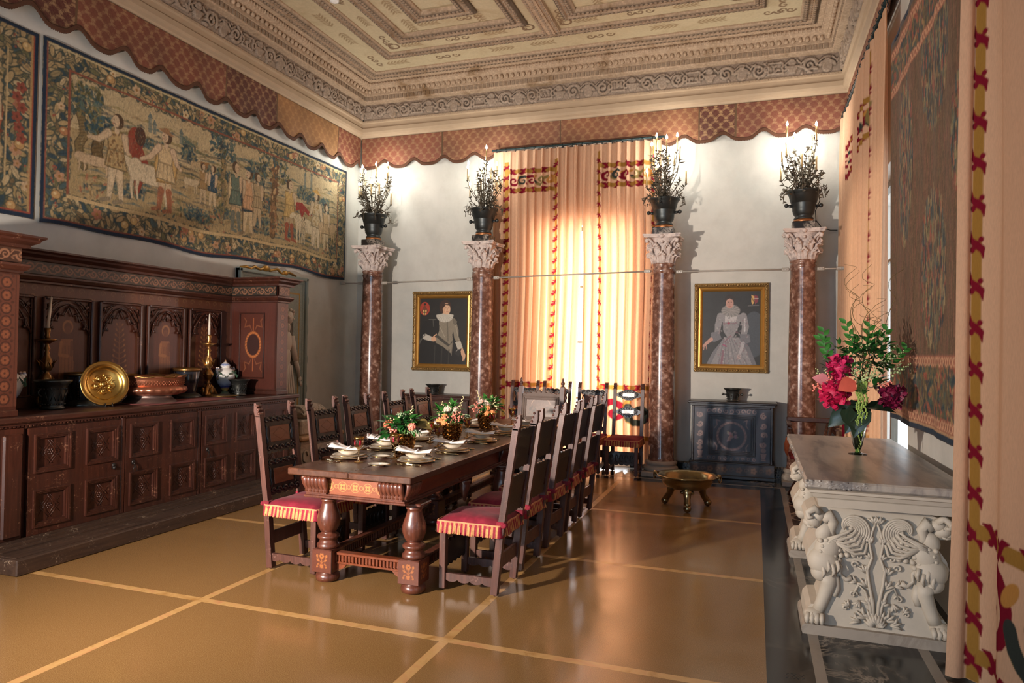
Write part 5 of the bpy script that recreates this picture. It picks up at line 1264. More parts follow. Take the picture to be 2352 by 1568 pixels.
def bouquet(x, y, bulbs, label, seed):
    R = random.Random(seed); t = thing('candelabrum', label, 'candelabrum', (x, y, 3.60)); z0 = 3.60
    m = MB(); ends = []
    for dx, z in bulbs:
        dy = R.uniform(-.14, .14) if abs(dx) < .2 else R.uniform(-.06, .06); ends.append((dx, dy, z))
    def leafy(P_, n, s):
        for k in range(n):
            q = R.uniform(.15, 1) * (len(P_) - 1); i = min(int(q), len(P_) - 2); f = q - i
            p = Vector(P_[i]) * (1 - f) + Vector(P_[i + 1]) * f; d = Vector((R.uniform(-1, 1), R.uniform(-1, 1), R.uniform(-.3, 1)))
            m.leaf(p, d, (R.uniform(-1, 1), R.uniform(-1, 1), R.uniform(-1, 1)), s * R.uniform(.7, 1.3), s * .30, R.uniform(-.5, .6))
    for dx, dy, z in ends:   # a stem for each candle
        r0 = R.uniform(0, .08); a = math.atan2(dy, dx); zt = z - 3.60 - .2
        P_ = [(r0 * math.cos(a), r0 * math.sin(a), 0), (dx * .35, dy * .35, zt * .35), (dx * .85, dy * .85, zt * .7), (dx, dy, zt)]
        m.tube(P_, .005, 5); leafy(P_, 10, .06); m.lathe([(.004, -.02), (.02, -.004), (.018, 0), (.01, .002)], (dx, dy, zt), 10)
    for k in range(15):      # leafy branches
        a = R.uniform(0, 2 * PI); rr = R.uniform(.06, .27); zt = R.uniform(.28, .74)
        P_ = [(.05 * math.cos(a), .05 * math.sin(a), 0), (rr * .55 * math.cos(a), rr * .55 * math.sin(a), zt * .4), (rr * math.cos(a), rr * math.sin(a), zt * .75), (rr * .95 * math.cos(a + .2), rr * .95 * math.sin(a + .2), zt)]
        m.tube(P_, [.007, .006, .004, .003], 5); leafy(P_, 20, .065)
        for q in (P_[2], P_[3]):
            for j in range(5): b_ = j * 1.257; m.leaf(q, (math.cos(b_), math.sin(b_), .5), (0, 0, 1), .028, .02, .3)
    for k in range(12):      # drooping leaves over the rim
        a = 2 * PI * k / 12 + R.uniform(-.2, .2); c_, s_ = math.cos(a), math.sin(a); P_ = [(.1 * c_, .1 * s_, .02), (.19 * c_, .19 * s_, .11), (.26 * c_, .26 * s_, .07), (.275 * c_, .275 * s_, R.uniform(-.08, .02))]
        m.tube(P_, .004, 5); leafy(P_, 11, .055)
    m.build('iron_foliage', M_ironf, t)
    for dx, dy, z in ends:
        m = MB(); m.tube([(dx, dy, z - 3.6 - .20), (dx, dy, z - 3.6 - .025)], .0105, 10); o = m.build('candle_tube', M_tube, t)
        m = MB(); m.lathe([(.004, -.028), (.013, -.014), (.015, 0), (.009, .020), (.0015, .036)], (dx, dy, z - 3.6), 10); m.build('bulb', M_bulb, o)
        BULBS.append((x + dx, y + dy, z))
    return t
BULBS = []
CB = {-5.57: [(-.237, 4.367), (-.168, 4.347), (.004, 4.359), (.077, 4.42), (.234, 4.33), (-.233, 4.148), (-.163, 4.134), (.026, 4.141), (.14, 4.152), (.29, 4.011), (-.253, 4.44), (.197, 4.45)],
      -3.75: [(-.28, 4.371), (-.25, 4.287), (-.104, 4.338), (.051, 4.541), (.102, 4.288), (-.149, 4.18), (-.042, 4.128), (-.227, 4.051), (.205, 4.094), (-.041, 4.40), (.135, 4.348)],
      -1.17: [(-.107, 4.518), (.032, 4.467), (.148, 4.542), (-.18, 4.422), (.037, 4.326), (.118, 4.327), (-.13, 4.19), (-.095, 4.125), (-.229, 4.048), (.275, 4.066), (.2, 4.367)],
      .55: [(-.2, 4.548), (-.11, 4.414), (.09, 4.411), (-.21, 4.312), (-.26, 4.212), (-.03, 4.312), (.115, 4.219), (-.033, 4.136), (.135, 4.101), (-.27, 4.028), (.13, 4.466)]}
names = ['far left, near the tapestry corner', 'between the left portrait and the window curtains', 'right of the window curtains', 'far right, beside the end of the long curtain']
for (x, bl), nm, col_ in zip(CB.items(), names, (False, True, True, False)):
    column(x, 9.45, 'red breccia marble column with a white capital, ' + nm, col_)
    potted(x, 9.45, 'dark bronze mortar on the column ' + nm, .15 if x > 0 else 0)
    bouquet(x, 9.45, bl, 'lit iron candelabrum above the column ' + nm, int(x * 10) + 99)
# tie rods
M_rod = plain('white_painted_iron', S(176, 170, 160), .5, .3)
def tie(x0, x1, z0, z1, y0, y1, label):
    t = thing('tie_rod', label, 'tie rod', (x0, y0, z0)); m = MB(); m.tube([(0, 0, 0), (x1 - x0, y1 - y0, z1 - z0)], .010, 8); m.build('rod', M_rod, t)
    for q, s in (((0, 0, 0), 1), ((x1 - x0, y1 - y0, z1 - z0), -1)):
        m = MB(); m.bbox(q[0] - (0 if s > 0 else .09), q[0] + (.09 if s > 0 else 0), q[1] - .018, q[1] + .018, q[2] - .022, q[2] + .022, .008); m.ball((q[0] + s * .03, q[1] - .02, q[2]), .007, 6, 4); m.ball((q[0] + s * .065, q[1] - .02, q[2]), .007, 6, 4); m.build('clamp', M_rod, t)
tie(-3.585, -1.335, 2.66, 2.705, 9.45, 9.45, 'pale iron rod crossing in front of the window curtains'); tie(-1.005, .39, 2.69, 2.69, 9.45, 9.45, 'pale iron rod between the two right hand columns, above the right portrait'); tie(-5.41, -3.91, 2.615, 2.65, 9.45, 9.45, 'pale iron rod between the two left hand columns, above the left portrait')
tie(-6.14, -5.73, 2.62, 2.62, 9.45, 9.45, 'short pale iron rod from the left wall to the far left column'); tie(.71, 1.02, 2.69, 2.69, 9.45, 9.45, 'short pale iron rod right of the far right column')
def cable(P_, label):
    m = MB(); m.tube(P_, .006, 6); tag(m.build('cable', plain('black_rubber', S(30, 30, 30), .6)), label, 'cable')
cable([(.72, 9.5, 3.66), (.76, 9.75, 3.60), (.72, 9.92, 3.50), (.73, 9.93, 3.38), (.80, 9.93, 3.28), (.9, 9.93, 3.245), (.99, 9.955, 3.245)], 'black cable looping down the wall right of the far right candelabrum')
cable([(-5.80, 9.72, 3.12), (-5.84, 9.76, 3.02), (-5.9, 9.84, 2.93), (-6.02, 9.9, 2.88), (-6.13, 9.955, 2.98)], 'black cable looping off the far left capital to the corner')

# ---- portraits
def gframe(x0, x1, z0, z1, cv, name, label, y=YB):
    t = thing(name, label, 'painting', ((x0 + x1) / 2, y, z0))
    w = .115; yy = y - .012
    def loop(x0, x1, z0, z1, prof, nm, mat):
        m = MB(); m.sweep(prof, [(x0, z0), (x1, z0), (x1, z1), (x0, z1)], closed=True)   # in XZ, then stand it up
        m.v = [(p[0] - t.location.x, yy - p[2] - t.location.y, p[1] - t.location.z) for p in m.v]; m.f = [q[::-1] for q in m.f]; return m, nm, mat
    m, nm, mat = loop(x0, x1, z0, z1, [(0, 0), (0, .03), (.012, .05), (.03, .055), (.05, .045), (.06, .03), (.062, 0)], 'f', None)
    R = random.Random(3)
    def knobs(a0, a1, horiz, c0):
        n = int((a1 - a0) / .034)
        for k in range(n):
            a = a0 + (k + .5) * (a1 - a0) / n; X_, Z_ = (a, c0) if horiz else (c0, a)
            m.ball((X_ - t.location.x, yy - .057 - t.location.y, Z_ - t.location.z), (.016 if horiz else .009, .012, .009 if horiz else .016), 6, 4, rot=(0, R.uniform(-.7, .7), 0))
            if k % 4 == 0: m.ball((X_ - t.location.x, yy - .056 - t.location.y, Z_ - t.location.z), (.02, .016, .02), 7, 5)
    for zc in (z0 + .030, z1 - .030): knobs(x0, x1, True, zc)
    for xc in (x0 + .030, x1 - .030): knobs(z0, z1, False, xc)
    m.build('carved_frame', M_gold, t)
    m, nm, mat = loop(x0 + .06, x1 - .06, z0 + .06, z1 - .06, [(0, 0), (0, .026), (.02, .030), (.038, .02), (.05, .006), (.052, 0)], 'l', None); m.build('gilt_liner', M_gold2, t)
    a, b, c_, d = x0 + w - .006, x1 - w + .006, z0 + w - .006, z1 - w + .006
    o = putgrid('canvas', cv, lambda X, Y: (a + X * (b - a) / cv.W, yy - .006 + 0 * X, c_ + Y * (d - c_) / cv.H), M_oil, t); return t
M_gold = plain('aged_gold_leaf', S(150, 120, 72), .42, .6, .45, 30, .4, 90); M_gold2 = plain('bright_gold_leaf', S(196, 148, 76), .34, .75, .1, 10)
M_oil = vcol('oil_paint', .55, .12, 90, **{'Coat Weight': .05, 'Coat Roughness': .3})
BK, SK = S(22, 21, 20), S(216, 170, 136)
c = Canvas(.80, 1.02, 210, S(30, 29, 26)); R = random.Random(1)
for _ in range(300): c.ell(R.uniform(0, .8), R.uniform(0, 1.02), .05, .04, R.choice([S(26, 25, 23), S(36, 33, 28), S(24, 24, 24)]), R.random(), .3)
c.ell(.085, .86, .085, .105, S(176, 62, 40)); c.poly([(.08, .93), (.02, .81), (.15, .81)], S(120, 60, 40)); c.poly([(.05, .84), (.12, .84), (.11, .77), (.085, .755), (.06, .77)], S(222, 176, 108)); c.line([(.085, .84), (.085, .76)], .010, BK); c.line([(.055, .80), (.115, .80)], .010, BK); c.ell(.085, .93, .02, .016, BK)
c.poly([(.0, .52), (.08, .66), (.25, .72), (.62, .70), (.66, .40), (.74, .2), (.74, 0), (.0, 0)], BK)                     # black cloak and breeches
DB = S(140, 130, 112); DB2 = S(112, 104, 90)
c.poly([(.33, .70), (.40, .72), (.58, .71), (.62, .62), (.56, .46), (.58, .32), (.55, .16), (.42, .26), (.28, .33), (.29, .40), (.34, .52)], DB)
c.poly([(.28, .42), (.30, .46), (.44, .36), (.52, .30), (.57, .38), (.56, .33), (.50, .27), (.42, .32)], S(70, 66, 58))
c.line([(.47, .70), (.49, .36)], .022, DB2); c.line([(.36, .56), (.43, .42)], .010, S(176, 166, 146)); c.line([(.55, .14), (.57, .34)], .012, DB2)
c.line([(.57, .66), (.62, .52), (.63, .42), (.68, .32)], [.10, .09, .075, .07], DB); c.line([(.60, .66), (.64, .50), (.67, .38)], .012, S(168, 158, 138)); c.poly([(.61, .34), (.70, .36), (.74, .26), (.66, .22)], S(196, 188, 172)); c.poly([(.70, .24), (.74, .25), (.79, .14), (.765, .045), (.745, .10), (.72, .14)], SK); c.line([(.75, .14), (.745, .06)], .014, SK)
c.line([(.10, .42), (.16, .40), (.24, .38)], [.09, .08, .06], S(196, 188, 174)); c.ell(.245, .385, .045, .035, SK); c.line([(.24, .42), (.29, .46)], .018, SK)
for k in range(4): c.line([(.27, .36 + k * .015), (.285, .36 + k * .015)], .012, SK)
for k in range(3): c.line([(.27 + k * .12, .28 - k * .03), (.26 + k * .12, 0)], .02, S(48, 46, 42))
for k in range(5): c.line([(.0, .30 + k * .015), (.10, .48 - k * .01)], .005, S(90, 88, 80))
c.line([(.16, .69), (.28, .69)], .012, S(96, 94, 86)); c.line([(.23, .68), (.24, .58)], .01, S(84, 82, 76)); c.poly([(.56, .72), (.64, .66), (.62, .60), (.57, .62)], DB2)
c.ell(.435, .89, .10, .105, S(58, 34, 24)); c.ell(.40, .86, .06, .07, S(64, 38, 26)); c.ell(.445, .765, .06, .05, SK)
for k in range(20): a = PI + PI * k / 19; c.line([(.43, .775), (.43 + .135 * math.cos(a), .755 + .10 * math.sin(a))], .022, S(204, 198, 184) if k % 2 else S(186, 180, 166))
c.ell(.455, .855, .062, .088, SK); c.ell(.475, .845, .045, .075, S(224, 182, 148)); c.poly([(.38, .93), (.52, .93), (.53, .90), (.44, .915), (.39, .86)], S(58, 34, 24))
for ex in (.445, .49): c.ell(ex, .868, .009, .005, S(60, 44, 36)); c.line([(ex - .012, .885), (ex + .012, .886)], .004, S(90, 60, 44))
c.line([(.472, .87), (.478, .835), (.468, .832)], .005, S(180, 126, 100)); c.line([(.455, .812), (.485, .812)], .007, S(176, 84, 70)); c.poly([(.60, .22), (.72, .24), (.68, .12), (.60, .16)], S(40, 38, 36)); c.line([(.63, .20), (.67, .235)], .008, S(170, 166, 158)); c.grain(.05, 2, 2)
gframe(-5.105, -4.085, 1.28, 2.52, c, 'portrait', 'gilt framed portrait of a man in a ruff and grey doublet, on a dark ground')
c = Canvas(.76, .97, 210, S(38, 40, 40)); R = random.Random(2)
for _ in range(260): c.ell(R.uniform(0, .76), R.uniform(0, .97), .07, .05, R.choice([S(34, 35, 36), S(44, 47, 48), S(38, 40, 41)]), R.random(), .3)
c.ell(.68, .4, .16, .3, S(92, 100, 110), 0, .5)
DR, DR2, DR3 = S(140, 138, 140), S(112, 112, 118), S(132, 96, 108)
c.poly([(.06, 0), (.14, .16), (.28, .34), (.50, .36), (.62, .24), (.72, 0)], DR2); c.poly([(.12, 0), (.2, .18), (.30, .36), (.48, .36), (.58, .2), (.66, 0)], DR)
c.poly([(.26, .66), (.52, .66), (.48, .50), (.40, .34), (.36, .32), (.28, .44), (.27, .56)], DR); c.poly([(.30, .64), (.46, .64), (.44, .56), (.30, .56)], S(186, 182, 182))
for x in (.22, .3, .36, .44, .52, .6): c.line([(.34 + (x - .38) * .3, .36), (x, 0)], .01, DR2)
c.line([(.28, .18), (.26, 0)], .03, DR3); c.line([(.30, .30), (.38, .38)], .012, DR3)
c.line([(.24, .64), (.21, .52), (.20, .42)], [.09, .085, .07], DR); c.poly([(.12, .42), (.22, .44), (.26, .34), (.17, .30), (.10, .30)], DR2); c.line([(.12, .33), (.06, .28), (.02, .24)], [.05, .04, .03], S(196, 150, 134)); c.line([(.03, .25), (.02, .19)], .012, S(190, 144, 128)); c.line([(.05, .25), (.06, .20)], .01, S(190, 144, 128))
c.line([(.54, .64), (.57, .50), (.55, .40)], [.09, .09, .08], DR); c.line([(.56, .60), (.56, .44)], .02, S(196, 196, 198)); c.poly([(.49, .40), (.62, .40), (.64, .30), (.54, .26)], DR2); c.line([(.54, .28), (.50, .14)], [.05, .03], S(172, 168, 172)); c.ell(.49, .10, .03, .035, S(176, 158, 154))
for _ in range(160): c.ell(R.uniform(.2, .6), R.uniform(0, .6), .012, .009, R.choice([DR2, S(184, 180, 178), DR3]), R.random() * 3, .45)
c.line([(.28, .55), (.36, .54), (.46, .55)], .007, DR3); c.ell(.35, .545, .018, .015, S(150, 70, 90)); c.ell(.355, .615, .01, .01, S(40, 40, 44)); c.line([(.28, .26), (.32, .24)], .02, S(150, 80, 110))
for k in range(26): a = 2 * PI * k / 26; c.line([(.375, .715), (.375 + .115 * math.cos(a), .71 + .075 * math.sin(a))], .02, S(150, 146, 142) if k % 2 else S(128, 126, 124))
c.ell(.36, .855, .068, .072, S(40, 30, 27)); c.ell(.36, .81, .05, .068, S(196, 152, 136)); c.ell(.36, .80, .04, .055, S(190, 144, 130)); c.line([(.31, .86), (.36, .885), (.41, .86)], .02, S(44, 32, 28))
for ex in (.342, .382): c.ell(ex, .825, .009, .005, S(60, 48, 44)); c.line([(ex - .012, .84), (ex + .012, .84)], .004, S(110, 84, 76))
c.line([(.362, .825), (.358, .79), (.366, .787)], .005, S(170, 120, 108)); c.line([(.348, .768), (.374, .768)], .006, S(160, 76, 76))
c.poly([(.64, .92), (.68, .90), (.68, .82), (.655, .79), (.64, .84)], S(214, 170, 100)); c.poly([(.68, .92), (.73, .90), (.73, .83), (.69, .79)], S(130, 50, 62)); c.line([(.68, .87), (.73, .87)], .01, S(190, 180, 170)); c.line([(.64, .9), (.68, .82)], .008, BK); c.line([(.60, .775), (.74, .78)], .005, S(130, 128, 128)); c.grain(.06, 2, 2)
gframe(-.80, .165, 1.365, 2.575, c, 'portrait', 'gilt framed portrait of a woman in a pale dress and ruff, on a grey ground')

# ---- painted walnut cabinets against the back wall
def cabinet(x0, x1, y0, h, cvf, mat_body, label, wood_):
    t = thing('cabinet', label, 'cabinet', ((x0 + x1) / 2, (y0 + 9.93) / 2, 0)); w = x1 - x0
    m = MB(); m.box(x0 + .02, x1 - .02, y0 + .03, 9.93, .14, h - .03); put(m, 'body', wood_, t)
    m = MB(); m.bbox(x0 - .015, x1 + .015, y0 - .01, 9.93, 0, .05, .01); m.box(x0 - .0, x1, y0 + .005, 9.93, .05, .19); m.bbox(x0 - .01, x1 + .01, y0 - .005, 9.93, .19, .21, .006); put(m, 'plinth', wood_, t)
    m = MB(); m.box(x0 - .0, x1 + .0, y0 + .01, 9.93, h - .055, h - .03); m.bbox(x0 - .03, x1 + .03, y0 - .02, 9.935, h - .03, h, .01); put(m, 'top', wood_, t)
    c = cvf(w - .10, h - .30); putgrid('painted_front', c, lambda X, Y: (x0 + .05 + X, y0 + .0285 + 0 * X, .225 + Y), M_inlay, t)
    c = Canvas(w, .11, 150, S(58, 42, 34)); k = .08
    while k < w: c.flower(k, .055, .04, S(120, 88, 64), S(70, 50, 38)); c.spiral(k + .09, .055, .03, .01, 0, 1, .01, S(110, 82, 62)); k += .18
    putgrid('painted_plinth_band', c, lambda X, Y: (x0 + X, y0 + .0035 + 0 * X, .065 + Y), M_inlay, t)
    m = MB()
    for bx in ((x0 + .02, x0 + .05, .21, h - .06), (x1 - .05, x1 - .02, .21, h - .06), (x0 + .05, x1 - .05, h - .085, h - .06), (x0 + .05, x1 - .05, .21, .228)): m.bbox(bx[0], bx[1], y0 + .005, y0 + .03, bx[2], bx[3], .006)
    put(m, 'frame_moulding', wood_, t)
    dx0, dx1, dz0, dz1 = x0 + w * .22, x1 - w * .22, .30, h - .17
    m = MB()
    for o in (0, .022, .044):
        for bx in ((dx0 + o, dx0 + o + .014, dz0 + o, dz1 - o), (dx1 - o - .014, dx1 - o, dz0 + o, dz1 - o), (dx0 + o + .014, dx1 - o - .014, dz0 + o, dz0 + o + .014), (dx0 + o + .014, dx1 - o - .014, dz1 - o - .014, dz1 - o)): m.bbox(bx[0], bx[1], y0 + .006 + o * .2, y0 + .03, bx[2], bx[3], .004)
    put(m, 'door_frame', wood_, t); return t
PK = S(120, 92, 80)
def front(base, pale):
    def f(w, h):
        c = Canvas(w, h, 170, base); R = random.Random(6)
        for _ in range(80): c.ell(R.uniform(0, w), R.uniform(0, h), .05, .03, tuple(k * R.uniform(.8, 1.25) for k in base), R.random() * 3, .4)
        for x in (w * .085, w * .915):
            for k in range(4): z = h - .1 - k * .12; c.spiral(x, z, .042, .015, R.random() * 6, 1.0, .016, pale); c.flower(x, z, .028, pale, base, 5)
            c.poly([(x - .035, .12), (x + .035, .12), (x + .02, .05), (x - .02, .05)], pale); c.rect(x - .03, x + .03, .03, .045, pale); c.ell(x, .16, .03, .03, pale, 0, .8)
        for k in range(9): x = w * .2 + k * w * .6 / 8; c.spiral(x, h - .05, .03, .01, k, 1, .012, pale, .8); c.spiral(x, .035, .022, .008, k, 1, .01, pale, .6)
        cx_, cz_ = w / 2, h * .47; c.ring(cx_, cz_, min(w, h) * .25, .03, pale, al=.7)
        for k in range(24): a = k * PI / 12; c.ell(cx_ + min(w, h) * .25 * math.cos(a), cz_ + min(w, h) * .25 * math.sin(a), .016, .008, tuple(min(q * 1.35, 1) for q in pale), a + .8, .8)
        for k in range(30): a = R.random() * 6.3; r = R.uniform(0, .085); c.ell(cx_ + r * math.cos(a), cz_ + r * math.sin(a), .018, .012, tuple(q * R.uniform(.8, 1.5) for q in pale), a, .8)
        for sx in (-1, 1):
            for sz in (-1, 1): c.line([(cx_ + sx * w * .15, cz_ + sz * h * .27), (cx_ + sx * w * .2, cz_ + sz * h * .30), (cx_ + sx * w * .19, cz_ + sz * h * .2), (cx_ + sx * w * .22, cz_ + sz * h * .14)], [.008, .018, .012, .01], pale, .9)
        c.grain(.08, 2, 3); return c
    return f
M_wshade = wood('blue_shaded_walnut', S(26, 22, 26), S(48, 40, 42), .34, 'x', .9, .25, .3, S(110, 100, 96))  # walnut darkened and blued to carry the shade this cabinet stands in
cabinet(-.805, .24, 9.50, .995, front(S(34, 34, 50), S(140, 116, 112)), None, 'dark cabinet with pale painted scrollwork and a roundel, below the woman\'s portrait', M_wshade)  # navy front base likewise has the bluish shade in its colour
cabinet(-5.05, -3.955, 9.50, .935, front(S(70, 48, 36), S(116, 80, 56)), None, 'brown walnut cabinet below the man\'s portrait, mostly hidden by chairs', M_wood)
mortar('bronze_mortar', -.28, 9.68, .996, .115, .17, 'small dark bronze mortar with scrolled handles on the cabinet below the woman\'s portrait', True, None, True, PI / 2)
mortar('bronze_mortar', -4.62, 9.68, .936, .12, .15, 'small dark flared bronze mortar on the cabinet below the man\'s portrait', False)

# ---- brass brazier
M_oldbr = plain('aged_brass', S(138, 124, 92), .24, .95, .3, 6, .25, 14)
t = thing('brazier', 'round aged brass brazier on three ball and claw feet, on the open floor', 'brazier', (-.665, 7.56, 0))
m = MB(); m.lathe([(0, .195), (.12, .198), (.2, .21), (.24, .235), (.255, .27), (.26, .31), (.30, .325), (.318, .335), (.312, .345), (.30, .338), (.25, .32), (.24, .27), (.21, .235), (.12, .215), (0, .21)], n=72, fn=lambda a, r, z: r * (1 + (.018 * math.cos(12 * a) if r > .28 else 0))); m.build('bowl', M_oldbr, t)
for k in range(3):
    a = -PI / 2 + .12 + k * 2 * PI / 3; c_, s_ = math.cos(a), math.sin(a); m = MB()
    m.tube([(.17 * c_, .17 * s_, .22), (.185 * c_, .185 * s_, .17), (.20 * c_, .20 * s_, .12), (.235 * c_, .235 * s_, .075), (.255 * c_, .255 * s_, .05)], [.06, .042, .033, .036, .03], 12)
    m.ball((.255 * c_, .255 * s_, .040), .040, 14, 10)
    for j in (-1, 0, 1): b_ = a + j * .10; m.tube([(.21 * math.cos(b_), .21 * math.sin(b_), .08), (.262 * math.cos(b_), .262 * math.sin(b_), .065), (.282 * math.cos(a + j * .06), .282 * math.sin(a + j * .06), .03)], [.009, .009, .004], 6)
    for j in (-1, 1): m.ball(((.17) * c_ - s_ * j * .05, .17 * s_ + c_ * j * .05, .185), (.022, .022, .018), 8, 5)
    m.build('claw_foot', M_oldbr, t)
for sg in (-1, 1):
    m = MB(); m.tube([(sg * .30, -.05, .335), (sg * .335, -.02, .35), (sg * .335, .02, .35), (sg * .30, .05, .335)], .012, 8)
    m.tube([(sg * .335 + .012 * sg * math.sin(a), .03 * math.sin(a), .312 + .03 * math.cos(a)) for a in np.linspace(0, 2 * PI, 13)], .007, 6); m.ball((sg * .325, 0, .35), (.02, .03, .018), 8, 5); m.build('drop_handle', M_oldbr, t)

# ---- marble console
M_ctop = NT('streaked_white_marble'); t = M_ctop; v = t.coord('Object', (5.5, .9, 3)); n = t.noise(v, 1.6, 6, .6, .5); n2 = t.noise(t.coord('Object'), 26, 5, .7)
c_ = t.ramp(n, [(.36, S(118, 116, 116)), (.5, S(176, 168, 158)), (.68, S(192, 182, 170))]); c_ = t.mix(t.math('MULTIPLY', n2, .35), c_, S(140, 126, 110)); t.bsdf(c_, .32, 0, t.bump(n2, .15, .005)); M_ctop = t.m
M_carv = plain('carved_marble', S(198, 187, 170), .6, 0, .14, 9, .3, 22)
con = thing('marble_console', 'heavy carved white marble console table with winged griffin supports, at the right', 'console table', (.67, 5.3, 0))
m = MB(); R = random.Random(8)
y0, y1, xa, xb = 4.15, 6.52, .265, 1.075
c = Canvas(xb - xa, y1 - y0, 40)
m.bbox(xa, xb, y0, y1, .882, .93, .010)
for k in range(60): m.ball((xa + R.uniform(0, .32), y0 + .004, R.uniform(.888, .925)), (R.uniform(.008, .02), .006, R.uniform(.004, .01)), 6, 4)
for k in range(80): m.ball((xa + .003, y0 + R.uniform(0, 2.3), R.uniform(.885, .925)), (.006, R.uniform(.01, .03), .007), 5, 4)
put(m, 'slab', M_ctop, con)
m = MB(); lp = [(xa, y0), (xb, y0), (xb, y1), (xa, y1)]
m.sweep([(.005, .882), (.02, .872), (.022, .858), (.035, .852), (.045, .83), (.06, .826), (.065, .82), (.075, .775), (.08, .775)], lp, closed=True); m.box(xa + .08, xb - .08, y0 + .08, y1 - .08, .775, .88); m.prism([(.845 - .0, .78), (.851, .78), (.846, .85), (.853, .93), (.848, .93), (.842, .85)], y0 + .0, y0 + .003, 'y') if 0 else None
put(m, 'moulded_edge', M_carv, con)
def support(y):
    m = MB(); T = .36; xm = .655
    left = [(.41, .738), (.352, .722), (.30, .69), (.283, .655), (.305, .605), (.372, .60), (.345, .545), (.305, .485), (.292, .438), (.312, .38), (.345, .335), (.385, .303), (.392, .265), (.375, .206), (.362, .170), (.320, .165), (.295, .135), (.288, .085), (.288, .055)]
    body = left + [(2 * xm - a, b) for a, b in left[::-1]]
    m.prism(body, y, y + T, 'y'); F = y - .004
    m.box(.40, .91, y - .02, y + T + .02, .735, .775); m.box(.385, .925, y - .035, y + T + .03, .755, .776)
    for sg in (1, -1):
        def q(a, b, d=0): return (xm - sg * (xm - a), F - d, b)
        def B(a, b, ra, rb, d=.05, rot=0): m.ball(q(a, b), (ra, d, rb), 16, 10, rot=(0, sg * rot, 0))
        B(.385, .42, .088, .085, .065, .3); B(.405, .50, .07, .085, .05, .4); B(.385, .59, .045, .06, .042, .5); B(.37, .36, .055, .055, .055)   # chest, shoulder, neck
        m.tube([q(.40, .35), q(.415, .30), q(.395, .24), q(.375, .18), q(.36, .14)], [.055, .045, .038, .034, .034], 12); m.tube([q(.44, .34), q(.455, .27), q(.44, .23)], [.03, .022, .02], 8)
        B(.335, .115, .055, .035, .055)
        for k in range(4): m.tube([q(.305 + k * .024, .125, .035), q(.295 + k * .026, .10, .055), q(.297 + k * .026, .075, .055)], [.014, .015, .010], 8)
        # head: muzzle, brow, curled horn
        B(.325, .655, .050, .042, .05, .5); B(.300, .635, .030, .024, .035, .6); B(.352, .68, .045, .035, .05)
        m.tube([q(.36, .70, .03), q(.33, .728, .04), q(.295, .70, .045), q(.30, .672, .05), q(.322, .678, .055)], [.02, .022, .018, .014, .008], 8); B(.335, .668, .008, .007, .055)
        m.tube([q(.38, .66, .01), q(.412, .69, .015), q(.43, .65, .012), q(.42, .60, .01), q(.44, .57, .0)], [.03, .034, .03, .022, .012], 10)
        m.tube([q(.29, .622, .03), q(.315, .615, .03), q(.335, .625, .03)], .006, 6)
        # wing: curled ridges and scale feathers
        for k in range(7):
            r0_ = .112 - k * .0135; n_ = 34 - k * 2; P_ = [q(.375 + k * .006, .485 + k * .011, .04), q(.43 + k * .004, .50 + k * .012, .03)]
            for i in range(n_):
                a = -2.15 + (5.6 - .25 * k) * i / (n_ - 1); rr = r0_ * (1 - .70 * (i / (n_ - 1)) ** 1.5); P_.append(q(.525 + rr * math.cos(a), .625 + rr * math.sin(a), .014 + .006 * math.sin(a)))
            m.tube(P_, [.0075] * (len(P_) - 3) + [.007, .005, .003], 6)
        B(.525, .625, .012, .012, .02)
        for k in range(6):
            P_ = [q(.40 + k * .008, .56 - k * .004, .03), q(.45 + k * .018, .575 - k * .018, .028), q(.505 + k * .018, .60 - k * .022, .018), q(.545 + k * .013, .63 - k * .016, .012)]; m.tube(P_, [.006, .010, .009, .008], 6)
        for i in range(6):
            for j in range(6 - i // 2):
                B(.365 + i * .033 + (j % 2) * .01, .545 - j * .030 - i * .002 + i * .006, .018, .018, .052 - i * .006, .5)
        for a, b in ((.40, .42), (.425, .40), (.45, .425), (.375, .39)): m.tube([q(a, b + .02, .05), q(a + .01, b - .02, .06), q(a, b - .05, .05)], [.012, .01, .004], 6)
        # acanthus and scrolls in the middle
        m.tube([q(.45, .43, .01), q(.475, .40, .012), q(.47, .36, .01), q(.50, .33, .01), q(.53, .345, .01)], [.012, .010, .009, .012, .018], 7)
        for (a, b, s) in ((.575, .47, .026), (.545, .42, .022), (.60, .40, .020), (.54, .25, .024), (.50, .17, .018)):
            m.tube([q(a + s * (1 - i / 14) * math.cos(i * .55), b + s * (1 - i / 14) * math.sin(i * .55), .008) for i in range(13)], .006, 6)
        m.tube([q(.64, .10, .01), q(.625, .2, .012), q(.60, .28, .012), q(.565, .31, .01), q(.54, .25, .01)], [.010, .009, .008, .008, .006], 6)
        m.tube([q(.645, .1, .01), q(.64, .22, .014), q(.62, .32, .014), q(.61, .40, .012), q(.635, .47, .012), q(.62, .55, .012), q(.635, .62, .01), q(.65, .66, .01)], [.012, .010, .009, .008, .008, .007, .007, .006], 6)
        for (a, b, an, s) in ((.61, .30, 2.2, .06), (.60, .38, 1.9, .05), (.63, .46, 2.0, .045), (.63, .55, 1.9, .04), (.61, .12, 2.5, .07), (.58, .10, 2.8, .06), (.63, .12, 1.9, .06), (.56, .32, 2.7, .045), (.52, .18, 2.3, .04), (.645, .66, 1.9, .045), (.64, .66, 1.3, .04), (.57, .22, -2.0, .045), (.63, .2, 2.2, .055)):
            for j in (-1, 0, 1): m.tube([q(a, b, .006), q(a + math.cos(an + j * .45) * s * .6, b + math.sin(an + j * .45) * s * .6, .014), q(a + math.cos(an + j * .6) * s, b + math.sin(an + j * .6) * s, .008)], [.006, .009, .003], 5)
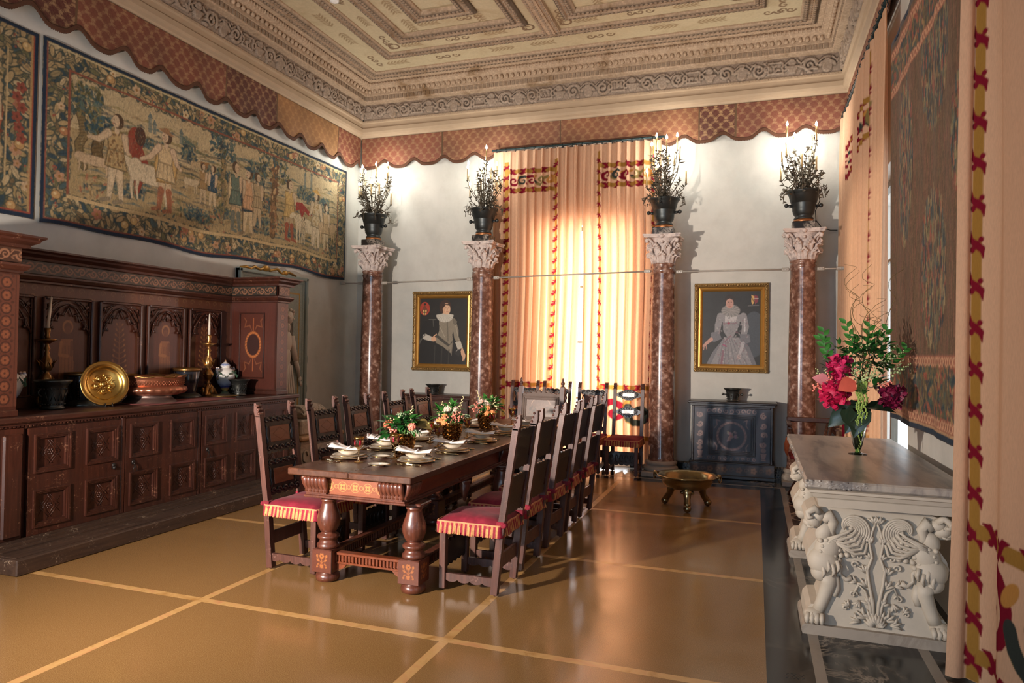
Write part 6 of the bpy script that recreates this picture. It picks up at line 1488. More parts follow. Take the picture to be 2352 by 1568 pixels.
    for k in range(9): a = .35 + (PI - .7) * k / 8; m.tube([(xm, F, .085), (xm + .035 * math.cos(a), F - .03, .085 + .04 * math.sin(a)), (xm + .06 * math.cos(a), F - .012, .085 + .075 * math.sin(a))], [.01, .013, .006], 6)
    o = put(m, 'griffin_support', M_carv, con)
    m = MB(); pr = [(.275, .0), (.268, .02), (.272, .045), (.285, .058), (1.025, .058), (1.038, .045), (1.042, .02), (1.035, 0)]; m.prism(pr, y - .03, y + T + .03, 'y'); put(m, 'plinth', M_base, con)
support(4.44); support(6.06)
# savonarola chair behind the console
t = thing('armchair', 'dark folding armchair with red fringed seat behind the far end of the marble console', 'armchair', (.60, 8.55, 0))
m = MB()
for yy in (-.2, .2):
    m.tube([(-.22, yy, 0), (-.1, yy, .25), (0, yy, .40), (.12, yy, .52), (.19, yy, .84)], .018, 8); m.tube([(.22, yy, 0), (.1, yy, .25), (0, yy, .40), (-.12, yy, .52), (-.22, yy, .80)], .018, 8)
m.build('curved_frame', M_wood, t)
for sx in (-1, 1):
    m = MB(); m.bbox(sx * .235 - .025, sx * .235 + .025, -.3, .22, .835, .86, .008); m.box(sx * .235 - .015, sx * .235 + .015, -.26, .2, .80, .815)
    for k in range(10): m.beam((sx * .235, -.2 + k * .04, .74), (sx * .235, -.16 + k * .04, .80), .006, .006); m.beam((sx * .235, -.16 + k * .04, .74), (sx * .235, -.2 + k * .04, .80), .006, .006)
    m.build('arm_rest', M_wood, t)
m = MB(); m.bbox(-.25, .25, .2, .22, .84, .90, .01); m.bbox(-.25, .25, .2, .215, .64, .68, .006); m.build('backrest', M_wood, t)
m = MB(); m.bbox(-.23, .23, -.22, .2, .46, .50, .015); m.build('seat', plain('red_velvet_plain', S(120, 30, 34), .8), t)
m = MB()
for k in range(16): m.tube([(-.245, -.25 + k * .028, .66), (-.262, -.25 + k * .028, .58 - .03 * (k % 3)), (-.258, -.25 + k * .028, .52 - .02 * (k % 2))], [.012, .014, .004], 6)
m.build('fringe', plain('red_gold_tassel', S(178, 92, 52), .8, 0, .4, 30), t)
# ================================================================ DINING TABLE AND CHAIRS
M_tab = wood('table_walnut', S(66, 38, 27), S(104, 66, 48), .26, 'y', .8, .35, .15)
M_tabd = wood('table_carved_walnut', S(72, 37, 28), S(124, 70, 52), .3, 'z', .9, .35, .2)
M_tabr = wood('table_red_apron', S(104, 48, 24), S(140, 70, 36), .34, 'y', .9, .3, .1)
tb = thing('dining_table', 'long dark walnut table with inlaid apron and baluster legs, laid for dinner', 'table', (-2.49, 5.9, 0))
TX0, TX1, TY0, TY1 = -2.95, -2.03, 3.95, 7.85
m = MB(); m.bbox(TX0, -2.485, TY0, TY1, .755, .80, .006); m.bbox(-2.483, TX1, TY0 + .0, TY1, .755, .80, .006); put(m, 'tabletop', M_tab, tb)
m = MB(); y = TY0 + .05
for x0 in (TX0 + .08, TX1 - .095):
    y = TY0 + .08
    while y < TY1 - .08: m.box(x0, x0 + .015, y, y + .022, .738, .755); y += .045
x = TX0 + .09
while x < TX1 - .1: m.box(x, x + .022, TY0 + .075, TY0 + .09, .738, .755); m.box(x, x + .022, TY1 - .09, TY1 - .075, .738, .755); x += .045
m.box(TX0 + .09, TX1 - .09, TY0 + .09, TY1 - .09, .742, .755)
put(m, 'dentil_band', M_tabd, tb)
m = MB(); m.box(TX0 + .10, TX0 + .13, TY0 + .1, TY1 - .1, .62, .742); m.box(TX1 - .13, TX1 - .10, TY0 + .1, TY1 - .1, .62, .742); m.box(TX0 + .13, TX1 - .13, TY0 + .10, TY0 + .13, .62, .742); m.box(TX0 + .13, TX1 - .13, TY1 - .13, TY1 - .10, .62, .742)
put(m, 'apron', M_tabr, tb)
c = Canvas(.50, .11, 420, S(134, 68, 36)); R = random.Random(4)
for _ in range(60): x, y = R.uniform(0, .5), R.uniform(0, .11); c.line([(x, y), (x + .08, y)], .004, R.choice([S(122, 60, 32), S(146, 78, 42)]), .5)
for k in range(5):
    x = .06 + k * .096; c.ring(x, .055, .032, .004, S(182, 124, 68)); c.flower(x, .055, .024, S(190, 126, 62), S(120, 60, 30), 4, PI / 4); c.ring(x + .048, .055, .012, .003, S(196, 134, 70))
putgrid('inlaid_apron_panel', c, lambda X, Y: (-2.74 + X, TY0 + .0985 + 0 * X, .628 + Y), M_inlay, tb)
m = MB(); lp = [(TX0 + .10, TY0 + .10), (TX1 - .10, TY0 + .10), (TX1 - .10, TY1 - .10), (TX0 + .10, TY1 - .10)]
m.sweep([(0, .628), (-.012, .624), (-.012, .616), (-.022, .612), (-.022, .602), (-.012, .596), (.04, .596)], lp, closed=True)
x = TX0 + .09
while x < TX1 - .09: m.ball((x, TY0 + .084, .607), (.006, .006, .006), 5, 3); x += .019
y = TY0 + .09
while y < TY1 - .09: m.ball((TX1 - .084, y, .607), (.006, .006, .006), 5, 3); m.ball((TX0 + .084, y, .607), (.006, .006, .006), 5, 3); y += .022
put(m, 'beaded_moulding', M_tabd, tb)
def gadroon(cx, cy, dx, dy):
    """carved bracket on one face; (dx,dy) outward"""
    m = MB(); n = 6
    for k in range(n):
        s = (k - (n - 1) / 2) * .029; ox, oy = (s, 0) if dx == 0 else (0, s)
        P_ = [(cx + ox + dx * .03, cy + oy + dy * .03, .742), (cx + ox + dx * .038, cy + oy + dy * .038, .725), (cx + ox + dx * .03, cy + oy + dy * .03, .69), (cx + ox + dx * .012, cy + oy + dy * .012, .655), (cx + ox + dx * .014, cy + oy + dy * .014, .635)]
        m.tube(P_, [.017, .022, .021, .015, .016], 8)
    w = .078; 
    if dx == 0: m.box(cx - w, cx + w, cy + min(0, dy * .024), cy + max(0, dy * .024), .628, .742)
    else: m.box(cx + min(0, dx * .024), cx + max(0, dx * .024), cy - w, cy + w, .628, .742)
    put(m, 'carved_bracket', M_tabd, tb)
for cx in (TX0 + .175, TX1 - .175): gadroon(cx, TY0 + .10, 0, -1); gadroon(cx, TY1 - .10, 0, 1)
for cy in (TY0 + .175, 5.9, TY1 - .175): gadroon(TX0 + .10, cy, -1, 0); gadroon(TX1 - .10, cy, 1, 0)
LX = (-2.785, -2.125); LY = (4.20, 5.90, 7.60)
cB = Canvas(.15, .15, 330, S(96, 48, 32)); g = S(162, 98, 50)
cB.poly([(.055, .03), (.095, .03), (.085, .07), (.065, .07)], S(120, 60, 36)); cB.line([(.075, .06), (.075, .11)], .005, g); cB.flower(.075, .112, .020, g, S(90, 44, 28), 6)
for s_ in (-1, 1):
    cB.line([(.075, .065), (.075 + s_ * .025, .085), (.075 + s_ * .035, .11)], .004, g); cB.ell(.075 + s_ * .036, .112, .008, .011, g); cB.ell(.075 + s_ * .03, .082, .012, .006, g, s_ * .7); cB.ell(.075 + s_ * .028, .055, .011, .006, S(150, 88, 46), -s_ * .7); cB.ell(.075 + s_ * .035, .038, .007, .007, g)
cB.poly([(.06, .055), (.09, .055), (.083, .03), (.067, .03)], g); cB.grain(.08, 2, 2)
for y in LY:
    for x in LX:
        m = MB(); m.lathe([(.06, 0), (.078, .008), (.084, .028), (.078, .05), (.062, .062), (.062, .07)], (x, y, 0), 28); lg = None
        h = .076; m.bbox(x - h, x + h, y - h, y + h, .066, .225, .006)
        m.lathe([(.066, .225), (.076, .232), (.078, .25), (.066, .262), (.06, .275), (.058, .285), (.074, .295), (.077, .308), (.07, .318), (.05, .325), (.046, .335), (.056, .342), (.068, .365), (.079, .40), (.08, .43), (.072, .465), (.058, .50), (.05, .53), (.048, .545), (.056, .55), (.058, .556), (.05, .562), (.05, .58)], (x, y, 0), 36)
        m.bbox(x - .085, x + .085, y - .085, y + .085, .578, .598, .006)
        lg = put(m, 'leg', M_tabd, tb)
        for (ax, fx) in (('y', -1),) + ((('x', 1),) if x == LX[1] else ()):
            if ax == 'y': P_ = cB.plane(lambda X, Y: (x - .075 + X, y - h - .0012 + 0 * X, .07 + Y))
            else: P_ = cB.plane(lambda X, Y: (x + h + .0012 + 0 * X, y - .075 + X, .07 + Y))
            grid_obj('inlaid_block_face', P_ - np.array(tb.location), cB.a, M_inlay, lg, False)
def fluted(x0, x1, y, z0, z1, axis, name):
    m = MB(); L = x1 - x0; t_ = .022
    def bx(a, b, c_, d, w): m.bbox(a, b, y - w, y + w, c_, d, .003) if axis == 'x' else m.bbox(y - w, y + w, a, b, c_, d, .003)
    bx(x0, x1, z1 - .018, z1, t_ + .008); bx(x0, x1, z0, z0 + .014, t_); bx(x0, x1, z0 + .014, z1 - .018, t_ - .012)
    n = int(L / .026)
    for k in range(n + 1): a = x0 + L * k / n; bx(max(a - .006, x0), min(a + .006, x1), z0 + .014, z1 - .018, t_)
    put(m, name, M_tabr if axis == 'x' else M_tabd, tb)
for y in (LY[0], LY[2]): fluted(LX[0] + .076, LX[1] - .076, y, .125, .205, 'x', 'fluted_end_stretcher')
m = MB(); 
for sx, x in ((1, LX[0] + .078), (-1, LX[1] - .078)): m.prism([(x, .125), (x + sx * .08, .125), (x + sx * .05, .095), (x, .075)], LY[0] - .012, LY[0] + .012, 'y')
put(m, 'stretcher_bracket', M_tabr, tb)
for x in LX:
    for a, b in ((LY[0] + .076, LY[1] - .076), (LY[1] + .076, LY[2] - .076)): fluted(a, b, x, .12, .205, 'y', 'fluted_side_stretcher')
for y in (5.05, 6.75):
    for x in LX:
        m = MB(); m.lathe([(.045, .596), (.05, .585), (.04, .57), (.045, .56), (.012, .44), (.006, .43)], (x, y, 0), 12); put(m, 'pendant_drop', M_tabd, tb)

# ---- chairs
M_ch = wood('chair_walnut', S(66, 38, 31), S(112, 70, 58), .42, 'z', .9, .12, .4, S(150, 116, 104))
M_chk = plain('black_carved_wood', S(34, 30, 30), .36, 0, .4, 20, .2, 40, **{'Coat Weight': .2})
M_chi = wood('chair_inlay_panel', S(116, 68, 44), S(152, 96, 64), .38, 'y', 1.2, .2)
def m_velvet():
    t = NT('crimson_velvet'); v = t.coord('Object'); n = t.noise(v, 9, 5, .6); n2 = t.noise(v, 240, 2)
    c = t.ramp(n, [(.3, S(98, 10, 30)), (.55, S(124, 16, 40)), (.72, S(148, 34, 56))]); t.bsdf(c, .85, 0, t.bump(n2, .2, .002), **{'Sheen Weight': .04, 'Sheen Roughness': .4}); return t.m
M_vel = m_velvet(); M_frg = vcol('tassel_thread', .8, .4, 400)
def px(z): return -.185 - .043 * min(z, .47) / .47 - .103 * max(z - .47, 0) / .72
def scal(y0, y1, z0, z1, n, top=True, dz=.012):
    """outline with scalloped top and/or bottom edge"""
    P_ = []
    K = n * 6
    for i in range(K + 1): a = y0 + (y1 - y0) * i / K; P_.append((a, z0 - dz * abs(math.sin(PI * n * i / K)) ** .7))
    for i in range(K + 1): a = y1 + (y0 - y1) * i / K; P_.append((a, z1 + (dz * abs(math.sin(PI * n * i / K)) ** .7 if top else 0)))
    return P_
def fringe_mesh(x0, x1, y0, y1, z, root, L=.085):
    per = []; n = 190
    W_, H_ = x1 - x0, y1 - y0; tot = 2 * (W_ + H_)
    for i in range(n * 2):
        s = tot * i / (n * 2)
        if s < H_: p, nn = (x1, y0 + s), (1, 0)
        elif s < H_ + W_: p, nn = (x1 - (s - H_), y1), (0, 1)
        elif s < 2 * H_ + W_: p, nn = (x0, y1 - (s - H_ - W_)), (-1, 0)
        else: p, nn = (x0 + (s - 2 * H_ - W_), y0), (0, -1)
        per.append((p, nn, s))
    per.append(per[0]); rows = 15; A = np.zeros((rows, len(per), 3)); Cc = np.zeros((rows, len(per), 3)); rg = np.random.default_rng(3)
    jit = rg.random(len(per))
    gold, crim, pale = S(206, 156, 96), S(150, 22, 50), S(214, 146, 104)
    for j in range(rows):
        t = j / (rows - 1)
        for i, (p, nn, s) in enumerate(per):
            st = (s / .033) % 1.0 < .5
            wv = .004 * math.cos(2 * PI * s / .0165) if t > .3 else .002
            out = .006 + .014 * t + wv * t + .003 * math.sin(s * 40); zz = z - L * t * (1 - (.08 * jit[i] if t > .8 else 0))
            A[j, i] = (p[0] + nn[0] * out, p[1] + nn[1] * out, zz)
            if t < .1: col = pale
            elif t < .34: col = crim if (st and int(t * 40) % 3 != 0) else gold if (s * 200) % 2 < 1.3 else crim
            else: col = crim if st else gold
            if t > .35: k = .75 + .35 * rg.random(); col = tuple(q * k for q in col)
            Cc[j, i] = col
    o = grid_obj('fringe', A, Cc, M_frg, root, True); o.modifiers.new('thick', 'SOLIDIFY').thickness = .006; return o
def carved_rail(t, zc, h, hw, style):
    """dark scrolled rail with a paler inlaid panel, between the back posts"""
    xb = px(zc); M = Matrix.Translation((xb, 0, zc)) @ Matrix.Rotation(-.142, 4, 'Y'); m = MB(); w = .165
    if style == 'a':
        P_ = [(-w, -h * .25), (-w + .03, -h * .34), (-w + .022, -h * .10), (-w + .03, h * .2), (-w, h * .3), (-w, h * .75)]
        m.prism([(-w + .035, -h * .52), (w - .035, -h * .52), (w - .035, h * .55), (-w + .035, h * .55)], -.009, .009, 'x', M)
        m.prism(scal(-w, w, h * .5, h * .82, 5), -.008, .010, 'x', M); m.prism(scal(-w, w, -h * .86, -h * .5, 5, False), -.008, .010, 'x', M)
        for sg in (-1, 1):
            for k in range(5):
                y = -w + .03 + k * .068; R_ = .024
                m.tube([(.012, y + R_ * math.cos(a) * (1 - a * .12), sg * h * .70 + R_ * .8 * math.sin(a) * (1 - a * .12)) for a in np.linspace(0, 5.2, 11)], .0085, 6, M)
                m.tube([(.010, y + .015, sg * h * .66), (.014, y + .034, sg * h * .74), (.010, y + .052, sg * h * .66)], .006, 6, M)
            m.tube([(.006, sg * (w - .008), h * .6), (.012, sg * (w - .03), h * .3), (.010, sg * (w - .018), 0), (.012, sg * (w - .03), -h * .3), (.006, sg * (w - .008), -h * .6)], .009, 6, M)
    else:
        out = [(-w, .018), (-w + .03, .035), (-.09, .042), (-.06, .062), (-.03, .075), (.03, .075), (.06, .062), (.09, .042), (w - .03, .035), (w, .018), (w, -.018), (w - .03, -.035), (.09, -.042), (.06, -.062), (.03, -.075), (-.03, -.075), (-.06, -.062), (-.09, -.042), (-w + .03, -.035), (-w, -.018)]
        m.prism(out, -.008, .008, 'x', M)
        for k in range(22): a = 2 * PI * k / 22; m.tube([(.010, .12 * math.cos(a) + .012 * math.cos(b), .052 * math.sin(a) + .012 * math.sin(b)) for b in np.linspace(0, 5, 8)], .005, 5, M)
    r = m.build('carved_rail', M_chk, t); m = MB()
    if style == 'a': m.bbox(.008, .015, -w + .055, w - .055, -h * .40, h * .40, .003, M); m.tube([(.015, 0, h * .3), (.015, .08, 0), (.015, 0, -h * .3), (.015, -.08, 0), (.015, 0, h * .3)], .0018, 4, M)
    else: m.bbox(.008, .020, -.085, .085, -.028, .028, .005, M)
    m.build('inlaid_panel', M_chi if style == 'a' else M_silv, r)
M_silv = plain('worn_silvered_panel', S(150, 142, 138), .28, .6, .25, 12, .3, 30)
def make_chair(style='a'):
    t = thing('side_chair', None, 'chair'); hw = .19
    for sg in (-1, 1):
        y = sg * hw
        m = MB(); m.bbox(.162, .207, y - .0225, y + .0225, 0.012, .455, .003); m.ball((.185, y, .01), .011, 8, 5); m.build('front_leg', M_ch, t)
        m = MB(); m.beam((px(0), y, .012), (px(.47), y, .47), .046, .046, None, (0, 1, 0)); m.ball((px(0), y, .01), .011, 8, 5)
        m.beam((px(.47), y, .465), (px(1.10), y, 1.10), .044, .042, None, (0, 1, 0)); o = m.build('back_post', M_ch, t)
        m = MB(); a = px(1.10); q = [(a + .020, 1.09), (a + .020, 1.105), (a + .002, 1.125), (a + .010, 1.14), (a - .008, 1.155), (a - .002, 1.17), (a - .018, 1.19), (a - .034, 1.19), (a - .034, 1.13), (a - .022, 1.09)]
        m.prism(q, y - .022, y + .022, 'y'); 
        for (dx, zz) in ((.008, 1.115), (.0, 1.145), (-.008, 1.172)): m.tube([(a + dx, y - .024, zz), (a + dx, y + .024, zz)], .009, 8)
        m.build('scroll_finial', M_ch, o)
        m = MB(); xs_ = px(.47); m.bbox(xs_ - .028, xs_ + .03, y - .028, y + .028, .45, .49, .005)
        if sg: m.ball((xs_ - .03, y + sg * .02, .468), (.014, .016, .016), 8, 5)
        m.build('velvet_strap', M_vel, t)
        m = MB(); m.prism([(a_, b_) for a_, b_ in scal(-.19, .165, .075, .115, 4, False, .016)], y - .011, y + .011, 'y'); m.build('side_stretcher', M_ch, t)
    m = MB(); m.bbox(-.22, .205, -.21, .21, .42, .46, .004); m.build('seat_frame', M_ch, t)
    m = MB(); m.prism(scal(-.17, .17, .16, .30, 5, True, .02), .176, .192, 'x')
    for k in range(5):
        y = -.13 + k * .065; m.tube([(.194, y + .02 * math.cos(a), .23 + .045 * math.sin(a)) for a in np.linspace(0, 5, 9)], .006, 5)
    m.build('front_stretcher', M_chk, t)
    m = MB(); m.bbox(px(.2) - .009, px(.2) + .009, -.17, .17, .17, .265, .003); m.build('back_stretcher', M_ch, t)
    # cushion
    n = 18; u = np.linspace(-1, 1, n); X, Y = np.meshgrid(u, u)
    puff = (1 - np.abs(X) ** 4) * (1 - np.abs(Y) ** 4); Z = .462 + .042 * puff ** .5 + .004 * np.sin(X * 3) * np.cos(Y * 4)
    sx = np.sign(X) * np.abs(X) ** 1.0
    grid_obj('seat_cushion', np.stack([-.005 + sx * .222, Y * .218, Z], -1), None, M_vel, t, True)
    fringe_mesh(-.222, .214, -.214, .214, .468, t)
    if style == 'a': carved_rail(t, .955, .148, hw, 'a'); carved_rail(t, .648, .143, hw, 'a')
    else: carved_rail(t, 1.03, .07, hw, 'b'); carved_rail(t, .80, .07, hw, 'b')
    return t
ch0 = make_chair()
GR = 'carved dining chairs with fringed crimson seats'
first = True
def chair(x, y, rz, label):
    global first
    if first: o = ch0; o.location = (x, y, 0); o.rotation_euler = (0, 0, rz); o['label'] = label; o['group'] = GR; first = False; return o
    return dup(ch0, (x, y, 0), rz, label, GR)
od = ['nearest', 'second nearest', 'middle', 'second farthest', 'farthest']
# right row: foot of the back legs at x=-1.595
for k, (y, a) in enumerate(((4.51, 0), (5.085, -.03), (5.73, -.05), (6.27, .02), (6.865, -.03))):
    chair(-1.78 + (.0 if k != 1 else -.01), y, PI + a, 'carved chair with fringed crimson seat, %s on the right side of the table' % od[k])
for k, (y, a) in enumerate(((4.44, -.02), (5.06, 0), (5.60, .02), (6.30, .0), (6.88, .0))):
    chair(-3.11, y, a, 'carved chair with fringed crimson seat, %s on the left side of the table' % od[k])
nb = ['half hidden behind the large armchair', 'second from the left in the row by the window', 'third from the left in the row by the window']
for k, x in enumerate((-3.14, -2.66, -2.14)):
    chair(x, 9.33, -PI / 2, 'carved chair against the window curtains, ' + nb[k])
cb_ = make_chair('b'); cb_.location = (-1.635, 9.31, 0); cb_.rotation_euler = (0, 0, -PI / 2); cb_['label'] = 'chair with silvered panels in its open back, beside the third column'; cb_['group'] = 'chairs in a row against the window curtains'
# armchair at the head of the table
ac = thing('armchair', 'large carved armchair with a painted back panel at the far head of the table', 'armchair', (-2.56, 8.22, 0), -PI / 2)
m = MB()
for sg in (-1, 1):
    y = sg * .275
    m = MB(); m.beam((-.22, y, 0), (-.25, y, .5), .055, .055, None, (0, 1, 0)); m.beam((-.25, y, .49), (-.33, y, 1.16), .055, .05, None, (0, 1, 0)); o = m.build('back_post', M_ch, ac)
    m = MB(); m.lathe([(.026, 0), (.028, .01), (.014, .02), (.024, .04), (.026, .06), (.012, .075), (.016, .09), (.006, .115), (.0, .12)], (-.332, y, 1.155), 14); m.build('turned_finial', M_ch, o)
    m = MB(); m.bbox(.20, .25, y - .025, y + .025, 0, .72, .004); m.build('front_leg', M_ch, ac)
    m = MB(); m.tube([(-.27, y, .76), (-.1, y, .78), (.1, y, .76), (.24, y, .745), (.30, y, .75), (.315, y, .73)], [.022, .026, .028, .03, .032, .02], 10); m.build('arm', M_ch, ac)
m = MB(); m.bbox(-.24, .25, -.3, .3, .42, .47, .006); m.bbox(-.22, .24, -.27, .27, .47, .50, .012); m.build('seat', M_vel, ac)
m = MB(); m.bbox(.215, .235, -.26, .26, .12, .26, .006); m.build('front_stretcher', M_chk, ac)
Mb = Matrix.Translation((-.25, 0, .5)) @ Matrix.Rotation(-.119, 4, 'Y')
m = MB(); pts = [(-.25, .20), (.25, .20), (.25, .55)]
K = 40
for i in range(K + 1): y = .25 - .5 * i / K; pts.append((y, .56 + .05 * math.cos(PI * y / .5) ** 2 + .012 * abs(math.sin(y * 34))))
m.prism(pts, -.014, .010, 'x', Mb); m.prism(scal(-.24, .24, .19, .22, 6, False, .022), -.014, .012, 'x', Mb)
for k in range(7): y = -.2 + k * .0667; m.tube([(.012, y + .02 * math.cos(a), .60 + .03 * math.cos(PI * y / .5) - .02 + .016 * math.sin(a)) for a in np.linspace(0, 5, 9)], .006, 6, Mb); m.tube([(.012, y + .02 * math.cos(a), .205 + .016 * math.sin(a)) for a in np.linspace(0, 5, 9)], .006, 6, Mb)
for o_ in (0, .03):
    for bx in ((-.235 + o_, .235 - o_, .525 - o_, .54 - o_), (-.235 + o_, .235 - o_, .24 + o_, .255 + o_), (-.235 + o_, -.22 + o_, .24 + o_, .54 - o_), (.22 - o_, .235 - o_, .24 + o_, .54 - o_)): m.bbox(.008, .022, bx[0], bx[1], bx[2], bx[3], .003, Mb)
for k in range(46):
    a = k / 46 * 1.5
m.build('carved_back', plain('carved_brown_oak', S(96, 72, 58), .5, 0, .35, 16, .3, 40), ac)
c = Canvas(.39, .22, 240, S(116, 88, 72)); R = random.Random(3)
for _ in range(60): c.ell(R.uniform(.05, .36), R.uniform(.02, .12), R.uniform(.01, .04), .015, R.choice([S(78, 62, 50), S(110, 84, 66), S(96, 76, 58)]), R.random() * 3, .8)
for _ in range(30): c.ell(R.uniform(.12, .3), R.uniform(.08, .16), .02, .014, R.choice([S(116, 84, 66), S(88, 66, 52), S(136, 104, 86)]), R.random() * 3, .8)
c.ring(.195, .12, .13, .01, S(176, 142, 116), .3, PI - .3); c.grain(.1, 2, 2)
P_ = cB2 = c.plane(lambda X, Y: (.0105 + 0 * X, -.195 + X, .28 + Y)); h_, w_ = P_.shape[:2]
M4 = np.array(Mb); Q = P_.reshape(-1, 3) @ M4[:3, :3].T + M4[:3, 3]
grid_obj('painted_panel', Q.reshape(h_, w_, 3), c.a, M_inlay, ac, False)
# ================================================================ TABLEWARE AND FLOWERS
def m_china():
    t = NT('cream_porcelain'); v = t.coord('Object'); sp = t.n('ShaderNodeSeparateXYZ'); t.l(v, sp.inputs[0])
    r = t.math('SQRT', t.math('ADD', t.math('MULTIPLY', sp.outputs[0], sp.outputs[0]), t.math('MULTIPLY', sp.outputs[1], sp.outputs[1])))
    k = t.math('GREATER_THAN', t.noise(t.coord('Object'), 70, 2), .55); g = t.math('MULTIPLY', t.math('GREATER_THAN', r, .088), t.math('LESS_THAN', r, .108))
    c = t.mix(t.math('MULTIPLY', t.math('MULTIPLY', k, g), .5), S(226, 216, 200), S(170, 146, 104)); t.bsdf(c, .12, 0, None, **{'Coat Weight': .4}); return t.m
M_china = m_china(); M_goldrim = plain('gilded_rim', S(200, 158, 88), .2, 1, .1); M_nap = plain('white_linen', S(236, 230, 226), .85, 0, .04, 20, .2, 160); M_flat = plain('gilt_cutlery', S(206, 184, 142), .14, 1, .1)
TZ = .8005
def ware(name, cat, group, build):
    t = thing(name, None, cat, (0, 0, 0), 0, group); build(t); return t
def b_plate(r, h=.016):
    def f(t):
        m = MB(); m.lathe([(r * .55, 0), (r * .6, .002), (r * .72, .006), (r * .98, h - .001), (r, h), (r * .985, h + .002), (r * .74, .009), (r * .62, .005), (0, .005)], n=44); m.build('dish', M_china, t)
        m = MB(); m.lathe([(r * .978, h), (r * 1.0, h - .001), (r * 1.004, h + .001), (r * .985, h + .0028)], n=44, cap=False); m.build('gilt_rim', M_goldrim, t)
    return f
def b_bowl(t):
    m = MB(); m.lathe([(.045, 0), (.05, .003), (.07, .016), (.082, .03), (.108, .037), (.112, .038), (.108, .040), (.084, .034), (.068, .018), (0, .008)], n=44); m.build('dish', M_china, t)
    m = MB(); m.lathe([(.108, .037), (.113, .037), (.113, .0395), (.108, .041)], n=44, cap=False); m.build('gilt_rim', M_goldrim, t)
def b_napkin(t):
    n, k = 22, 9; u = np.linspace(-1, 1, n); v = np.linspace(-1, 1, k); U, V = np.meshgrid(u, v)
    w = .030 + .042 * np.abs(U) ** .8; X = U * .128; Y = V * w + .012 * U
    Z = .003 + .017 * np.abs(U) ** 1.6 + .010 * (1 - np.abs(V)) * (np.abs(U) ** .5) + .006 * np.sin(V * 5 + U * 3) * np.abs(U) + np.where(U < 0, .006, 0)
    o = grid_obj('folded_cloth', np.stack([X, Y, Z], -1), None, M_nap, t, True); o.modifiers.new('thick', 'SOLIDIFY').thickness = .005
    m = MB()
    for q in range(22): y = -.065 + q * .006; m.tube([(-.133, y - .012, .03 + .012 * (1 - abs(y) / .07)), (-.142, y - .013, .026 + .012 * (1 - abs(y) / .07))], .0012, 4)
    m.tube([(.0, -.03, .006), (.01, 0, .022), (.0, .03, .006)], .004, 6); m.build('frayed_edge', M_nap, t)
def b_fork(t):
    m = MB(); m.tube([(.085, 0, .004), (.02, 0, .006), (-.02, 0, .010), (-.045, 0, .008)], [.0045, .0028, .0025, .004], 8, flat=.6); m.ball((.085, 0, .004), (.01, .007, .003), 8, 4); m.build('stem', M_flat, t)
    m = MB(); m.ball((-.055, 0, .007), (.014, .010, .003), 10, 5)
    for k in (-1.5, -.5, .5, 1.5): m.tube([(-.06, k * .0045, .006), (-.08, k * .005, .005), (-.10, k * .005, .010)], [.0016, .0016, .001], 5)
    m.build('tines', M_flat, t)
def b_knife(t):
    m = MB(); m.tube([(.095, 0, .005), (.02, 0, .005)], [.007, .0045], 8, flat=.6); m.build('stem', M_flat, t)
    m = MB(); m.prism([(.02, -.005), (-.09, -.008), (-.108, -.002), (-.10, .006), (.02, .005)], .003, .005, 'z'); m.build('blade', M_flat, t)
def b_spoon(t):
    m = MB(); m.tube([(.085, 0, .004), (.02, 0, .006), (-.03, 0, .008)], [.0045, .0028, .0025], 8, flat=.6); m.build('stem', M_flat, t)
    m = MB(); m.ball((-.055, 0, .007), (.027, .018, .005), 14, 6); m.build('spoon_bowl', M_flat, t)
def m_glass(name, col, rough=.02):
    t = NT(name); t.bsdf(col, rough, 0, None, **{'Transmission Weight': 1.0, 'IOR': 1.45}); return t.m
t = NT('clear_gilded_glass'); a = t.n('ShaderNodeBsdfTransparent'); a.inputs[0].default_value = (.80, .66, .48, 1); b = t.n('ShaderNodeBsdfGlossy'); b.inputs['Roughness'].default_value = .12; b.inputs['Color'].default_value = (.9, .74, .5, 1); lw = t.n('ShaderNodeLayerWeight'); lw.inputs[0].default_value = .72
mx = t.n('ShaderNodeMixShader'); t.l(lw.outputs['Facing'], mx.inputs[0]); t.l(a.outputs[0], mx.inputs[1]); t.l(b.outputs[0], mx.inputs[2]); t.l(mx.outputs[0], t.out.inputs['Surface']); M_clear = t.m
M_ruby = plain('ruby_glass', S(120, 10, 24), .08, 0, .2, 5, 0, 10, **{'Coat Weight': .8})
def b_goblet(t):
    m = MB(); m.lathe([(.032, 0), (.033, .003), (.03, .006), (.012, .010), (.008, .016)], n=8, smooth=False); m.build('foot', M_clear, t)
    m = MB(); m.lathe([(.008, .014), (.010, .02), (.006, .028), (.005, .05), (.006, .08), (.009, .092), (.014, .098)], n=10); m.build('stem', M_clear, t)
    m = MB(); m.lathe([(.014, .098), (.026, .110), (.033, .130), (.034, .150), (.035, .175), (.0335, .175), (.032, .15), (.03, .13), (.02, .112), (0, .104)], n=10, smooth=False); bo = m.build('bowl', M_clear, t)
    m = MB()
    for k in range(5):
        a = 2 * PI * k / 5 + .3; M = Matrix.Rotation(a, 4, 'Z'); m.ball((.0335, 0, .142), (.003, .0095, .022), 8, 6, M)
    m.build('ruby_panel', M_ruby, bo)
    m = MB(); m.lathe([(.0345, .165), (.0365, .166), (.0375, .180), (.0355, .1805), (.034, .17)], n=28, cap=False); m.build('gilt_rim', M_goldrim, t)
